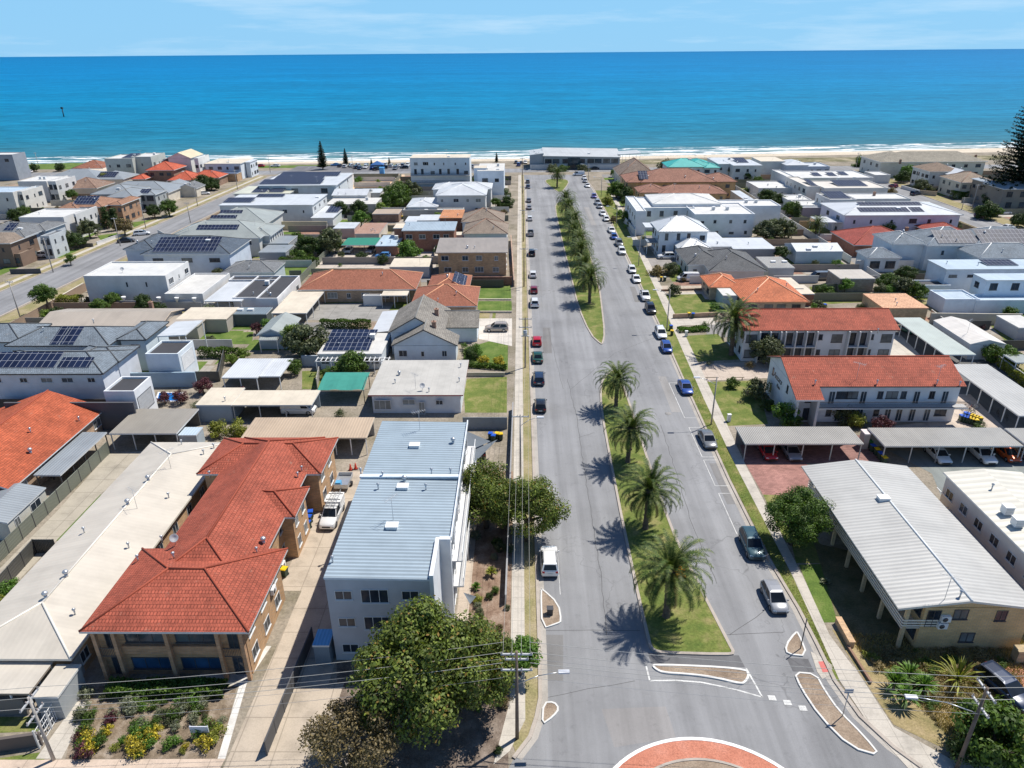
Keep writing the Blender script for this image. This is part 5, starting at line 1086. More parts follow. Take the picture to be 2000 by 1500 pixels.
bd('house', 'blue grey slate tiled house with a plain hip at the right edge', 'house', [B((1912, 504), (2060, 504), 11, 5.6, 'hip', 22, .4)], m_render((.6, .68, .74)), BGT, cap=CAPW, wins=[(0, 'S', 3, 1, FRD, dict(z0=3.6))])
bd('house', 'low maroon tiled house behind the slate roofed house', 'house', [B((1670, 480), (1800, 477), 16, 3.2, 'hip', 22, .5), B((1830, 460), (1900, 458), 12, 3.3, 'hip', 22, .4)], BKR, m_tile((.36, .08, .06)), cap=CAPR, vents=[(0, 1770, 452, 'chim'), (0, 1855, 448, 'chim')])
bd('house', 'lavender walled two storey house with a huge white hipped roof and solar rows', 'house', [B((1648, 420), (1884, 420), 19, 6.5, 'hip', 12, .6), B((1602, 434), (1655, 434), 8, 4.2, 'skill', over=.2, posts=2)], m_render((.64, .62, .72)), WHR, cap=CAPW, wins=[(0, 'S', 6, 1, FRD, dict(z0=4)), (0, 'W', 2, 2, FRD)], solar=[(0, 'S', .16, .58, .22, .55), (0, 'S', .6, .7, .22, .55), (0, 'S', .2, .74, .7, .95)])
bd('house', 'white flat roofed house with a dark solar square before the white parapet house', 'house', [B((1620, 389), (1675, 390), 12, 6.5, 'flat'), B((1672, 388), (1780, 388), 10, 6.2, 'flat')], WW, WHF, wins=[(0, 'W', 3, 2, FRD)], solar=[(0, 'S', .1, .9, .2, .9)], vents=[(1, 1707, 382, 'chim')])
bd('house', 'long cream parapet house with a two panel blue skylit roof', 'house', [B((1568, 360), (1612, 368), 22, 6.5, 'flat'), B((1610, 367), (1736, 367), 16, 6.4, 'flat')], m_render((.68, .66, .62)), m_flatroof((.6, .56, .5)), wins=[(0, 'W', 5, 2, FRD), (1, 'S', 5, 1, FRD, dict(z0=3.8, sizes=[(1.6, .4)]))], solar=[(1, 'S', .3, .78, .3, .8), (0, 'S', .5, .95, .1, .5)], ac=[(1, 1637, 352), (1, 1668, 351)])
bd('house', 'pale stepped roof house with rows of skylights', 'house', [B((1537, 345), (1560, 348), 20, 6.2, 'flat'), B((1558, 348), (1705, 346), 18, 5.8, 'flat')], m_render((.66, .66, .66)), WHF, wins=[(0, 'S', 3, 2, FRD), (1, 'S', 5, 1, FRD)], solar=[(1, 'S', .3, .4, .3, .6), (1, 'S', .5, .6, .3, .6), (1, 'S', .68, .78, .4, .7)])
bd('house', 'low white flat roofs with a garage door left of the parapet house', 'house', [B((1480, 366), (1560, 368), 16, 3.6, 'flat'), B((1535, 388), (1590, 392), 10, 3.6, 'flat'), B((1560, 400), (1620, 402), 9, 3.6, 'flat')], WW, WHF, wins=[(0, 'S', 4, 1, FRD)])
bd('house', 'white roofed carport wing between brown flats and low white house', 'carport', [B((1460, 394), (1480, 394), (1450, 372), 3.4, 'skill', over=.1)], CW, WHR)
bd('shed', 'white edged dark carport box near the dark hedge', 'carport', [B((1568, 405), (1620, 405), 6, 3.2, 'skill', over=.1)], m_render((.3, .3, .34)), WHR)
bd('house', 'long weathered grey tiled two storey house on the beach road', 'house', [B((1720, 317), (1800, 316), 20, 6.5, 'hip', 20, .6), B((1738, 317), (1928, 315), 18, 6.5, 'hip', 20, .6)], m_render((.7, .66, .58)), m_tile((.33, .3, .24)), fascia=WHM, wins=[(1, 'S', 8, 2, FRD), (0, 'W', 3, 2, FRD)], vents=[(1, 1760, 308, 'chim'), (1, 1905, 308, 'chim')])
bd('house', 'brown tiled two storey white house facing the right hand street', 'house', [B((1815, 335), (1880, 335), 14, 7.0, 'hip', 22, .5), B((1812, 346), (1860, 352), 5, 3.8, 'skill', over=.1, rm=DKM, posts=4)], m_render((.72, .7, .66)), m_tile((.26, .19, .14)), wins=[(0, 'S', 3, 2, FRD), (0, 'W', 4, 2, FRD)])
bd('house', 'white gable sided house behind the brown tiled white house', 'house', [B((1855, 342), (1908, 342), 14, 6.2, 'gable', 20, .4, axis='y')], m_render((.7, .7, .68)), WHR, wins=[(0, 'S', 2, 2, FRD)])
bd('house', 'taupe hipped house with red brick ground floor near the dark pine', 'house', [B((1878, 357), (1950, 356), 15, 6.0, 'hip', 22, .5)], m_render((.6, .56, .48)), m_tile((.32, .25, .19)), cap=CAPB, wins=[(0, 'S', 4, 2, FRD), (0, 'W', 3, 2, FRD)])
bd('house', 'dark glazed two storey house below the pine at the right edge', 'house', [B((1932, 358), (1965, 360), 12, 7.5, 'hip', 16, .4), B((1960, 369), (2050, 369), 12, 7.2, 'hip', 14, .4)], m_render((.28, .24, .2)), m_metal_roof((.45, .5, .54), .4, .3), wins=[(0, 'S', 2, 2, FRD, dict(sizes=[(2.0, 2.0)])), (1, 'S', 3, 2, FRD, dict(sizes=[(2.0, 1.8)])), (0, 'W', 3, 2, FRD)])
bd('garage', 'white walled garage with dark opening left of the beach road house', 'garage', [B((1705, 340), (1745, 343), 10, 3.4, 'flat')], WW, WHF)
# fill-in roofs in the middle distance on the right
bd('carport', 'low cream skillion roof with three grey lines beyond the carports', 'shed', [B((1895, 672), (1966, 672), (1880, 625), 3.0, 'gable', 14, .1, axis='y')], WW, m_metal_roof((.74, .7, .64), .6, .25))
bd('shed', 'small grey shed at the right edge by the lawn', 'shed', [B((1990, 640), (2040, 640), 7, 2.6, 'skill', over=.1)], GW, LGF)
bd('carport', 'small grey green carport at the right edge among vines', 'carport', [B((1985, 708), (2060, 708), (1980, 692), 2.6, 'skill', over=.1, posts=2)], GW, GRG)
# ---------------- vegetation
def leafcloud(seed, clumps, per, leaf, rx=1, ry=1, rz=.75, r0=3.0, cr=.36, hollow=.35, flat=0.0):
    """many small leaf faces gathered in uneven clumps"""
    R = random.Random(seed); b = MB(); V = b.v; Fc = b.f
    for c in range(clumps):
        while True:
            d = Vector((R.gauss(0, 1), R.gauss(0, 1), R.gauss(0, 1))).normalized(); 
            if d.z > -.75: break
        k = R.uniform(hollow, 1)**.6*(1-cr*.6); k *= R.uniform(.8, 1.08)
        cc = Vector((d.x*rx*k, d.y*ry*k, d.z*rz*k))*r0; q = r0*cr*R.uniform(.6, 1.25)
        for i in range(per):
            e = Vector((R.gauss(0, 1), R.gauss(0, 1), R.gauss(0, 1))).normalized()
            p = cc+e*q*R.uniform(.55, 1.05); p.z = cc.z+(p.z-cc.z)*.8
            nrm = (e+Vector((R.uniform(-1, 1), R.uniform(-1, 1), R.uniform(-.3, 1.0)))*.8).normalized()
            a = nrm.orthogonal().normalized(); a = (Matrix.Rotation(R.uniform(0, 6.28), 3, nrm)@a); w_ = nrm.cross(a); s = leaf*R.uniform(.6, 1.3)
            i0 = len(V); V += [tuple(p-a*s), tuple(p-w_*s*.55), tuple(p+a*s), tuple(p+w_*s*.55)]; Fc.append((i0, i0+1, i0+2, i0+3)); b.mi.append(0); b.sm.append(False)
    return b
def twigs(seed, r0, n, z0, mb, r=.05):
    R = random.Random(seed)
    for i in range(n):
        a = R.uniform(0, 6.28); e = R.uniform(.2, 1.2); L_ = r0*R.uniform(.6, .95); d = Vector((cos(a)*cos(e), sin(a)*cos(e), sin(e)*.75))
        p0 = Vector((0, 0, z0)); p1 = p0+d*L_*.5+Vector((R.uniform(-.2, .2), R.uniform(-.2, .2), .15)); p2 = p0+d*L_
        mb.tube(p0, p1, r*2.0, r*1.2, 6); mb.tube(p1, p2, r*1.2, r*.4, 5)
        for k in range(3):
            q = p1.lerp(p2, .2+.3*k); mb.tube(q, q+Vector((R.uniform(-1, 1), R.uniform(-1, 1), R.uniform(.1, .9)))*L_*.25, r*.6, r*.2, 4)
LEAFC = dict(dk=m_leaf((.045, .08, .02)), md=m_leaf((.075, .135, .022)), lt=m_leaf((.16, .24, .04), .4), ol=m_leaf((.1, .12, .06), .4), pu=m_leaf((.11, .035, .05), .6), br=m_leaf((.17, .135, .07), .6), ye=m_leaf((.22, .24, .04), .5), gum=m_leaf((.13, .175, .035), .75, .05), tan=m_leaf((.25, .2, .1), .5), fl=m_leaf((.42, .36, .04), .9), bri=m_leaf((.1, .2, .03), .5), mg=m_leaf((.32, .05, .18), .5), gy=m_leaf((.2, .22, .15), .4))
BARK = m_plain((.16, .12, .09), .95, 0, .3); BARKG = m_plain((.3, .26, .22), .95, 0, .3)
PROTO = {}
def crown_mesh(kind, k):
    key = (kind, k)
    if key in PROTO: return PROTO[key]
    if kind == 'big': b = leafcloud(100+k, 95, 300, .14, 1, 1, .78, 5.0, .24, .35)
    elif kind == 'sparse': b = leafcloud(200+k, 60, 170, .11, 1, 1, .7, 4.0, .24, .3)
    elif kind == 'mid': b = leafcloud(300+k, 46, 150, .17, 1, 1, .78, 3.0, .28, .3)
    elif kind == 'bush': b = leafcloud(400+k, 26, 95, .13, 1, 1, .75, 2.0, .34, .2)
    elif kind == 'shrub': b = leafcloud(500+k, 12, 60, .085, 1, 1, .7, 1.0, .4, .1)
    elif kind == 'column': b = leafcloud(600+k, 34, 70, .14, .42, .42, 1.9, 2.0, .3, .1)
    PROTO[key] = b.mesh('crown', LEAFC['md'], (0, 0, 0), False); return PROTO[key]
R0 = dict(big=5.0, sparse=4.0, mid=3.0, bush=2.0, shrub=1.0, column=2.0); RZ = dict(big=.78, sparse=.7, mid=.78, bush=.75, shrub=.7, column=1.9)
def tree(px, py, r, zc, kind, colr, label, name=None, cat=None, group=None, trunk=True, w=None, sz=None, bark=None, seed=None, limbs=5):
    if w: x, y = w
    else: x, y = P(px, py, zc)
    name = name or ('tree' if kind in ('big', 'mid', 'sparse') else 'shrub'); cat = cat or ('tree' if name == 'tree' else 'shrub')
    if label not in LBL: T = thing(name, label, cat, x, y, 0, group)
    else:
        T = bpy.data.objects.new(name, None); T.location = (x, y, 0); link(T); T['label'] = label; T['category'] = cat; T['group'] = group
    k = RND.randrange(3) if seed is None else seed; me = crown_mesh(kind, k); s = r/R0[kind]
    c = bpy.data.objects.new('crown', me); c.location = (0, 0, zc); c.scale = (s, s, s*(sz or 1)); c.rotation_euler = (0, 0, RND.uniform(0, 6.28)); link(c, T)
    c.material_slots[0].link = 'OBJECT'; c.material_slots[0].material = LEAFC[colr]
    if trunk:
        m = MB(); tr = max(.06, r*.055); zb = max(.2, zc-r*RZ[kind]*.45)
        m.tube((0, 0, 0), (RND.uniform(-.1, .1)*r, RND.uniform(-.1, .1)*r, zb), tr*1.35, tr, 8); twigs(int(px or x*10), r, limbs, zb*.92, m, tr*.42)
        o = bpy.data.objects.new('trunk', m.mesh('trunk', bark or BARK, (0, 0, 0), False)); link(o, T)
    return T
def hedge(label, a, c, wid, h, colr, name='hedge', px=True, seed=0):
    p, q = (P(*a), P(*c)) if px else (a, c); p = Vector(p); q = Vector(q); L_ = (q-p).length; R = random.Random(seed+int(L_*10)); b = MB(); n_ = int(L_*h*130+L_*wid*150); n_ = min(n_, 12000)
    d = (q-p)/L_; nr = Vector((-d.y, d.x))
    for i in range(n_):
        u = R.uniform(-.1, L_+.1); f = R.random(); v = R.uniform(-wid/2, wid/2); z = R.uniform(.02, h)
        if f < .45: z = h*R.uniform(.88, 1.06)
        elif f < .95: v = R.choice((-1, 1))*wid/2*R.uniform(.85, 1.1)
        z += .12*sin(u*1.7+v)
        c_ = p+d*u+nr*v; n3 = Vector((R.gauss(0, 1), R.gauss(0, 1), R.gauss(.3, 1))).normalized(); a_ = n3.orthogonal().normalized(); a_ = Matrix.Rotation(R.uniform(0, 6.28), 3, n3)@a_; w_ = n3.cross(a_); s = R.uniform(.1, .2)
        P3 = Vector((c_.x, c_.y, max(.03, z))); i0 = len(b.v); b.v += [tuple(P3-a_*s), tuple(P3-w_*s*.6), tuple(P3+a_*s), tuple(P3+w_*s*.6)]; b.f.append((i0, i0+1, i0+2, i0+3)); b.mi.append(0); b.sm.append(False)
    return solo(name, b, LEAFC[colr], label, 'hedge', None, False)
# --- canary palms
def frond(b, R, az, el, L_, z0, lw=.5, npair=24, droop=1.0, r_in=.15, mi=0):
    d = Vector((cos(az), sin(az), 0)); p = Vector((d.x*r_in, d.y*r_in, z0)); e = el; seg = 9; pts = [p.copy()]; dirs = []
    for i in range(seg):
        v = d*cos(e)+Vector((0, 0, sin(e))); dirs.append(v); p = p+v*(L_/seg); pts.append(p.copy()); e -= droop*(.10+.055*i)*(.75+.5*cos(el))
    side = Vector((-d.y, d.x, 0)); tw = R.uniform(-.5, .5)
    for i in range(seg):
        w0 = .035*(1-i/seg)+.01; a, c = pts[i], pts[i+1]; b.face([a-side*w0, c-side*w0*.8, c+side*w0*.8, a+side*w0], mi)
    for k in range(npair):
        t = (k+1.2)/(npair+1)*seg; i = min(seg-1, int(t)); f = t-i; c = pts[i].lerp(pts[i+1], f); v = dirs[i]; u = t/seg
        ll_ = lw*(sin(pi*min(1, u*.92+.1)))**.5*R.uniform(.85, 1.1)
        upv = v.cross(side).normalized(); upv = upv if upv.z > 0 else -upv
        for s in (-1, 1):
            dr = (side*s*(.86)+v*.5+upv*(.12+tw*s*.25)-Vector((0, 0, .12))).normalized(); w_ = v*.05
            tip = c+dr*ll_; b.face([c-w_, c+w_, tip+w_*.3, tip-w_*.3], mi)
def palm_meshes(seed, L_=4.8, n=78, th=5.0, npair=34):
    R = random.Random(seed); b = MB()
    for i in range(n):
        u = (i+.5)/n; el = radians(80-u*96+R.uniform(-8, 8)); az = i*2.39996+R.uniform(-.15, .15)
        frond(b, R, az, el, L_*(.8+.25*sin(pi*min(1, u+.15)))*R.uniform(.86, 1.06), th+.55-u*.75, .4, npair, .82 if u < .7 else .7, .1+.2*u, 1 if u > .93 and R.random() < .7 else 0)
    cm = b.mesh('crown', [m_palm, m_dead], (0, 0, 0), False); t = MB()
    prof = [(.42, 0), (.33, .35), (.3, 1.2), (.3, th*.55), (.34, th*.75), (.5, th-.35), (.55, th+.05), (.3, th+.5), (0, th+.6)]
    t.lathe(0, 0, prof, 14)
    RR = random.Random(seed+1)
    for k in range(70):   # cut frond stubs
        z = RR.uniform(.3, th+.1); a = RR.uniform(0, 6.28); r = .3+.22*max(0, (z-th*.7)/(th*.3)); t.tube((cos(a)*r*.9, sin(a)*r*.9, z), (cos(a)*(r+.12), sin(a)*(r+.12), z+.16), .05, .03, 4)
    return cm, t.mesh('trunk', m_plain((.13, .1, .075), .95, 0, .35), (0, 0, 0), False)
m_dead = m_leaf((.24, .17, .08), .4)
n = NT('palm_frond'); g = n.add('ShaderNodeNewGeometry'); f = n.noise(g.outputs['Position'], .9, 3)
col = n.ramp(g.outputs['Random Per Island'], [(0, (.03, .055, .012)), (.6, (.07, .11, .022)), (1, (.19, .21, .06))])
col = n.mix(1, col, n.ramp(f, [(.3, .7), (.7, 1.25)]), 'MULTIPLY'); n.base(col, .5, 0, .2)
tr = n.add('ShaderNodeBsdfTranslucent'); n.l.new(n.mix(1, col, (1.3, 1.4, .4), 'MULTIPLY'), tr.inputs['Color']); mxs = n.add('ShaderNodeMixShader'); mxs.inputs[0].default_value = .12
n.l.new(n.b.outputs[0], mxs.inputs[1]); n.l.new(tr.outputs[0], mxs.inputs[2]); n.l.new(mxs.outputs[0], n.n['Material Output'].inputs['Surface']); m_palm = n.m
PM = [palm_meshes(11), palm_meshes(23), palm_meshes(37)]
PMF = [palm_meshes(51, 4.6, 120, 5.0, 24), palm_meshes(53, 4.8, 110, 5.4, 24), palm_meshes(57, 4.5, 125, 5.8, 24)]
def palm(w, s, label, k=0, far=False, group=None):
    T = thing('palm_tree', label, 'palm', w[0], w[1], 0, group); T.rotation_euler = (RND.uniform(-.04, .04), RND.uniform(-.04, .04), 0); cm, tm = (PMF if far else PM)[k]
    for nm, me in (('crown', cm), ('trunk', tm)):
        o = bpy.data.objects.new(nm, me); o.scale = (s, s, s); o.rotation_euler = (0, 0, RND.uniform(0, 6)); link(o, T)
    return T
NP = ['nearest palm on the median, with orange fruit sprays', 'second palm from the junction on the near median', 'third palm from the junction on the near median', 'fourth palm on the near median, at its far tip end']
T0 = None
G = 'palms along the median'
for i, (w_, s) in enumerate([((14.1, 53.4), 1.06), ((14.3, 67.5), 1.0), ((14.3, 82.2), .98), ((14.6, 98.0), .94)]):
    T = palm(w_, s, NP[i], i % 3, False, G); T0 = T0 or T
m = MB(); R = random.Random(4)
for k in range(3):
    a = -.9+k*.75; c = Vector((cos(a)*.9, sin(a)*.9-.2, 5.9-.25*k))
    for i in range(90):
        q = c+Vector((R.gauss(0, .22), R.gauss(0, .22), R.gauss(0, .26))); m.box(q.x-.03, q.x+.03, q.y-.03, q.y+.03, q.z-.03, q.z+.03)
o = bpy.data.objects.new('fruit', m.mesh('fruit', m_plain((.8, .32, .02), .7), (0, 0, 0), False)); link(o, T0); o['label'] = 'orange date fruit sprays among the fronds'
FPY = [149, 160.5, 171.5, 182.5, 193.5, 204.5, 215.5, 226.5, 237.5]
words9 = ['nearest', 'second nearest', 'third nearest', 'fourth nearest', 'middle', 'fourth from the sea end', 'third from the sea end', 'second from the sea end', 'farthest']
for i, y in enumerate(FPY): palm((14.9+RND.uniform(-.3, .3), y), RND.uniform(.88, 1.12), words9[i] + ' of nine palms in a tight row on the far median', i % 3, True, G)
palm(P(1088, 366), 1.0, 'lone palm on the small grass island near the beach', 0, True)
palm(P(1428, 693), 1.25, 'large dark palm on the lawn in front of the farther white flats', 1)
palm(P(1590, 468), .85, 'small palm behind the sheds beside the olive trees', 0, True)
palm(P(67, 402), .7, 'small palm between the white modern houses at the left edge', 1, True)
palm(P(1820, 452), .55, 'small palm by the lavender walled house', 1, True)
# --- pines
def pine_mesh(seed, h, r, lay, per, droop=.1):
    R = random.Random(seed); b = MB()
    for i in range(lay):
        u = i/(lay-1); z = h*(.1+.88*u); rr = r*(1-u)**.75*R.uniform(.85, 1.1)+.25; nb = max(5, int(9*(1-u))+4); a0 = R.uniform(0, 6)
        for k in range(nb):
            a = a0+2*pi*k/nb+R.uniform(-.2, .2); L_ = rr*R.uniform(.75, 1.08); d = Vector((cos(a), sin(a), .12))
            for j in range(per):
                t = (j+.3)/per; p = Vector((0, 0, z))+d*L_*t+Vector((0, 0, .25*t*t*L_*.3)); w_ = .55*(1-.5*t)*(.35+.65*L_/r)
                for q in range(6):
                    c = p+Vector((R.gauss(0, w_*.5), R.gauss(0, w_*.5), R.gauss(0, .12))); n3 = Vector((R.gauss(0, .6), R.gauss(0, .6), 1)).normalized(); a_ = n3.orthogonal().normalized(); a_ = Matrix.Rotation(R.uniform(0, 6.28), 3, n3)@a_; ww = n3.cross(a_); s = w_*R.uniform(.4, .75)+.08
                    i0 = len(b.v); b.v += [tuple(c-a_*s), tuple(c-ww*s*.6), tuple(c+a_*s), tuple(c+ww*s*.6)]; b.f.append((i0, i0+1, i0+2, i0+3)); b.mi.append(0); b.sm.append(False)
    return b.mesh('crown', m_leaf((.018, .03, .016), .5), (0, 0, 0), False)
def pine(px, py, h, label, me, r0h):
    x, y = P(px, py); T = thing('pine_tree', label, 'pine tree', x, y, 0); s = h/r0h
    o = bpy.data.objects.new('crown', me); o.scale = (s, s, s); link(o, T); m = MB(); m.tube((0, 0, 0), (0, 0, h*.97), h*.018+.04, .03, 8); link(bpy.data.objects.new('trunk', m.mesh('trunk', BARK, (0, 0, 0), False)), T)
big = pine_mesh(5, 30, 7.6, 34, 14); sm = pine_mesh(6, 12, 2.6, 16, 7)
pine(1972, 402, 44, 'huge dark pine rising over the houses at the right edge', big, 30)
for px, py, h, l in ((631, 331, 12.8, 'tallest of the seafront pines by the coastal grass'), (676, 323, 8, 'dark seafront pine left of the coastal car park'), (726, 326, 4, 'small pine behind the blue parked cars'), (761, 326, 4.6, 'small pine left of the long white apartments'), (970, 318, 5, 'little pine poking above the tall white block')): pine(px, py, h, 'slim ' + l if 'tallest' in l else l, sm, 12)
# --- broadleaf trees
tree(0, 0, 6.0, 6.0, 'big', 'gum', 'large dense tree covering the corner of the grey flats, the biggest crown', w=(-8.3, 41.6), seed=0, sz=1.0)
tree(0, 0, 4.3, 5.2, 'big', 'gum', 'leafy tree joined to the right side of the biggest crown', w=(-4.2, 42.6), seed=1, sz=1.05)
tree(690, 1440, 4.3, 3.6, 'sparse', 'br', 'brownish thin leaved tree with bare twigs at the bottom of the photo', seed=0, bark=BARKG, limbs=12)
tree(738, 1380, 2.2, 4.6, 'sparse', 'gum', 'greener crown rising behind the brownish twiggy tree', seed=1, bark=BARKG)
tree(948, 965, 4.8, 4.6, 'big', 'gum', 'dense tree in the side garden of the grey flats', seed=2, sz=1.0)
tree(1030, 992, 4.5, 4.4, 'big', 'gum', 'dense street tree overhanging the left kerb by the hidden white car', seed=1, sz=1.0)
tree(1016, 1275, 2.0, 2.6, 'mid', 'bri', 'small bright green tree behind the near street pole')
tree(1556, 1005, 3.9, 4.0, 'big', 'md', 'round dark green tree at the street corner of the beige brick flats', seed=0, sz=.95)
tree(1950, 1436, 3.4, 2.2, 'mid', 'md', 'dense green tree leaning over the dark wagon at the lower right', sz=1)
tree(1885, 1462, 1.8, 1.2, 'bush', 'dk', 'low dark shrub left of the lower right power pole', trunk=False)
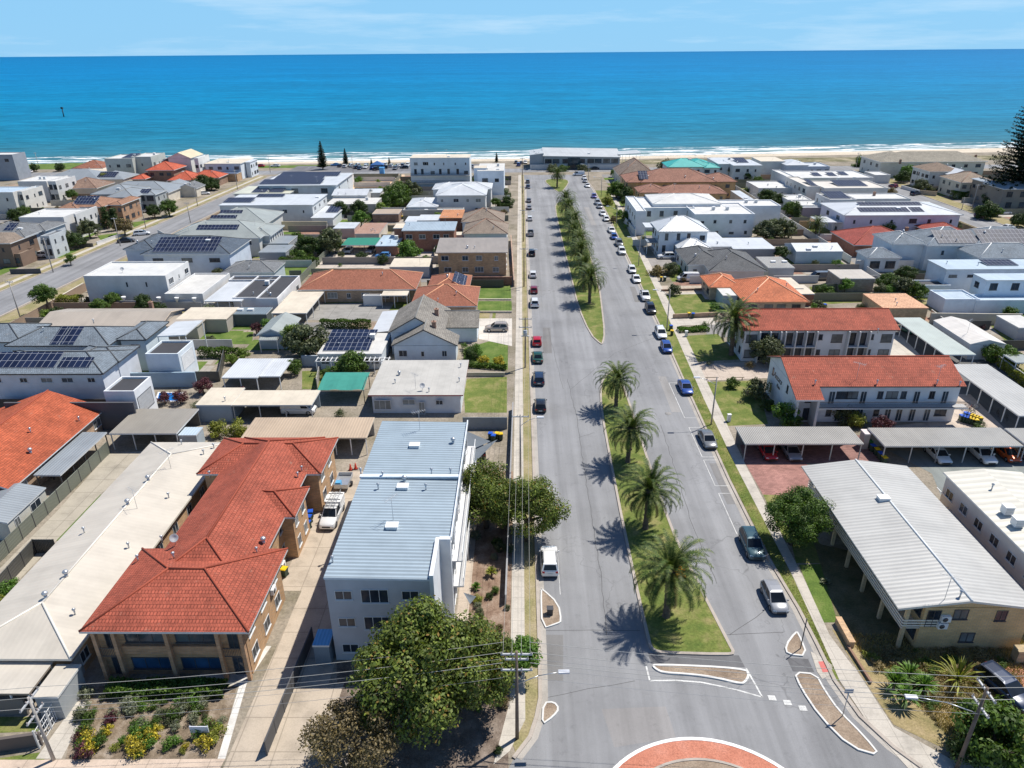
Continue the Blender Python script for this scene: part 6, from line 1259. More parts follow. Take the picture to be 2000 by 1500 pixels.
T_ = [
 (1536, 808, 2.4, 2.0, 'bush', 'bri', 'round bright green bush beneath the lettered end wall'),
 (1650, 812, 2.2, 1.2, 'bush', 'ol', 'olive shrub above the near carport by the red tiled flats'),
 (1670, 820, 1.8, 1.0, 'bush', 'ye', 'yellow tinted shrub above the near carport by the red tiled flats'),
 (1478, 760, 2.6, 1.7, 'bush', 'ol', 'grey green rounded shrub on the lawn by the lettered flats'),
 (1500, 790, 1.6, 1.0, 'bush', 'dk', 'small dark bush just left of the bright green round one'),
 (1497, 680, 3.2, 3.0, 'mid', 'ol', 'olive green tree to the right of the large dark palm'),
 (682, 712, 3.5, 2.2, 'mid', 'md', 'wide round bush in front of the white pergola'),
 (598, 665, 4.4, 3.4, 'mid', 'ol', 'sprawling silvery tree left of the solar panelled extension'),
 (575, 652, 2.6, 3.0, 'mid', 'lt', 'pale green tree beside the grey gabled outbuilding'),
 (574, 716, 1.8, 1.5, 'bush', 'md', 'small green bush right of the white patio roof'),
 (640, 470, 5.0, 3.6, 'mid', 'ol', 'big silvery olive tree behind the grey patio roofs'),
 (605, 480, 4.0, 3.0, 'mid', 'dk', 'dark tree left of the big silvery olive'),
 (560, 497, 2.8, 1.5, 'bush', 'md', 'green shrub beside the grey blue patio covers'),
 (590, 500, 2.8, 1.5, 'bush', 'md', 'green shrub below the big silvery olive'),
 (800, 490, 4.0, 2.6, 'mid', 'bri', 'large round bright green bush in the concrete yard'),
 (704, 426, 3.2, 3.0, 'mid', 'bri', 'bright green tree before the dark garden trees'),
 (662, 408, 3.6, 3.0, 'mid', 'dk', 'dark garden tree below the long grey garage, left one'),
 (700, 406, 3.6, 3.0, 'mid', 'dk', 'dark garden tree below the long grey garage, right one'),
 (775, 376, 5.5, 3.4, 'mid', 'md', 'big leafy tree left of the white villa, upper one'),
 (800, 372, 5.0, 3.0, 'mid', 'ol', 'grey green tree against the white villa'),
 (770, 392, 5.0, 2.6, 'mid', 'md', 'big leafy tree left of the white villa, lower one'),
 (745, 405, 3.0, 1.6, 'bush', 'lt', 'light green shrub over the long wooden shed'),
 (985, 378, 3.6, 1.8, 'bush', 'dk', 'dark shrub right of the tall white block'),
 (990, 395, 3.2, 1.6, 'bush', 'dk', 'dark shrub between the villa and the footpath'),
 (205, 425, 3.0, 3.6, 'column', 'dk', 'dark cypress like column, left of the pair'),
 (222, 428, 3.2, 3.6, 'column', 'dk', 'dark cypress like column, right of the pair'),
 (328, 404, 3.6, 3.2, 'mid', 'md', 'street tree on the far side lawn of the left street'),
 (300, 412, 3.0, 2.4, 'mid', 'dk', 'dark small tree by the brick balcony house'),
 (172, 446, 3.6, 3.0, 'mid', 'ol', 'olive tree in front of the white angular house'),
 (125, 465, 3.4, 2.4, 'mid', 'ol', 'olive tree by the white columned front, left one'),
 (150, 470, 3.2, 2.2, 'mid', 'dk', 'dark tree by the white columned front, right one'),
 (240, 440, 3.2, 3.0, 'mid', 'br', 'reddish brown street tree near the parked cars on the left street'),
 (395, 356, 4.6, 2.6, 'mid', 'dk', 'dark spreading tree below the red roofs, left one'),
 (412, 360, 4.0, 2.4, 'mid', 'dk', 'dark spreading tree below the red roofs, right one'),
 (208, 349, 3.4, 3.2, 'mid', 'ye', 'yellow green tree among the slate roofs at the far left'),
 (85, 573, 2.9, 4.2, 'mid', 'md', 'small round street tree with a bare trunk at the left kerb'),
 (135, 505, 1.8, 1.8, 'bush', 'md', 'sapling on the verge of the left street'),
 (30, 420, 3.0, 2.0, 'mid', 'dk', 'dark garden tree at the left edge below the cube house'),
 (45, 415, 3.0, 2.0, 'mid', 'md', 'green garden tree beside the white angular house'),
 (1205, 372, 4.6, 2.8, 'mid', 'md', 'dark round tree in front of the orange brick flats, left one'),
 (1222, 378, 3.6, 2.4, 'mid', 'dk', 'dark round tree in front of the orange brick flats, right one'),
 (1187, 392, 2.8, 1.6, 'bush', 'ye', 'yellow green shrub by the right footpath'),
 (1219, 393, 1.9, 1.8, 'bush', 'dk', 'round clipped topiary ball on the lawn'),
 (1226, 424, 3.0, 1.8, 'bush', 'md', 'green shrub beside the white townhouses'),
 (1238, 436, 2.4, 1.4, 'bush', 'dk', 'dark shrub beside the white townhouses'),
 (1198, 428, 1.8, 1.2, 'bush', 'br', 'brown shrub beside the right footpath'),
 (1440, 338, 4.6, 3.0, 'mid', 'ol', 'grey green tree by the turquoise roofed house, left one'),
 (1460, 342, 4.0, 2.6, 'mid', 'md', 'green tree by the turquoise roofed house, right one'),
 (1495, 450, 4.2, 2.6, 'mid', 'ol', 'olive tree before the white townhouses, left one'),
 (1530, 448, 4.4, 2.8, 'mid', 'ol', 'olive tree before the white townhouses, right one'),
 (1500, 385, 4.0, 2.0, 'mid', 'dk', 'dark hedge tree right of the brown tiled flats, left one'),
 (1548, 408, 3.8, 2.0, 'mid', 'md', 'rounded garden tree left of the white hipped house'),
 (1556, 418, 2.6, 2.4, 'column', 'dk', 'dark slender conifer left of the white hipped house'),
 (1520, 392, 3.4, 2.0, 'mid', 'dk', 'dark hedge tree right of the brown tiled flats, right one'),
 (1735, 551, 3.0, 2.0, 'mid', 'md', 'leafy bush behind the tan brick garage, left one'),
 (1765, 560, 3.2, 2.4, 'mid', 'ol', 'leafy bush behind the tan brick garage, middle one'),
 (1788, 568, 2.8, 2.0, 'mid', 'md', 'leafy bush behind the tan brick garage, right one'),
 (1652, 556, 2.0, 2.0, 'bush', 'bri', 'small tree in the overgrown yard, right one'),
 (1605, 567, 1.9, 1.6, 'bush', 'md', 'small bush in the overgrown yard, left one'),
 (1633, 515, 1.8, 1.6, 'bush', 'bri', 'bright bush beside the striped white shed'),
 (1735, 447, 2.8, 2.4, 'bush', 'md', 'pale bush by the maroon roof'),
 (1775, 336, 4.2, 3.4, 'mid', 'bri', 'bright green tree before the beach road house'),
 (1762, 345, 3.6, 2.4, 'mid', 'dk', 'dark tree at the corner before the beach road house'),
 (1800, 362, 3.4, 2.2, 'mid', 'ol', 'olive shrub at the kerb of the right hand street'),
 (1865, 365, 3.0, 1.8, 'bush', 'ye', 'yellow bush by the taupe hipped house'),
 (1740, 378, 3.0, 2.0, 'bush', 'br', 'reddish shrub by the cream parapet house'),
 (1928, 412, 4.2, 2.6, 'mid', 'dk', 'very dark tree at the right street, near one'),
 (1940, 388, 4.0, 2.4, 'mid', 'dk', 'very dark tree at the right street, far one'),
 (1992, 430, 3.0, 2.0, 'mid', 'dk', 'dark tree at the right edge by the white car'),
 (1312, 527, 2.6, 1.3, 'bush', 'ol', 'overgrown olive shrub by the charcoal house, right one'),
 (1282, 530, 2.4, 1.0, 'bush', 'tan', 'dry grassy shrub by the charcoal house, left one'),
 (1395, 598, 1.2, .9, 'bush', 'bri', 'little green shrub by the blue bin'),
 (1590, 597, 1.0, 1.1, 'bush', 'bri', 'green bush at the rear corner of the orange tiled house'),
 (920, 690, 1.8, 1.2, 'bush', 'dk', 'clipped dark bush in the front garden of the gabled house'),
 (906, 675, 1.0, .8, 'shrub', 'md', 'small shrub at the wall of the gabled house'),
 (945, 705, 1.4, .7, 'bush', 'fl', 'yellow flowering shrub along the curved lawn, left one'),
 (975, 706, 1.4, .7, 'bush', 'fl', 'yellow flowering shrub along the curved lawn, right one'),
 (425, 838, 1.9, 1.2, 'bush', 'ye', 'yellow green bush beside the little blue roofed shed, left one'),
 (465, 840, 2.1, 1.3, 'bush', 'ye', 'yellow green bush beside the little blue roofed shed, right one'),
 (290, 778, 1.5, 1.2, 'bush', 'pu', 'dark purple shrub by the pool, leftmost of four'),
 (320, 776, 1.4, 1.2, 'bush', 'pu', 'dark purple shrub by the pool, second of four'),
 (350, 775, 1.5, 1.2, 'bush', 'pu', 'dark purple shrub by the pool, third of four'),
 (395, 752, 1.9, 1.6, 'bush', 'pu', 'dark purple shrub by the pool, rightmost and largest'),
 (500, 640, 1.4, 1.4, 'bush', 'pu', 'reddish shrub at the corner of the grey outbuilding'),
 (475, 690, 1.6, 1.2, 'bush', 'lt', 'light green shrub at the end of the clipped hedge'),
 (452, 700, 1.5, 1.1, 'bush', 'lt', 'light green shrub beside the purple shrub'),
 (20, 1150, 1.4, .9, 'bush', 'bri', 'leafy pot plant by the dark fence, upper one'),
 (8, 1180, 1.3, .9, 'bush', 'ye', 'leafy pot plant by the dark fence, lower one'),
 (188, 818, 1.1, .9, 'bush', 'md', 'small shrub behind the metal verandah roof'),
 (218, 818, .9, .9, 'bush', 'bri', 'small bright shrub left of the weathered carport'),
 (116, 352, 3.0, 1.6, 'bush', 'dk', 'dark shrub beside the long slate roof'),
 (66, 328, 3.0, 1.8, 'bush', 'dk', 'dark bush on the beach grass, left one'),
 (116, 327, 3.0, 1.8, 'bush', 'dk', 'dark bush on the beach grass, right one'),
 (1140, 330, 3.6, .9, 'bush', 'ol', 'low shrub bed before the surf club, right one'),
 (1080, 331, 3.6, .9, 'bush', 'ol', 'low shrub bed before the surf club, left one'),
 (1100, 331, 3.4, .8, 'bush', 'md', 'low shrub bed before the surf club, middle one'),
 (1680, 320, 5.0, 1.2, 'bush', 'md', 'green dune shrub beside the sand, left one'), (1700, 318, 4.5, 1.2, 'bush', 'md', 'green dune shrub beside the sand, right one'),
 (1300, 325, 4.5, 1.2, 'bush', 'ol', 'dune shrub before the surf by the turquoise roof'),
 (1530, 325, 3.6, 3, 'mid', 'ol', 'greenish tree between the seafront houses'),
 (1940, 690, 2.2, 1.6, 'bush', 'md', 'vine mound above the pale shed, left one'), (1975, 700, 2.4, 1.6, 'bush', 'md', 'vine mound above the pale shed, right one'),
 (1920, 680, 2.0, 1.2, 'bush', 'ol', 'olive vine mound at the corner of the long pale green carport'),
]
for a in T_: tree(*a[:7], trunk=(a[4] not in ('shrub',)) )
hedge('clipped dark green hedge beside the paved yard', (627, 640), (724, 640), 1.2, 1.6, 'md'); hedge('clipped hedge in front of the green lawn', (392, 697), (465, 698), 1.4, 1.7, 'md')
hedge('yellow green clipped hedge behind the long grey garden fence', (118, 598), (162, 598), 2.2, 2.2, 'ye'); hedge('long bright hedge beside the grey ribbed carport at right', (1925, 690), (2010, 760), 1.4, 1.5, 'ye'); hedge('dark clipped hedge opposite the white hipped house', (1858, 388), (1922, 388), 3, 2.6, 'md')
hedge('row of dark green shrubs in front of the brown hipped houses', (975, 408), (997, 405), 3, 1.6, 'dk'); hedge('hedge by the lawn below the sage hipped house', (548, 519), (622, 519), 2, 2, 'md'); hedge('hedge at the near lawn of the orange tiled house', (905, 716), (988, 722), .9, .8, 'md'); hedge('garden strip of low plants by the right footpath', (1325, 648), (1382, 645), 1.6, .7, 'bri')
hedge('low green garden planting along the rear of the front bed', (215, 1352), (440, 1352), 1.4, .9, 'md')
# shrubs of the flower bed in front of the units
R = random.Random(12); GB = 'shrubs in the front flower bed'
bed = [((165, 1345), (450, 1345)), ((140, 1478), (410, 1478))]
for i in range(84):
    u = R.random(); v = R.random(); u0 = 165+(450-165)*u; u1 = 138+(418-138)*u; px = u0+(u1-u0)*v; py = 1350+126*v
    c = R.choice(['fl', 'fl', 'ye', 'bri'] if v > .6 else ['md', 'gy', 'ol', 'bri', 'gy', 'md', 'br'])
    if v > .4 and u < .25: c = R.choice(['pu', 'pu', 'md', 'fl'])
    r = R.uniform(.3, 1.0)
    nm = {'fl': 'yellow flowering mound', 'ye': 'yellow green mound', 'bri': 'bright green shrub', 'md': 'mid green shrub', 'gy': 'silver grey shrub', 'ol': 'olive green shrub', 'br': 'brown tinged shrub', 'pu': 'magenta leaved shrub'}[c]
    tree(px, py, r, r*.55, 'shrub', 'mg' if c == 'pu' and R.random() < .4 else c, nm+' in the mulch bed before the orange roofed units', 'garden_shrub', 'shrub', GB, trunk=False)
# lower right wild garden
GB2 = 'plants in the wild corner garden'
for i in range(105):
    px = R.uniform(1640, 1990); py = R.uniform(1262, 1455)
    if px < 1662+(py-1262)*1.05: continue
    c = R.choice(['tan', 'tan', 'tan', 'ye', 'md', 'tan']); r = R.uniform(.3, .85)
    tree(px, py, r, r*.4, 'shrub', c, {'tan': 'dry straw coloured', 'ol': 'olive', 'ye': 'yellow green', 'md': 'green', 'br': 'brownish'}[c]+' tuft in the wild garden before the beige brick flats', 'garden_shrub', 'shrub', GB2, trunk=False, sz=.7)
def spiky(px, py, n_, L_, label, col_, zt=.3):
    x, y = P(px, py); T = thing('spiky_plant', label, 'plant', x, y, 0); m = MB(); R = random.Random(int(px))
    for i in range(n_):
        a = R.uniform(0, 6.28); e = R.uniform(.1, 1.4); d = Vector((cos(a)*cos(e), sin(a)*cos(e), sin(e))); s = Vector((-sin(a), cos(a), 0))*.05; p = Vector((x, y, zt)); q = p+d*L_*.6; t_ = q+(d-Vector((0, 0, .5)))*L_*.4
        m.face([p-s, q-s*1.2, q+s*1.2, p+s]); m.face([q-s*1.2, t_, q+s*1.2])
    part('leaves', m, col_, T, None, False); m = MB(); m.tube((x, y, 0), (x, y, zt+.1), .12, .08); part('stem', m, BARK, T)
for a in ((1745, 1345, 'clump of long strap leaves in the wild garden, left one'), (1772, 1330, 'clump of long strap leaves in the wild garden, middle one'), (1800, 1352, 'clump of long strap leaves in the wild garden, right one'), (1765, 1375, 'clump of long strap leaves in the wild garden, nearest one')): spiky(a[0], a[1], 90, 1.5, a[2], LEAFC['bri'], .7)
spiky(1868, 1335, 46, 2.6, 'low young palm like plant with arching leaves in the wild garden', LEAFC['ye'], .5)
spiky(1612, 1140, 50, .7, 'pale agave rosette on the lawn beside the beige flats', LEAFC['gy'], .1)
spiky(960, 1125, 60, .8, 'small yellow green spiky plant in the side garden', LEAFC['ye'], .5); spiky(930, 1150, 50, .7, 'small green spiky plant in the side garden near the path', LEAFC['bri'], .2)
# ---------------- ground patches
PZ = [0]
def patch(name, pts, mat, z=.008, px=True):
    PZ[0] += 1; z = z*.5+.00012*PZ[0]
    q = [P(*p) if px else p for p in pts]; b = MB(); b.face([(x, y, z) for x, y in q]); return up(struct(name, b, mat))
for pts in ([(918, 556), (997, 556), (999, 583), (930, 584)], [(930, 588), (999, 588), (1000, 610), (935, 609)], [(367, 652), (495, 648), (492, 672), (370, 674)], [(378, 706), (406, 706), (385, 729), (370, 727)], [(545, 521), (625, 519), (620, 536), (545, 536)], [(905, 682), (992, 655), (992, 722), (905, 716)], [(1018, 655), (1030, 655), (1031, 742), (1018, 742)],
            [(110, 488), (172, 486), (162, 500), (98, 505)], [(190, 460), (228, 455), (236, 463), (198, 471)], [(255, 435), (302, 428), (312, 440), (262, 444)], [(-50, 325), (140, 318), (395, 324), (395, 328), (140, 327), (-50, 331)], [(550, 327), (640, 323), (800, 323), (800, 327), (640, 328)], [(1205, 392), (1238, 392), (1240, 402), (1212, 402)], [(1930, 452), (1995, 452), (2010, 462), (1990, 462)], [(1560, 1103), (1640, 1100), (1662, 1215), (1608, 1216)]): patch('lawn', pts, GREEN)
for pts in ([(1300, 576), (1370, 574), (1396, 612), (1312, 617)], [(1337, 656), (1402, 652), (1445, 702), (1357, 707)], [(1380, 746), (1478, 743), (1500, 828), (1422, 832)], [(905, 740), (990, 736), (990, 806), (908, 806)], [(1935, 636), (2010, 633), (2020, 662), (1965, 668)], [(1300, 512), (1350, 512), (1365, 540), (1310, 545)], [(1580, 560), (1700, 560), (1690, 590), (1600, 595)], [(590, 725), (640, 722), (630, 760), (590, 760)], [(-10, 1400), (62, 1400), (78, 1428), (-10, 1432)], [(-10, 1482), (88, 1468), (84, 1510), (-10, 1510)], [(1545, 1060), (1600, 1060), (1640, 1100), (1555, 1100)], [(1490, 965), (1560, 965), (1600, 1060), (1535, 1060)]): patch('lawn', pts, LAWN)
patch('driveway', [(-23.2, 33), (-16.9, 33), (-16.9, 47.6), (-17.2, 47.7), (-17.2, 80), (-25, 80), (-25, 57), (-22.6, 57)], DRIVE, .009, False)
patch('driveway', [(212, 886), (296, 880), (196, 966), (110, 1056), (0, 1172), (-60, 1230), (-60, 1170), (0, 1110), (110, 1000)], m_concrete((.4, .36, .29), 3.0), .009)
patch('lawn', [(196, 966), (207, 966), (122, 1056), (110, 1056)], GREEN, .014)
patch('yard', [(598, 594), (772, 590), (745, 627), (600, 625)], m_concrete((.3, .29, .27), 4), .009); patch('yard', [(620, 488), (860, 488), (850, 524), (615, 524)], m_concrete((.5, .44, .38), 4), .009)
patch('yard', [(1452, 898), (1568, 898), (1600, 935), (1562, 968), (1490, 966)], m_paver((.38, .2, .17)), .009); patch('yard', [(1440, 850), (1700, 850), (1720, 905), (1455, 905)], m_paver((.3, .17, .15)), .0085)
patch('yard', [(1735, 880), (2080, 880), (2120, 1000), (1900, 1120), (1820, 925)], m_asphalt((.2, .22, .21)), .009)
patch('driveway', [(1740, 640), (1790, 700), (1900, 810), (2010, 880), (2100, 870), (1900, 660), (1840, 640)], m_asphalt((.13, .13, .13)), .009); patch('driveway', [(1735, 655), (1760, 655), (1805, 702), (1720, 702)], PATH, .014); patch('driveway', [(1850, 770), (1895, 770), (1990, 865), (1690, 838), (1850, 820)], m_concrete((.5, .42, .35), 2), .014)
patch('driveway', [(1265, 558), (1388, 558), (1388, 570), (1275, 572)], DRIVE, .014); patch('driveway', [(1250, 505), (1370, 507), (1370, 518), (1258, 520)], m_concrete((.3, .28, .26), 3), .014); patch('driveway', [(1300, 623), (1392, 621), (1400, 634), (1308, 636)], PATH, .014)
patch('driveway', [(1362, 712), (1505, 704), (1505, 738), (1378, 744)], m_concrete((.5, .42, .35), 2), .014); patch('driveway', [(932, 622), (1000, 622), (1000, 676), (935, 662)], m_concrete((.58, .54, .48), 3), .014)
patch('flower_bed', [(162, 1340), (462, 1342), (432, 1482), (128, 1482)], m_ground((.13, .1, .07), (.22, .17, .12), (.36, .3, .24), .9, 8), .011)
patch('footpath', [(-60, 1484), (110, 1484), (440, 1482), (398, 1560), (-60, 1560)], m_concrete((.56, .45, .36), 2.4), .013); patch('footpath', [(150, 1370), (180, 1370), (120, 1482), (70, 1482)], PATH, .015); patch('footpath', [(470, 1330), (520, 1262), (530, 1262), (482, 1335), (440, 1482), (425, 1482)], m_concrete((.66, .64, .6), 2), .016); patch('footpath', [(400, 1300), (510, 1262), (480, 1340), (380, 1340)], PATH, .012)
patch('garden_bed', [(-6.4, 40), (-1.05, 40), (-1.05, 80), (-6.4, 80)], m_ground((.16, .1, .07), (.26, .18, .13), (.36, .28, .22), .8, 7), .009, False); patch('side_path', [(-6.4, 46), (-5.2, 46), (-5.2, 76), (-6.4, 76)], m_concrete((.5, .42, .34), 1.5), .014, False)
patch('garden_bed', [(-14, 37), (-1.05, 37), (-1.05, 47.6), (-16.8, 47.6)], m_ground((.12, .09, .07), (.19, .15, .12), (.28, .23, .19), .8, 7), .009, False); patch('side_path', [(600, 1345), (672, 1335), (650, 1400), (560, 1500), (520, 1500)], DRIVE, .014)
patch('wild_garden', [(1625, 1230), (1700, 1250), (2200, 1250), (2200, 1475), (1860, 1470), (1745, 1415), (1650, 1270)], m_ground((.16, .15, .06), (.3, .24, .12), (.4, .31, .18), .5, 6), .009)
patch('yard', [(1905, 1285), (2200, 1285), (2200, 1380), (1960, 1380)], m_paver((.5, .24, .17)), .014); patch('yard', [(1590, 1060), (1720, 1090), (1790, 1290), (1640, 1230)], m_ground((.08, .09, .04), (.14, .13, .07), (.2, .17, .1), .5, 6), .0095)
patch('building_site', [(690, 343), (790, 341), (795, 372), (740, 376), (690, 374)], m_ground((.5, .32, .2), (.62, .45, .3), (.7, .55, .4), .1, 1), .009)
for x0, x1, k in ((-129, -124.4, 1), (-111, -107, 1), (135, 139.6, 1), (150.5, 156, 1)):
    patch('verge', [(x0, 120), (x1, 120), (x1+9.5 if x0 < 0 else x1+2, 331), (x0+9.5 if x0 < 0 else x0+2, 331)], DRY, .007, False)
patch('footpath', [(-127.5, 120), (-126, 120), (-116.5, 331), (-118, 331)], PATH, .016, False)
for y, m_ in ((372, GREEN),): patch('verge', [(-330, 356), (-60, 356), (-60, 366), (-330, 362)], GREEN, .011, False)
patch('car_park', [(-110, 340), (-8, 345), (-8, 366), (-110, 362)], m_asphalt((.16, .16, .17)), .02, False)
# ---------------- cars
TYR = m_plain((.02, .02, .022), .8); RIM = m_plain((.45, .46, .48), .3, .7); CGL = m_glass((.012, .016, .022), .04); HL = m_plain((.75, .78, .8), .15); TL = m_plain((.35, .01, .01), .25); PLT = m_plain((.75, .75, .7), .5); TRIM = m_plain((.03, .03, .033), .5); PH = m_carpaint((.8, .8, .8))
SPEC = {
 'sedan': dict(L=4.75, W=1.84, H=1.46, zs=.92, rb=-.40, rr=-.20, fr=.08, fb=.27, zh=.78, zt=.9),
 'hatch': dict(L=4.15, W=1.76, H=1.5, zs=.92, rb=-.485, rr=-.39, fr=.06, fb=.29, zh=.82, zt=.92),
 'suv': dict(L=4.65, W=1.9, H=1.72, zs=1.05, rb=-.49, rr=-.42, fr=.07, fb=.25, zh=.98, zt=1.05),
 'wagon': dict(L=4.8, W=1.86, H=1.6, zs=.98, rb=-.49, rr=-.42, fr=.07, fb=.26, zh=.88, zt=.98),
 'van': dict(L=5.2, W=1.98, H=2.02, zs=1.15, rb=-.497, rr=-.48, fr=.2, fb=.37, zh=1.02, zt=1.15),
 'ute': dict(L=5.35, W=1.9, H=1.8, zs=1.08, rb=-.12, rr=-.09, fr=.09, fb=.25, zh=1.02, zt=1.08),
}
def car_proto(kind):
    S = SPEC[kind]; L_, W, Hh = S['L'], S['W'], S['H']; w = W/2; zs = S['zs']; zh = S['zh']; zt = S['zt']
    st = [(-.5, .84, .38, zt-.22, zt-.16), (-.485, .93, .28, zt-.08, zt-.03), (-.44, .985, .22, zt-.03, zt+.0), (-.3, 1, .2, zs-.02, zs+.01), (0, 1, .2, zs-.03, zs+.01), (.2, 1, .2, zs-.05, zs-.01), (.32, .99, .2, zh-.01, zh+.06), (.42, .96, .21, zh-.12, zh-.04), (.475, .9, .26, zh-.26, zh-.16), (.5, .78, .38, zh-.36, zh-.28)]
    b = MB(); n_ = len(st); ring = []
    for y, wf, zb, z1, z2 in st:
        ww = w*wf; q = [(-ww*.94, zb), (-ww, zb+.16), (-ww, (zb+z1)/2+.05), (-ww*.965, z1), (-ww*.78, z2), (0, z2+.015), (ww*.78, z2), (ww*.965, z1), (ww, (zb+z1)/2+.05), (ww, zb+.16), (ww*.94, zb)]
        ring.append([len(b.v)+i for i in range(len(q))]); b.v += [(x, y*L_, z) for x, z in q]
    for i in range(n_-1):
        a, c = ring[i], ring[i+1]
        for k in range(len(a)-1): b.f.append((a[k], c[k], c[k+1], a[k+1])); b.mi.append(0); b.sm.append(True)
        b.f.append((a[-1], c[-1], c[0], a[0])); b.mi.append(1); b.sm.append(False)
    b.f.append(tuple(ring[0])); b.mi.append(0); b.sm.append(False); b.f.append(tuple(reversed(ring[-1]))); b.mi.append(0); b.sm.append(False)
    # cabin
    wb, wr = w*.93, w*.76; zb = zs-.03; rb, rr, fr, fb = (S[k]*L_ for k in ('rb', 'rr', 'fr', 'fb'))
    mid = (rr+fr)/2; zr = Hh-.05
    rfm = [(rr, zr-.03), (rr+.25, zr+.02), (mid, Hh), (fr-.25, zr+.02), (fr, zr-.03)]
    B0 = [(-wb, rb, zb), (wb, rb, zb), (wb, fb, zb-.02), (-wb, fb, zb-.02)]; Rr = [(-wr, rr, zr-.03), (wr, rr, zr-.03), (wr, fr, zr-.03), (-wr, fr, zr-.03)]
    b.face([B0[0], B0[1], Rr[1], Rr[0]]); b.face([B0[2], B0[3], Rr[3], Rr[2]])
    for s in (-1, 1):
        pts = [(s*wb, rb, zb), (s*wb, fb, zb-.02)]+[(s*wr, y, z-.03 if 0 < i < 4 else z) for i, (y, z) in reversed(list(enumerate(rfm)))]
        b.face(pts if s > 0 else pts[::-1])
    for i in range(4):
        (y0, z0), (y1, z1) = rfm[i], rfm[i+1]; e0 = -.03 if 0 < i else 0; e1 = -.03 if i+1 < 4 else 0
        for s in (-1, 1):
            q = [(s*wr, y0, z0+e0), (s*wr, y1, z1+e1), (s*wr*.6, y1, z1), (s*wr*.6, y0, z0)]; b.face(q if s < 0 else q[::-1], 0, False)
        b.face([(-wr*.6, y0, z0), (wr*.6, y0, z0), (wr*.6, y1, z1), (-wr*.6, y1, z1)], 0, False)
    for s in (-1, 1): b.box(*( (s*w+(-.0 if s > 0 else -.16)), (s*w+(.16 if s > 0 else 0)) ), fb-.35, fb-.25, zs-.02, zs+.12)
    if kind == 'ute':
        b.box(-w*.97, -w*.9, -.49*L_, rb-.02, zs-.1, zs+.1); b.box(w*.9, w*.97, -.49*L_, rb-.02, zs-.1, zs+.1); b.box(-w*.9, w*.9, -.495*L_, -.48*L_, zs-.1, zs+.1); b.face([(-w*.9, -.48*L_, zs+.02), (w*.9, -.48*L_, zs+.02), (w*.9, rb, zs+.02), (-w*.9, rb, zs+.02)], 1)
    T = bpy.data.objects.new('parked_car', None); T.location = (0, -500, 0); link(T); O = T.location.copy(); T.location = (0, 0, 0)
    bo = part('body', b, [PH, TRIM], T, None, False)
    def inset(q, k=.08, out=.012):
        q = [Vector(p) for p in q]; c = sum(q, Vector())/len(q); nr = (q[1]-q[0]).cross(q[2]-q[0]).normalized()
        if nr.dot(c-Vector((0, mid, zs))) < 0: nr = -nr
        return [c+(p-c)*(1-k)+nr*out for p in q]
    g = MB(); g.face(inset([B0[3], B0[2], Rr[2], Rr[3]], .09)); part('windscreen', g, CGL, T, None, False)
    g = MB(); g.face(inset([B0[0], B0[1], Rr[1], Rr[0]], .2)); part('rear_window', g, CGL, T, None, False)
    for s in (-1, 1):
        g = MB(); q = [(s*wb, rb, zb), (s*wb, fb, zb-.02), (s*wr, fr, zr-.04), (s*wr, rr, zr-.04)]
        if kind == 'van':
            q = [(s*wb, fb-1.35, zb), (s*wb, fb, zb-.02), (s*wr, fr, zr-.04), (s*wr, fr-.75, zr-.04)]
        q = inset(q, .13); yB = .04; 
        def lp(a, c, t): return a+(c-a)*t
        if kind in ('van',): g.face(q)
        else:
            for t0, t1 in ((0, .47), (.52, 1.0)): g.face([lp(q[0], q[1], t0), lp(q[0], q[1], t1), lp(q[3], q[2], t1), lp(q[3], q[2], t0)])
        part('side_window', g, CGL, T, None, False)
        h = MB(); y = .472*L_; z = zh-.3; h.face([(s*w*.52, y+.092, z+.02), (s*w*.86, y-.01, z+.04), (s*w*.88, y-.07, z+.17), (s*w*.54, y+.045, z+.135)] if s > 0 else [(s*w*.54, y+.045, z+.135), (s*w*.88, y-.07, z+.17), (s*w*.86, y-.01, z+.04), (s*w*.52, y+.092, z+.02)])
        h.v = [(x*1.02, yy+.03, zz) for x, yy, zz in h.v]; part('headlight', h, HL, T, None, False)
        h = MB(); h.box(min(s*w*.6, s*w*.87), max(s*w*.6, s*w*.87), -.503*L_, -.47*L_, zt-.3, zt-.1); part('tail_light', h, TL, T, None, False)
        for yy in (-.305*L_, .315*L_):
            r = .345 if kind not in ('suv', 'ute', 'van') else .37; t = MB(); k = 18; prof = [(r*.62, .0), (r*.9, .0), (r, .04), (r, .18), (r*.9, .22), (r*.62, .22)]
            t.lathe(0, 0, [(a, z-.11) for a, z in prof], k); Mx = Matrix.Translation((s*(w-.09), yy, r))@Matrix.Rotation(pi/2, 4, 'Y'); t.v = [tuple(Mx@Vector(v)) for v in t.v]
            to = part('wheel', t, TYR, T, None, False); h = MB(); h.lathe(0, 0, [(0, .06*s), (r*.2, .07*s), (r*.3, .05*s), (r*.62, .075*s), (r*.64, .0)], k); Mx2 = Matrix.Translation((s*(w-.06), yy, r))@Matrix.Rotation(pi/2, 4, 'Y'); h.v = [tuple(Mx2@Vector(v)) for v in h.v]; part('rim', h, RIM, to, None, False)
    h = MB(); h.box(-.26, .26, -.509*L_, -.5*L_, zt-.42, zt-.31); part('number_plate', h, PLT, T, None, False); h = MB(); h.box(-w*.5, w*.5, .497*L_, .504*L_, zh-.5, zh-.33); part('grille', h, TRIM, T, None, False)
    if kind in ('wagon', 'suv'):
        for s in (-1, 1): h = MB(); h.tube((s*wr*.92, rr+.2, zr+.07), (s*wr*.92, fr-.2, zr+.07), .02, .02, 6); part('roof_rail', h, TRIM, T, None, False)
    return T
CP = {k: car_proto(k) for k in SPEC}
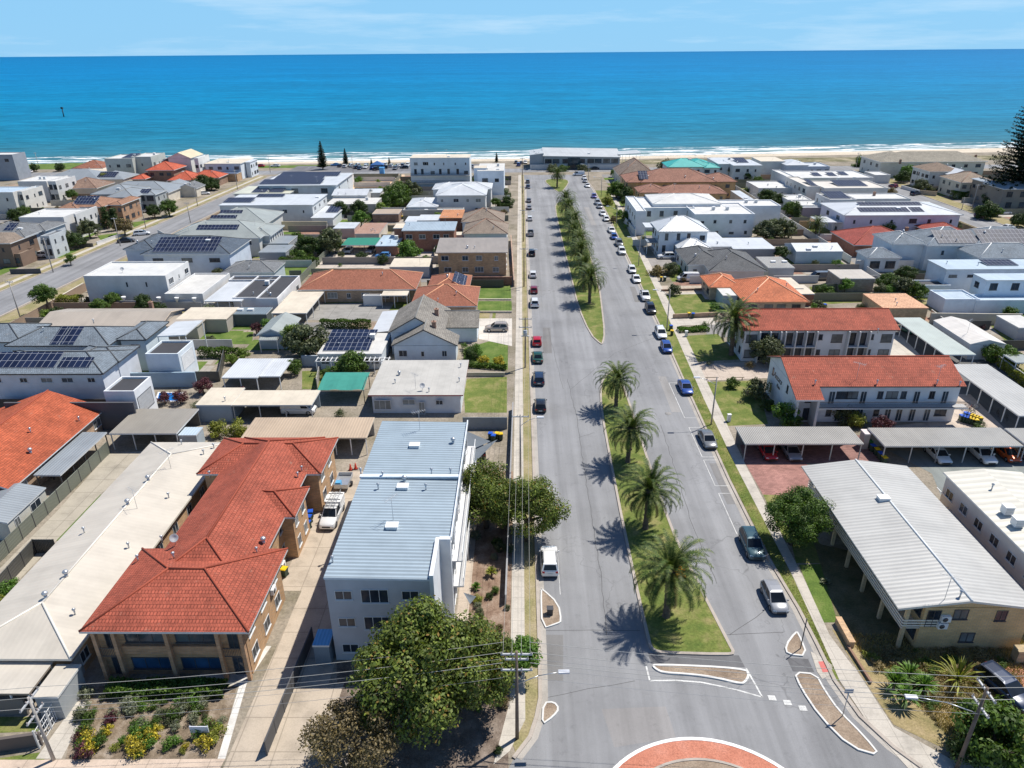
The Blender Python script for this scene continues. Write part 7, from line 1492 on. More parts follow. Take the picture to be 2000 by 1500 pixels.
COLR = dict(white=(.8, .8, .79), silver=(.3, .31, .33), grey=(.16, .17, .18), black=(.012, .012, .014), navy=(.015, .03, .07), blue=(.02, .07, .3), green=(.012, .07, .05), teal=(.04, .09, .11), red=(.5, .01, .02), maroon=(.22, .02, .03), orange=(.6, .1, .015), purple=(.22, .05, .25), violet=(.1, .09, .3), champagne=(.42, .36, .3), lightblue=(.1, .3, .65))
CNAME = dict(teal='dark teal', lightblue='bright blue', navy='dark navy')
KN = dict(sedan='sedan', hatch='hatchback', suv='four wheel drive', wagon='station wagon', van='van', ute='pickup')
def car(kind, colr, loc, rz, label, group=None, shaded=False):
    r = dup(CP[kind], (loc[0], loc[1], .02 if len(loc) < 3 else loc[2]), rz, label, {'van': 'van', 'ute': 'pickup'}.get(kind, 'car'), group); r.name = {'van': 'parked_van', 'ute': 'pickup'}.get(kind, 'parked_car')
    for ch in r.children:
        if ch.name.startswith('body'): ch.material_slots[0].link = 'OBJECT'; ch.material_slots[0].material = m_carpaint(COLR[colr])
    return r
LC = [('suv', 'white', 1103, 'alone past the near kerb buildout'), ('hatch', 'white', 978, 'half hidden under the street tree'), ('hatch', 'black', 797, None), ('wagon', 'navy', 744, None), ('sedan', 'green', 702, None), ('hatch', 'red', 671, None), ('suv', 'white', 596, None), ('hatch', 'maroon', 570, None), ('hatch', 'white', 540, None), ('suv', 'black', 498, None), ('ute', 'silver', 459, None), ('hatch', 'white', 430, None), ('sedan', 'silver', 408, None), ('sedan', 'grey', 394, None), ('sedan', 'navy', 367, None), ('hatch', 'grey', 357, None)]
RC = [('hatch', 'silver', (1511, 1175), 'nearest on the right kerb'), ('suv', 'teal', (1467, 1072), None), ('sedan', 'grey', (1381, 864), None), ('sedan', 'blue', (1338, 762), None), ('hatch', 'blue', (1301, 684), None), ('wagon', 'white', (1290, 656), None), ('suv', 'black', (1270, 609), None), ('ute', 'white', (1259, 583), None), ('sedan', 'white', (1242, 549), None), ('hatch', 'white', (1234, 531), None), ('suv', 'white', (1214, 495), None), ('suv', 'grey', (1209, 479), None), ('hatch', 'blue', (1199, 466), None), ('sedan', 'white', (1194, 453), None), ('hatch', 'white', (1184, 431), None), ('sedan', 'white', (1177, 420), None), ('hatch', 'silver', (1171, 406), None), ('suv', 'silver', (1167, 399), None), ('hatch', 'violet', (1160, 386), None), ('sedan', 'white', (1147, 365), None), ('hatch', 'silver', (1143, 356), None), ('hatch', 'white', (1141, 350), None)]
def nm(k, c): return CNAME.get(c, c)+' '+KN[k]
def row(L_, side, posf, rz):
    for i, (k, c, p, ex) in enumerate(L_):
        nb = nm(*L_[i-1][:2]) if i else None; nx = nm(*L_[i+1][:2]) if i+1 < len(L_) else None
        lb = nm(k, c)+' at the '+side+' kerb, '+(ex if ex else (('between the %s and the %s' % (nx, nb)) if nb and nx else 'the last one, beyond the '+nb))
        if len(lb.split()) > 16: lb = nm(k, c)+' at '+side+' kerb, '+('between %s and %s' % (nx, nb))
        if lb in LBL: lb += ', farther'
        x, y = posf(p); car(k, c, (x, y), rz+RND.uniform(-.02, .02), lb, 'cars parked along the '+side+' kerb')
row(LC, 'left', lambda p: (P(1060, p)[0]*0+3.0, P(1045, p)[1]), 0)
row(RC, 'right', lambda p: P(*p), pi)
for k, c, p, rz, lb in [
 ('suv', 'champagne', (970, 646), pi/2, 'silver beige four wheel drive parked in the curved driveway'), ('van', 'white', (1343, 548), pi/2, 'white van parked sideways in the right hand driveway'), ('suv', 'white', (1301, 505), pi/2, 'white four wheel drive under the raised timber deck'),
 ('hatch', 'red', (1498, 888), pi, 'red hatchback under the near carport'), ('sedan', 'silver', (1543, 887), pi, 'silver sedan under the near carport'), ('sedan', 'white', (1829, 893), pi, 'white sedan under the wide carport, left one'), ('wagon', 'white', (1915, 893), pi, 'white station wagon beside the orange car'), ('hatch', 'orange', (1964, 892), pi, 'orange hatchback under the wide carport'), ('hatch', 'champagne', (1998, 888), pi, 'beige hatchback at the right edge under the carport'),
 ('wagon', 'navy', (1958, 1352), pi+.35, 'dark wagon with roof bars on the red paving at the lower right'), ('van', 'white', (585, 806), -pi/2, 'white van half inside the beige carport'),
 ('hatch', 'white', (681, 493), pi, 'white hatchback in the concrete yard, left one'), ('suv', 'silver', (726, 493), pi-.2, 'silver four wheel drive in the concrete yard, right one'), ('hatch', 'lightblue', (748, 503), pi/2, 'small bright blue car by the pale blue carport'),
 ('wagon', 'white', (278, 459), -1.2, 'white wagon on the driveway off the left street'), ('sedan', 'black', (247, 473), -1.2, 'black sedan beside the white wagon off the left street'), ('suv', 'white', (80, 502), pi/2, 'white four wheel drive before the white columned house'), ('sedan', 'white', (290, 415), pi/2, 'white sedan by the grey balcony house'), ('hatch', 'white', (400, 380), -1.2, 'white car near the dark spreading trees'), ('suv', 'navy', (107, 497), pi/2, 'dark car right of the white four wheel drive on the left lawn'),
 ('hatch', 'maroon', (1744, 366), .2, 'maroon car at the corner of the right hand street'), ('suv', 'navy', (1787, 381), -1.0, 'dark blue car on the right hand street'), ('hatch', 'purple', (1913, 424), -1.1, 'bright purple car on the right hand street'), ('sedan', 'white', (1968, 447), -1.2, 'white sedan near the right edge street'), ('suv', 'black', (1836, 375), .3, 'black car by the clipped hedge'), ('sedan', 'white', (1960, 418), pi/2, 'white car under the dark trees at the right'), 
 ('van', 'white', (1130, 343), pi/2+.1, 'white van driving across the end of the street'), ('sedan', 'black', (1160, 331), pi/2, 'black car passing the surf club'), ('van', 'grey', (1600, 546), pi/2, 'covered grey van behind the cream flat roofs'), ('hatch', 'green', (1770, 648), .3, 'green car at the top of the long pale green carport'), 
 ('suv', 'black', (932, 884), .2, 'black car half covered by the dark shade sails'), ('sedan', 'red', (508, 326), pi/2, 'red car on the coast road'), ('sedan', 'white', (538, 326), pi/2, 'white car on the coast road'), ('hatch', 'white', (55, 338), pi/2, 'white car by the beach at far left')]:
    car(k, c, P(*p), rz, lb)
R = random.Random(9); i = 0
cols = ['white', 'silver', 'navy', 'black', 'blue', 'white', 'grey', 'lightblue']
for px, py in [(655, 324), (664, 326), (674, 327), (686, 326), (694, 329), (703, 331), (714, 329), (716, 325), (727, 329), (738, 326), (748, 329), (752, 325), (764, 326), (772, 331), (777, 326), (787, 325), (790, 329), (796, 325), (699, 325), (734, 332), (1008, 319), (1018, 320), (1026, 319), (1013, 324), (922, 328), (930, 331)]:
    c = R.choice(cols); k = R.choice(['suv', 'hatch', 'sedan', 'wagon']); lb = nm(k, c)+' in the crowded coastal car park'
    r = CP[k]; o = dup(r, (*P(px, py), .02), R.choice((0, pi, pi/2, .5)), lb if lb not in LBL else lb+' ', 'car', 'cars in the coastal car park') if lb not in LBL else None
    if o is None:
        LBL.pop(lb); o = dup(r, (*P(px, py), .02), R.choice((0, pi, pi/2, .5)), lb, 'car', 'cars in the coastal car park')
    for ch in o.children:
        if ch.name.startswith('body'): ch.material_slots[0].link = 'OBJECT'; ch.material_slots[0].material = m_carpaint(COLR[c])
# blue marquee and toilet near the car park
m = MB(); x, y = P(738, 331); m.box(x-3, x+3, y-2, y+2, 2.2, 2.4)
for i in range(4):
    a = [(x-3, y-2), (x+3, y-2), (x+3, y+2), (x-3, y+2)]; m.face([(*a[i], 2.4), (*a[(i+1) % 4], 2.4), (x, y, 4)])
    m.box(a[i][0]-.08, a[i][0]+.08, a[i][1]-.08, a[i][1]+.08, 0, 2.2)
solo('marquee', m, m_plain((.03, .13, .36), .6), 'blue marquee at the coastal car park', 'marquee')
m = MB(); x, y = P(747, 346); m.box(x-1, x+1, y-1, y+1, 0, 4.0); m.box(x-1.1, x+1.1, y-1.1, y+1.1, 4.0, 4.3); solo('portable_toilet', m, m_plain((.1, .35, .7), .5), 'blue portable toilet on the building site', 'toilet')
# white work pickup with canopy and ladders beside the flats
T = car('ute', 'white', (*P(650, 1012),), pi-.03, 'white work pickup with canopy and ladder rack in the driveway'); T['category'] = 'pickup'
rz = T.rotation_euler.z
m = MB(); m.box(-.9, .9, -2.6, -.6, 1.0, 1.85); m.box(-.93, .93, -2.62, -.58, 1.85, 1.93); o = bpy.data.objects.new('canopy', m.mesh('canopy', WHM)); link(o, T)
m = MB()
for s in (-.55, .05):
    for q in (0, .42): m.box(s+q-.03, s+q+.03, -2.5, 1.0, 2.05, 2.12)
    for k in range(10): m.box(s, s+.42, -2.35+k*.34, -2.3+k*.34, 2.06, 2.1)
o = bpy.data.objects.new('ladder', m.mesh('ladder', GALV)); link(o, T); m = MB()
for yy in (-2.2, -1.0, .4): m.box(-.85, .85, yy-.03, yy+.03, 1.98, 2.04); m.box(-.85, -.8, yy-.03, yy+.03, 1.5, 2.0); m.box(.8, .85, yy-.03, yy+.03, 1.5, 2.0)
o = bpy.data.objects.new('roof_rack', m.mesh('rack', TRIM)); link(o, T)
T = thing('trailer', 'open box trailer loaded with blue tubs behind the white work pickup', 'trailer', *P(672, 948), 0); x, y = T.location[:2]
m = MB(); m.box(x-.9, x+.9, y-1.5, y+1.5, .5, .58); [m.box(*q, .58, 1.05) for q in ((x-.9, x-.84, y-1.5, y+1.5), (x+.84, x+.9, y-1.5, y+1.5), (x-.84, x+.84, y-1.5, y-1.44), (x-.84, x+.84, y+1.44, y+1.5))]; m.box(x-.04, x+.04, y-2.4, y-1.5, .45, .52); part('tray', m, GALV, T)
for s in (-1, 1): t = MB(); t.tube((x+s*.92, y, .33), (x+s*1.1, y, .33), .33, .33, 16); part('wheel', t, TYR, T)
m = MB(); m.box(x-.7, x-.05, y-1.3, y-.6, .6, 1.2); solo('tub', m, m_plain((.1, .35, .6), .5), 'light blue tub in the open box trailer', 'tub')
# ---------------- wheelie bins
def binproto():
    T = thing('wheelie_bin', 'x', 'bin', 0, -600, 0); m = MB(); n_ = [(-.24, -.28), (.24, -.28), (.24, .28), (-.24, .28)]
    t_ = [(a*1.18, c*1.18) for a, c in n_]
    for i in range(4): j = (i+1) % 4; m.face([(n_[i][0], n_[i][1]-600, .08), (n_[j][0], n_[j][1]-600, .08), (t_[j][0], t_[j][1]-600, .98), (t_[i][0], t_[i][1]-600, .98)])
    m.face([(a, c-600, .08) for a, c in reversed(n_)]); part('tub', m, m_plain((.03, .06, .04), .6), T); l = MB(); l.box(-.31, .31, -600.36, -599.64, .98, 1.04); l.box(-.26, .26, -600.3, -599.7, 1.04, 1.08); part('lid', l, m_plain((.7, .5, .01), .5), T)
    for s in (-1, 1): w_ = MB(); w_.tube((s*.2, -599.72, .12), (s*.27, -599.72, .12), .12, .12, 12); part('wheel', w_, TYR, T)
    return T
BP = binproto(); LBL.pop('x')
LIDS = dict(yellow=m_plain((.75, .5, .01), .5), blue=m_plain((.01, .09, .5), .5), green=m_plain((.03, .22, .06), .5), red=m_plain((.5, .02, .02), .5), grey=m_plain((.5, .55, .5), .5))
def wbin(px, py, c, label, group=None):
    if label in LBL: LBL.pop(label)
    r = dup(BP, (*P(px, py), .02), RND.uniform(-.3, .3), label, 'bin', group)
    for ch in r.children:
        if ch.name.startswith('lid'): ch.material_slots[0].link = 'OBJECT'; ch.material_slots[0].material = LIDS[c]
for a in [(1310, 645, 'blue', 'blue lidded bin at the right kerb behind the white wagon'), (1312, 655, 'yellow', 'yellow lidded bin at the right kerb behind the white wagon'), (1345, 620, 'yellow', 'yellow lidded bin at the low brick wall'), (1353, 621, 'blue', 'blue lidded bin at the low brick wall'), (1610, 603, 'blue', 'blue bin behind the orange tiled house'), (1291, 549, 'yellow', 'yellow lidded bin in the overgrown front yard'), (1298, 549, 'grey', 'grey lidded bin in the overgrown front yard'),
          (1697, 874, 'green', 'green lidded bin, farthest in the row between the carports'), (1703, 882, 'blue', 'blue lidded bin, second in the row between the carports'), (1711, 889, 'yellow', 'yellow lidded bin, third in the row between the carports'), (1718, 897, 'blue', 'blue lidded bin, fourth in the row between the carports'), (1725, 905, 'yellow', 'yellow lidded bin, nearest in the row between the carports'),
          (605, 1022, 'blue', 'dark blue bin against the orange roofed units, front one'), (603, 1033, 'blue', 'dark blue bin against the orange roofed units, nearest one'), (608, 1012, 'blue', 'dark blue bin against the orange roofed units, rear one'), (557, 1125, 'yellow', 'yellow bin at the corner of the orange roofed units'), (544, 1160, 'blue', 'blue bin below the white wall unit'),
          (958, 858, 'blue', 'blue bin in the fenced bin bay, left of the row'), (964, 862, 'blue', 'blue bin in the fenced bin bay, second of the row'), (971, 858, 'yellow', 'yellow bin in the fenced bin bay, third of the row'), (978, 859, 'yellow', 'yellow bin in the fenced bin bay, right of the row'), (786, 428, 'yellow', 'yellow bin beside the long wooden shed')]: wbin(*a)
for k in range(6): wbin(1876+k*5.5, 823+k*1.6, 'blue' if k < 3 else 'yellow', ['blue', 'yellow'][k >= 3]+' bin packed in the row by the bicycle pile', 'bins by the bicycle pile'); 
for k in range(6): wbin(1884+k*5.5, 818+k*1.8, 'blue' if k < 2 else 'yellow', ['blue', 'yellow'][k >= 2]+' bin packed in the row by the bicycle pile', 'bins by the bicycle pile')
# ---------------- poles, lamps, wires
WOOD = m_plain((.16, .12, .095), .9, 0, .3); STOB = m_concrete((.4, .37, .34), 0); WIRE = m_plain((.38, .37, .34), .6); WIRED = m_plain((.3, .3, .3), .5); INS = m_plain((.5, .42, .38), .3)
def pole(label, base, h, arms=((.0, 2.2),), lamp=None, r=.16, mat=None, trans=False, ax='x', lean=(0, 0)):
    """arms: (metres below the top, width); lamp: (dx, dy, z)"""
    x, y = base; T = thing('street_pole', label, 'power pole' if arms else 'street lamp', x, y, 0); m = MB()
    tx, ty = x+lean[0], y+lean[1]; m.tube((x, y, 0), (tx, ty, h), r, r*.65, 12); part('pole', m, mat or WOOD, T)
    for dz, w_ in arms:
        m = MB(); z = h-.3-dz
        if ax == 'x': m.box(tx-w_/2, tx+w_/2, ty-.06, ty+.06, z-.06, z+.06)
        else: m.box(tx-.06, tx+.06, ty-w_/2, ty+w_/2, z-.06, z+.06)
        a = part('crossarm', m, GREYM, T)
        for k in (-.46, -.16, .16, .46):
            m = MB(); px_, py_ = (tx+w_*k, ty) if ax == 'x' else (tx, ty+w_*k); m.lathe(px_, py_, [(.03, z+.06), (.06, z+.1), (.04, z+.16), (.06, z+.2), (0, z+.26)], 8); part('insulator', m, INS, a)
    if trans: m = MB(); m.tube((tx, ty-.35, h-3.2), (tx, ty-.35, h-2.2), .36, .36, 14); m.box(tx-.7, tx+.7, ty-.5, ty-.1, h-3.3, h-3.22); part('transformer', m, GREYM, T)
    if lamp:
        dx, dy, z = lamp; m = MB(); m.tube((tx, ty, z-1.2), (tx+dx*.5, ty+dy*.5, z-.35), .04, .035, 8); m.tube((tx+dx*.5, ty+dy*.5, z-.35), (tx+dx, ty+dy, z), .035, .03, 8); part('lamp_arm', m, GALV, T)
        m = MB(); s = 1 if dx >= 0 else -1; m.obox(tx+dx+s*.3, ty+dy, math.atan2(dy, dx), .85, .32, z-.06, z+.08) if True else 0; part('lamp_head', m, m_plain((.6, .62, .66), .4), T)
    return T
def wire(label, a, c, sag=.5, r=.016, mat=None, group=None, n_=10):
    m = MB(); a = Vector(a); c = Vector(c); pts = [a.lerp(c, i/n_)-Vector((0, 0, 4*sag*(i/n_)*(1-i/n_))) for i in range(n_+1)]; m.path(pts, r, 5)
    if label in LBL: LBL.pop(label)
    return solo('power_line', m, mat or WIRE, label, 'wire', group, False)
PB = (-.35, 40.9); PL = P(105, 1484); PR = (23.8+1.3, 36.7)
PR = P(1868, 1503)
zt = 9.4
# find pole heights from their tops
def top_h(base, py):
    lo, hi = 1, 30
    def pj(z):
        v = Vector((base[0], base[1], z-H)); return 750-F*v.dot(CU)/v.dot(CF)
    for _ in range(40):
        md_ = (lo+hi)/2
        if pj(md_) > py: lo = md_
        else: hi = md_
    return lo
PB = P(1010, 1442); hB = top_h(PB, 1272); hL = top_h(PL, 1362); hR = top_h(PR, 1343)
pole('double crossarm wooden power pole with lamp at the left kerb of the junction', PB, hB, ((0, 2.4), (1.6, 2.4), (.5, 1.8)), (3.3, .1, hB-2.2))
pole('concrete power pole with angled crossarms at the lower left', PL, hL, ((0, 2.2), (1.5, 2.0)), None, .14, STOB, ax='y')
pole('leaning wooden power pole at the lower right with a lamp arm', PR, hR, ((0, 2.2), (1.6, 2.0)), (-4.6, .4, hR-1.4), ax='y')
LPY = [(1025, 718), (1023.5, 560), (1022, 472), (1021, 418), (1019, 378), (1018, 352)]
lp = []
for i, (a, c) in enumerate(LPY):
    w_ = P(a, c); w_ = (.75, w_[1]); h_ = 9.3; lp.append((w_, h_))
    pole(['wooden power pole with a transformer at the left kerb by the red hatchback', 'power pole at the left kerb, next beyond the transformer pole', 'power pole at the left kerb beside the brick flats', 'power pole at the left kerb near the brown hips', 'power pole at the left kerb near the villa', 'last power pole at the left kerb before the beach'][i], w_, h_, ((0, 2.2), (1.5, 2.2)) if i == 0 else ((0, 2.0),), (2.4, 0, h_-.4) if i else None, .15, None, i == 0)
x9 = P(1032, 900)[1]
pole('slender pole with crossarm and lamp above the side garden tree', (-.1, 78.5), 9.2, ((0, 2.2),), (2.2, 0, 8.8), .14, STOB)
chain = [(PB, hB), ((-.1, 78.5), 9.2)]+lp
for i in range(len(chain)-1):
    (a, ha), (c, hc) = chain[i], chain[i+1]
    for k in (-.46, -.16, .16, .46): wire('overhead wire running along the left footpath between street poles', (a[0]+k*2.2, a[1], ha-.05), (c[0]+k*2.1, c[1], hc-.05), .35, .013, None, 'wires along the left footpath')
for i, (dz) in enumerate((.05, .05, .05)):
    k = (-.46, 0, .46)[i]
    l1 = 'overhead wire spanning the front gardens to the lower left pole'; l2 = 'overhead wire spanning the junction to the lower right pole'
    wire(l1, (PB[0]-1+.0, PB[1]+k*2.2, hB-.1), (PL[0], PL[1]+k*2.2, hL-.05), .5, .02, None, 'wires across the junction'); wire(l2, (PB[0]+1, PB[1]+k*2.2, hB-.1), (PR[0], PR[1]+k*2.2, hR-.05), .4, .02, None, 'wires across the junction')
    wire(l1, (PB[0]-1+.0, PB[1]+k*2.0, hB-1.7), (PL[0], PL[1]+k*2.0, hL-1.6), .5, .012, WIRED, 'wires across the junction'); wire(l2, (PB[0]+1, PB[1]+k*2.0, hB-1.7), (PR[0], PR[1]+k*2.0, hR-1.6), .4, .012, WIRED, 'wires across the junction')
    wire('overhead wire leaving the lower left pole', (PL[0], PL[1]+k*2.2, hL-.05), (PL[0]-30, PL[1]-2+k*2.2, hL), .4, .02, None, 'wires leaving the frame'); wire('overhead wire leaving the lower right pole', (PR[0], PR[1]+k*2.2, hR-.05), (PR[0]+30, PR[1]+2+k*2.2, hR), .4, .02, None, 'wires leaving the frame')
for i, (bx, by, ty, l) in enumerate([(1389, 829, 736, 'by the dark grey sedan'), (1302, 645, 565, 'behind the white wagon'), (1247, 519, 462, 'beside the white four wheel drive'), (1203, 447, 402, 'near the white townhouses'), (1174, 384, 345, 'by the violet hatchback'), (1149, 352, 320, 'at the beach end')]):
    b_ = P(bx, by); pole('street lamp pole on the right verge '+l, b_, top_h(b_, ty), (), (-2.6, 0, top_h(b_, ty)-.1), .12, STOB)
b_ = P(1560, 1252); b_ = P(1555, 1275)
m = MB(); b_ = P(1563, 1268); h_ = top_h(b_, 1208); m.tube((*b_, 0), (*b_, h_), .05, .05, 8); solo('sign_post', m, DARKM, 'dark thin post on the right kerb buildout', 'post')
b_ = P(1645, 1400); m = MB(); h_ = top_h(b_, 1352); T = thing('street_sign', 'low street sign on a thin post at the right footpath', 'sign', *b_, 0); m.tube((*b_, 0), (*b_, h_), .04, .04, 8); part('post', m, GALV, T); m = MB(); m.box(b_[0]-.35, b_[0]+.35, b_[1]-.02, b_[1]+.02, h_-.1, h_+.35); part('sign_plate', m, m_plain((.3, .34, .4), .5), T)
b_ = P(1074, 1200); m = MB(); T = thing('service_box', 'black cabinet on the near left kerb buildout', 'cabinet', *b_, 0); m.box(b_[0]-.28, b_[0]+.28, b_[1]-.25, b_[1]+.25, 0, .8); part('cabinet', m, DARKM, T); m = MB(); m.box(b_[0]-.33, b_[0]+.33, b_[1]-.3, b_[1]+.3, .8, .86); part('lid', m, FRD, T)
for px, py, ty, l in [(40, 622, 548, 'leaning concrete pole by the small street tree at left'), (104, 532, 465, 'concrete pole on the near verge of the left street'), (235, 480, 425, 'concrete pole on the left street by the white wagon'), (372, 435, 395, 'concrete pole on the left street by the sage hips'), (386, 402, 364, 'concrete pole before the sandy block'), (285, 446, 395, 'concrete pole by the brick balcony house'), (464, 370, 332, 'concrete pole by the brick garage'), (77, 330, 298, 'pole on the beach grass at far left'), (528, 337, 305, 'pole at the coast road end of the left street'), (692, 358, 305, 'tall lamp post over the building site'), (1672, 327, 298, 'pole standing beside the sand'), (1786, 370, 332, 'pole at the corner of the right hand street'), (1898, 408, 360, 'pole opposite the dark glazed house'), (1878, 410, 385, 'short pole on the right hand street verge'), (666, 362, 340, 'thin pole behind the white box roof')]:
    b_ = P(px, py); h_ = top_h(b_, ty); pole(l, b_, h_, ((0, 1.6),) if h_ > 6 else (), None, .13, STOB)
# real estate board, fences, walls
T = thing('sale_board', 'blank white agent board on two legs in the front flower bed', 'sign', *P(393, 1440), 0); x, y = T.location[:2]; m = MB(); m.box(x-.75, x+.75, y-.03, y+.03, .55, 1.25); part('board', m, m_plain((.7, .72, .8), .5), T)
for s in (-1, 1): m = MB(); m.box(x+s*.7-.03, x+s*.7+.03, y-.03+.06, y+.03+.06, 0, 1.3); part('leg', m, GREYM, T)
GF = m_metal_roof((.23, .25, .2), .18, .8); DF = m_metal_roof((.12, .12, .11), .18, .8); BF = m_metal_roof((.5, .48, .44), .2, .6); WF = m_render((.6, .6, .58))
fence('long grey green corrugated fence beside the long concrete drive', [(-10, 1108), (215, 885)], 1.8, GF, 2.4, pm=DARKM)
fence('dark corrugated fence left of the cream roofed units', [(-30, 1195), (72, 1080), (112, 1080)], 1.8, DF, 2.4, pm=DARKM)
fence('dark fence behind the weathered carport and orange roof', [(0, 805), (270, 805)], 2.2, m_plain((.05, .045, .045), .8), 2.4)
def fences(L_):
    for a in L_: rwall(*a)
fences([('grey blue garden wall behind the wide round bush', [(592, 715), (745, 717)], 2.0, m_render((.42, .47, .53))), ('low pale wall at the lawn of the house with yellow flowers', [(908, 735), (985, 735)], .7, m_render((.45, .4, .33))), ('cream kerb wall between the two striped lawns', [(925, 586), (998, 586)], .25, m_render((.7, .64, .5)), .2), ('cream kerb wall below the striped lawns', [(935, 611), (999, 611)], .35, m_render((.6, .54, .45)), .2),
        ('dark brick wall with garage doors beneath the brick flats', [(915, 557), (999, 557)], 2.0, BKR), ('low brick wall in front of the orange tiled house', [(1315, 622), (1400, 618)], .9, BKT, .25), ('long low brick wall left of the orange tiled house', [(1292, 569), (1388, 566)], .4, BKB), ('cream wall at the rear of the long yard at right', [(1815, 632), (1990, 634)], 2.2, m_render((.52, .48, .4))), ('pale wall between the sheds and the slate roofs', [(1670, 527), (1780, 527)], 2.4, WW),
        ('white garden wall by the small palm', [(1600, 470), (1665, 470)], 1.8, WW), ('brick wall below the white carport wing', [(1560, 446), (1602, 446)], 2.2, BKO), ('white street wall of the townhouses', [(1241, 462), (1218, 434)], 1.9, WW), ('white terrace wall at the driveway of the townhouses', [(1236, 480), (1262, 480)], 1.7, WW), ('low cream wall along the long white building at the left middle', [(455, 605), (340, 604)], 1.4, WF),
        ('tan wall below the white box house', [(540, 449), (640, 449)], 2.6, m_render((.6, .52, .36))), ('cream boundary wall with piers at the right hand street', [(1795, 380), (1828, 383)], 1.6, m_brick((.6, .48, .34))), ('white retaining wall at the corner of the right hand street', [(1760, 368), (1795, 378)], 1.2, WW), ('dark stone garden wall on the left street', [(110, 482), (182, 482)], 1.0, m_brick((.16, .15, .13))), ('white planter wall of the circular lawn', [(190, 478), (235, 462)], .8, WW), ('dark slatted garden wall before the brown balconied house', [(22, 535), (80, 534)], 1.2, DGW),
        ('cream street wall along the left street kerb', [(100, 602), (165, 564)], 1.4, CW), ('grey concrete retaining wall left of the units front', [(148, 1345), (195, 1250)], 2.2, m_render((.33, .35, .37)), .2), ('dark front wall at the lower left corner', [(-20, 1470), (82, 1455)], 1.3, m_render((.12, .1, .09))), ('white topped wall behind the lower left lawn', [(-10, 1395), (55, 1395)], 1.8, m_render((.2, .18, .16))), ('low brick planter wall beside the near right footpath', [(1637, 1220), (1660, 1262)], .7, m_brick((.7, .45, .25)), .5),
        ('rusty brick letterbox wall at the right edge', [(1985, 1290), (2015, 1290)], 1.4, m_brick((.6, .45, .25)), .8), ('thin white wall along the right edge of the long green carport', [(1816, 620), (1925, 705)], 1.7, m_render((.5, .48, .45)), .1), ('thin concrete wall along the long grey ribbed carport', [(1945, 712), (2030, 775)], 1.7, m_render((.4, .4, .38)), .1),
        ('low dark edging wall at the left footpath of the grey flats', [(988, 1180), (1002, 800)], 1.2, m_render((.3, .3, .31)), .1), ('tan garden wall of the terrace houses along the footpath', [(998, 470), (1004, 560)], 1.6, m_brick((.55, .36, .26)), .2), ('low timber edge beside the near right footpath', [(1655, 1265), (1700, 1335)], .25, m_plain((.25, .15, .1), .9), .12)])
fence('dark slatted driveway fence beside the grey flats', [(612, 1250), (522, 1475)], 1.5, m_plain((.08, .08, .085), .7), 2.2)
fence('bare wire fence by the bin bay behind the grey flats', [(905, 838), (990, 838)], 1.9, m_plain((.25, .28, .3), .6), 2.2)
# fences between the back yards
i = 0
for pts, h_, mt, l in [([(350, 700), (350, 755)], 1.8, GF, 'grey fence right of the pool'), ([(385, 745), (430, 745), (440, 700)], 1.8, DF, 'dark fence around the patio'), ([(1160, 10), (1160, 9)], 1, GF, None), ([(620, 760), (625, 735)], 1.8, BF, 'pale fence left of the green shade cloth'), ([(1585, 570), (1690, 565)], 1.6, GF, 'grey fence behind the overgrown yard'), ([(1600, 510), (1560, 500)], 1.6, BF, 'pale fence by the striped shed'), ([(640, 440), (640, 465), (665, 480)], 1.8, BF, 'pale fence round the pink shed yard'), ([(560, 505), (620, 505)], 1.8, DF, 'dark fence above the small lawn'), ([(745, 470), (765, 470)], 1.8, GF, 'short grey fence by the blue carport'), ([(310, 460), (328, 470)], 1.8, WF, 'white fence by the sage hipped house'), ([(1395, 500), (1440, 498)], 1.8, WF, 'white fence behind the small white hip'), ([(440, 625), (500, 628)], 1.7, DF, 'dark fence by the dark metal shed'), ([(545, 720), (590, 718)], 1.7, GF, 'grey fence by the small bush'), ([(640, 425), (722, 425)], 1.8, DF, 'dark fence under the garden trees'), ([(860, 470), (848, 500)], 1.8, BF, 'pale fence by the red brick house')]:
    if l: fence(l, pts, h_, mt)
# white bar gate at lower left
T = thing('gate', 'white barred gate fence beside the lower left path', 'gate', *P(110, 1410), 0); a = Vector(P(78, 1462)); c = Vector(P(143, 1352)); m = MB(); d = (c-a); L_ = d.length; d /= L_
for k in range(int(L_/.25)+1): p = a+d*k*.25; m.tube((p.x, p.y, 0), (p.x, p.y, 1.8), .02, .02, 5)
for z in (.1, .7, 1.25, 1.78): m.tube((a.x, a.y, z), (c.x, c.y, z), .025, .025, 5)
part('bars', m, WHM, T)
m = MB()
for k in range(4): p = a+d*(L_*k/3); m.box(p.x-.06, p.x+.06, p.y-.06, p.y+.06, 0, 2.0)
part('posts', m, GREYM, T)
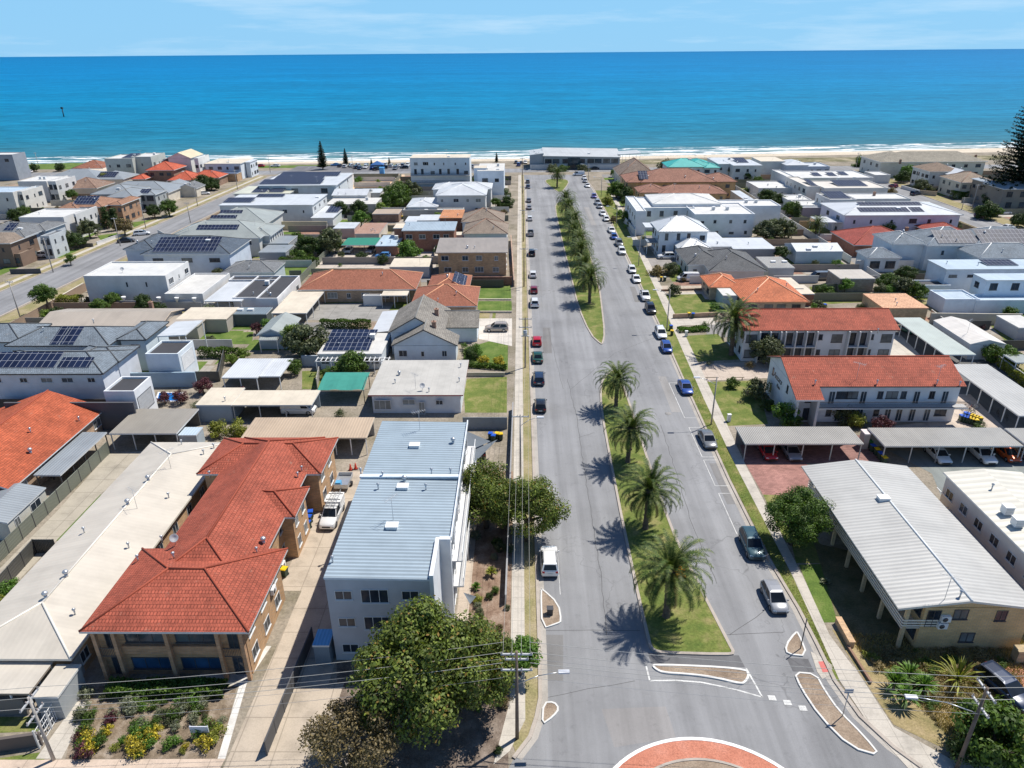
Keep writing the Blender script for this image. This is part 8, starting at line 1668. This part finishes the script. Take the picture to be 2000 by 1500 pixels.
# shade sails over the bin bay
def sail(label, q, mat):
    m = MB(); n_ = 6; A, B_, C = [Vector(p) for p in q]
    for i in range(n_):
        for j in range(n_-i):
            f = lambda i_, j_: tuple(A+(B_-A)*i_/n_+(C-A)*j_/n_-Vector((0, 0, 1.6))*(i_/n_)*(j_/n_)*(1-i_/n_-j_/n_)*2); m.face([f(i, j), f(i+1, j), f(i, j+1)], 0, True)
            if i+j < n_-1: m.face([f(i+1, j), f(i+1, j+1), f(i, j+1)], 0, True)
    solo('shade_sail', m, mat, label, 'shade sail')
sg = m_plain((.13, .15, .17), .9)
sail('dark grey shade sail behind the grey flats, farther one', [(*P(902, 838, 3), 3), (*P(958, 862, 2.6), 2.6), (*P(905, 885, 2.8), 2.8)], sg); sail('dark grey shade sail behind the grey flats, nearer one', [(*P(905, 888, 2.6), 2.6), (*P(972, 858, 2.4), 2.4), (*P(925, 905, 2.6), 2.6)], sg); sail('small grey shade sail over the side garden', [(*P(905, 1157, 2.4), 2.4), (*P(930, 1165, 2.4), 2.4), (*P(918, 1180, 2.3), 2.3)], sg)
bd('awning', 'small dark blue awning in the side garden of the grey flats', 'awning', [B((890, 1058), (915, 1058), (892, 1032), 2.5, 'skill', over=.1, posts=1, pm=GREYM)], GW, m_metal_roof((.1, .14, .18), .4, .4))
bd('lean_to', 'small bright blue shed roof in the shadow left of the grey flats', 'shed', [BW(-18.6, -17.1, 47.2, 49.2, 2.4, 'skill', over=.05)], m_render((.2, .25, .3)), m_metal_roof((.15, .42, .7), .3, .3))
# bicycles and scooters pile (simple frames) by the red flats
def bike(px, py, rz, label, colr=(.05, .05, .05)):
    T = thing('bicycle', label, 'bicycle', *P(px, py), 0, 'bicycles behind the flats', rz); fm = MB()
    for a, c in (((-.5, 0, .34), (-.1, 0, .34)), ((-.1, 0, .34), (-.2, 0, .85)), ((-.1, 0, .34), (.4, 0, .8)), ((-.18, 0, .75), (.38, 0, .85)), ((.4, 0, .95), (.52, 0, .34)), ((-.5, 0, .34), (-.18, 0, .75))): fm.tube(a, c, .02, .02, 5)
    o = bpy.data.objects.new('frame', fm.mesh('frame', m_plain(colr, .4))); link(o, T)
    for x in (-.5, .52):
        w_ = MB(); w_.lathe(0, 0, [(.31, -.02), (.34, 0), (.31, .02), (.31, -.02)], 18); w_.v = [tuple(Matrix.Translation((x, 0, .34))@Matrix.Rotation(pi/2, 4, 'X')@Vector(v)) for v in w_.v]; link(bpy.data.objects.new('wheel', w_.mesh('wheel', TYR)), T)
    s = MB(); s.box(-.32, -.08, -.07, .07, .88, .94); link(bpy.data.objects.new('saddle', s.mesh('saddle', TRIM)), T); s = MB(); s.tube((.4, -.25, 1.0), (.4, .25, 1.0), .02, .02, 5); link(bpy.data.objects.new('handlebar', s.mesh('handlebar', TRIM)), T)
for i, (px, py) in enumerate([(1885, 800), (1893, 802), (1900, 805), (1888, 808), (1897, 811), (1904, 800)]): bike(px, py, i*.7, ['blue', 'red', 'black', 'silver', 'green', 'white'][i]+' bicycle in the heap behind the lettered flats', [(.03, .1, .3), (.3, .03, .03), (.03, .03, .03), (.4, .4, .4), (.03, .15, .05), (.6, .6, .6)][i])
for i, (px, py) in enumerate([(1935, 800), (1948, 812), (1965, 820)]): bike(px, py, 1.2, ['left', 'middle', 'right'][i]+' dark motorbike shape under the long ribbed carport', (.02, .02, .02))
# benches / rails on the driveway edge, cones, drain, marker in the sea
for i, px in enumerate((1390, 1440)):
    x, y = P(px, 742); T = thing('low_rail', ['left', 'right'][i]+' low timber rail at the edge of the lawn by the lettered flats', 'rail', x, y, 0); m = MB(); m.box(x-1.1, x+1.1, y-.05, y+.05, .4, .5); part('beam', m, m_plain((.35, .28, .2), .9), T)
    for s in (-1, 1): m = MB(); m.box(x+s*.8-.05, x+s*.8+.05, y-.05, y+.05, 0, .398); part('leg', m, m_plain((.35, .28, .2), .9), T)
x, y = P(1423, 823); m = MB(); m.box(x-.25, x+.25, y-.2, y+.2, 0, 1.15); m.box(x-.28, x+.28, y-.23, y+.23, 1.15, 1.22); solo('service_cabinet', m, WHM, 'white cabinet beside the right footpath by the near carport', 'cabinet'); x, y = P(1340, 657); m = MB(); m.box(x-.25, x+.25, y-.2, y+.2, 0, 1.1); m.box(x-.28, x+.28, y-.23, y+.23, 1.1, 1.16); solo('service_cabinet', m, WHM, 'white cabinet at the lawn corner near the white wagon', 'cabinet')
for px, py, l in ((685, 918, 'left'), (695, 916, 'right')):
    x, y = P(px, py); T = thing('traffic_cone', l+' red and white cone behind the open trailer', 'cone', x, y, 0); m = MB(); m.lathe(x, y, [(.22, .05), (.15, .4), (.09, .75), (.04, .95), (0, .96)], 14); part('cone', m, m_plain((.65, .06, .03), .6), T); m = MB(); m.box(x-.28, x+.28, y-.28, y+.28, 0, .05); part('base', m, TRIM, T)
x, y = P(1305, 808); m = MB(); m.lathe(x, y, [(.0, .03), (.34, .03), (.36, .02), (.5, .02), (.5, .012)], 24); solo('manhole_cover', m, m_concrete((.3, .29, .28), 0), 'round manhole cover in the right carriageway', 'manhole cover')
x, y = P(125, 228, -1.9); m = MB(); m.tube((x, y, -1.9), (x, y, 5), .5, .4, 8); m.box(x-.9, x+.9, y-.6, y+.6, 5, 6.6); solo('sea_marker', m, DARKM, 'dark marker post standing alone in the sea at left', 'marker')
for k in CP:
    def kill(o):
        for c in list(o.children): kill(c)
        bpy.data.objects.remove(o)
    kill(CP[k])
kill(BP)
# ---------------- back yard fences and shrubs between the houses
R = random.Random(77)
def free(x, y, g=1.0):
    return all(not (a-g < x < b+g and c-g < y < d+g) for a, b, c, d in FOOT)
def clipfence(label, group, a, c, h, mat):
    a = Vector(a); c = Vector(c); L_ = (c-a).length; n_ = int(L_/1.5); run = None
    for i in range(n_+2):
        p = a.lerp(c, min(1, i/n_)); ok = i <= n_ and free(p.x, p.y, .7) and not (-23.5 < p.x < -16 and p.y < 80)
        if ok and run is None: run = p
        if not ok and run is not None:
            q = a.lerp(c, (i-1)/n_)
            if (q-run).length > 3:
                m = MB(); d = (q-run); l = d.length; d /= l; ang = math.atan2(d.y, d.x); mid = (q+run)/2; m.obox(mid.x, mid.y, ang, l, .07, .02, h); m.obox(mid.x, mid.y, ang, l+.05, .12, h, h+.05)
                if label in LBL: LBL.pop(label)
                solo('fence', m, mat, label, 'fence', group)
            run = None
MT = [GF, DF, BF, WF, m_render((.3, .27, .24)), m_plain((.3, .22, .16), .9)]
for x0, x1, ys, nm_ in ((-52, -4, 150, 'left block beside the main street'), (-101, -54, 110, 'block beside the left street'), (40, 84, 150, 'right block beside the main street'), (86, 134, 112, 'block beside the right street'), (-190, -131, 170, 'blocks beyond the left street'), (158, 230, 200, 'blocks beyond the right street')):
    y = ys
    while y < 325:
        clipfence('plain fence between back yards in the '+nm_, 'yard fences', (x0, y), (x1, y), 1.8, R.choice(MT)); y += R.uniform(9, 15)
    clipfence('plain fence between back yards in the '+nm_, 'yard fences', (x0-1 if x0 < 35 else x1+1, ys), (x0-1 if x0 < 35 else x1+1, 325), 1.8, R.choice(MT))
for reg, n_, nm_ in (((-52, -5, 92, 325), 60, 'left block'), ((-102, -54, 92, 325), 45, 'block beside the left street'), ((33, 84, 78, 325), 55, 'right block'), ((86, 136, 100, 325), 40, 'block beside the right street'), ((-200, -131, 165, 330), 40, 'far left blocks'), ((156, 225, 200, 330), 30, 'far right blocks')):
    k = 0; tries = 0
    while k < n_ and tries < 900:
        tries += 1; x = R.uniform(reg[0], reg[1]); y = R.uniform(reg[2], reg[3])
        if not free(x, y, .6): continue
        px = x; c = R.choice(['dk', 'dk', 'md', 'md', 'ol', 'bri', 'lt', 'br', 'gy', 'pu']); r = R.uniform(.7, 2.1); cn = {'dk': 'dark green', 'md': 'mid green', 'ol': 'olive', 'bri': 'bright green', 'lt': 'pale green', 'br': 'brownish', 'gy': 'silver', 'pu': 'purple'}[c]
        tree(0, 0, r, r*.62, 'bush' if r > 1.1 else 'shrub', c, 'small %s garden shrub in the %s' % (cn, nm_), 'garden_shrub', 'shrub', 'small garden shrubs among the houses', w=(x, y), trunk=False) if r < 1.1 else tree(0, 0, r, r*.62, 'bush', c, 'rounded %s yard shrub in the %s' % (cn, nm_), 'shrub', 'shrub', 'rounded yard shrubs among the houses', w=(x, y), trunk=False); k += 1
# sheds and patio covers in the leftover yards
k = 0
# worn strips, seal joints and covers on the carriageways
b = MB()
def crack(pts, w):
    q = [P(*t_) for t_ in pts]; z = .0165
    for (xa, ya), (xb, yb) in zip(q[:-1], q[1:]):
        n_ = max(2, int(abs(yb-ya)/1.2)+2); last = None
        for i in range(n_+1):
            t_ = i/n_; x = xa+(xb-xa)*t_+R.uniform(-.09, .09)*(0 < i < n_); y = ya+(yb-ya)*t_+R.uniform(-.09, .09)*(0 < i < n_)
            if last: d = (Vector((x, y))-Vector(last)).normalized()*w/2; b.face([(last[0]+d.y, last[1]-d.x, z), (x+d.y, y-d.x, z), (x-d.y, y+d.x, z), (last[0]-d.y, last[1]+d.x, z)])
            last = (x, y)
crack([(1108, 740), (1128, 820), (1135, 880), (1150, 975), (1175, 1130), (1185, 1240)], .05); crack([(1290, 830), (1320, 920), (1350, 1020), (1400, 1140)], .05); crack([(1115, 760), (1200, 690), (1290, 655)], .04); crack([(1070, 640), (1100, 760)], .04); crack([(1130, 855), (1160, 845)], .04); crack([(1425, 1240), (1490, 1195), (1520, 1160)], .05); crack([(1060, 1232), (1250, 1232)], .05); crack([(1420, 1240), (1530, 1235)], .05); crack([(1055, 1365), (1150, 1345), (1240, 1330)], .04); crack([(1240, 520), (1190, 518), (1170, 522)], .05)
up(struct('road_cracks', b, m_plain((.07, .07, .07), .9)))
for q, m_ in (([(1060, 640), (1075, 640), (1078, 690), (1061, 690)], (.19, .185, .18)), ([(1175, 1385), (1300, 1380), (1320, 1440), (1200, 1460)], (.26, .25, .245)), ([(1230, 560), (1240, 560), (1252, 590), (1240, 590)], (.18, .175, .17)), ([(1285, 735), (1300, 735), (1330, 805), (1312, 805)], (.28, .27, .26)), ([(1385, 905), (1408, 905), (1445, 985), (1420, 985)], (.19, .185, .18)), ([(1060, 1240), (1100, 1240), (1100, 1330), (1060, 1330)], (.2, .195, .19)), ([(1140, 405), (1150, 405), (1165, 440), (1155, 440)], (.27, .26, .25))):
    PZ[0] += 1; z_ = .0125+.00006*(PZ[0] % 20); c_ = MB(); c_.face([(*P(*t_), z_) for t_ in q]); up(struct('road_patch', c_, cached(m_asphalt)(m_)))

# mixed paving, soil and grass in the back yards
mats_ = [LAWN, GREEN, m_concrete((.36, .33, .29), 2.2), m_concrete((.5, .46, .4), 1.4), m_paver((.34, .2, .15)), SOIL, m_concrete((.25, .24, .23), 0), DRY]
sets = [MB() for _ in mats_]
for x0, x1, y0, y1 in ((-100, -54, 108, 322), (-52, -5, 122, 322), (36, 84, 128, 322), (86, 134, 105, 322), (-220, -131, 150, 325), (158, 240, 190, 325)):
    y = y0
    while y < y1:
        dy = R.uniform(5, 10); x = x0
        while x < x1:
            dx = min(R.uniform(5, 13), x1-x)
            if R.random() < .72: sets[R.choice((0, 0, 1, 2, 2, 3, 4, 5, 6, 7))].face([(x+.3, y+.3, .0035), (x+dx-.3, y+.3, .0035), (x+dx-.3, y+dy-.3, .0035), (x+.3, y+dy-.3, .0035)])
            x += dx
        y += dy
for m_, b_ in zip(mats_, sets): up(struct('yard_ground', b_, m_))
# dry grass of the wild corner and rough grass on the verges
def grass(label, n_, pick, h0, h1, mat, wd=.02):
    b = MB()
    for i in range(n_):
        x, y = pick(); h = R.uniform(h0, h1); a = R.uniform(0, 6.28); lx, ly = R.gauss(0, .35)*h, R.gauss(0, .35)*h; dx, dy = cos(a)*wd, sin(a)*wd
        b.face([(x-dx, y-dy, .01), (x+dx, y+dy, .01), (x+lx, y+ly, h)])
    o = bpy.data.objects.new('dry_grass', b.mesh('dry_grass', mat, (0, 0, 0), False)); link(o); tag(o, label, 'grass'); o['kind'] = 'stuff'
def pw():
    while True:
        px, py = R.uniform(1640, 2000), R.uniform(1240, 1465)
        if px > 1668+(py-1262)*1.05: return P(px, py)
grass('tall dry straw coloured grass filling the wild corner garden', 15000, pw, .12, .55, m_leaf((.36, .28, .12), .5), .03)
def pv():
    y = R.uniform(47, 110); i = min(range(len(PLL)), key=lambda k: abs(PLL[k][1]-y)); a = kx(y)+.2
    for (xa, ya), (xb, yb) in zip(PLL[:-1], PLL[1:]):
        if ya <= y <= yb: c = xa+(xb-xa)*(y-ya)/(yb-ya); return (R.uniform(a, c), y)
    return (a+.3, y)
grass('rough olive grass on the near right verge', 7000, pv, .04, .14, m_leaf((.2, .2, .07), .5), .03)

k = 0
for i in range(30):
    x, y = R.uniform(-5.2, -1.3), R.uniform(38, 77); c = R.choice(['md', 'ol', 'ye', 'gy', 'br', 'dk', 'bri']); r = R.uniform(.35, .95)
    tree(0, 0, r, r*.6, 'bush', c, {'md': 'mid green', 'ol': 'olive', 'ye': 'yellow green', 'gy': 'silver', 'br': 'brownish', 'dk': 'dark green', 'bri': 'bright green'}[c]+' plant in the side garden of the grey flats', 'shrub', 'shrub', 'plants in the side garden of the grey flats', w=(x, y), trunk=False)
for reg, n_, nm_ in (((-52, -5, 150, 325), 12, 'left block'), ((-102, -54, 120, 325), 12, 'block beside the left street'), ((36, 84, 150, 325), 10, 'right block'), ((86, 136, 130, 325), 10, 'block beside the right street'), ((-200, -131, 165, 330), 10, 'far left blocks'), ((156, 225, 200, 330), 8, 'far right blocks')):
    k = 0; tries = 0
    while k < n_ and tries < 900:
        tries += 1; x = R.uniform(reg[0], reg[1]); y = R.uniform(reg[2], reg[3])
        if not free(x, y, 1.3): continue
        c = R.choice(['dk', 'md', 'md', 'ol', 'bri']); r = R.uniform(1.7, 2.7)
        tree(0, 0, r, r*.95, 'mid', c, '%s back yard tree in the %s' % ({'dk': 'dark green', 'md': 'mid green', 'ol': 'olive', 'bri': 'bright green'}[c], nm_), None, None, 'back yard trees', w=(x, y), limbs=3, sz=R.uniform(.85, 1.2)); k += 1

up(struct('dune_vegetation', (lambda b: (b.face([(50, 362, .02), (300, 372, .02), (300, 388, .02), (50, 376, .02)]), b)[1])(MB()), m_ground((.07, .08, .035), (.2, .18, .1), (.45, .38, .28), .12, 1.5)))
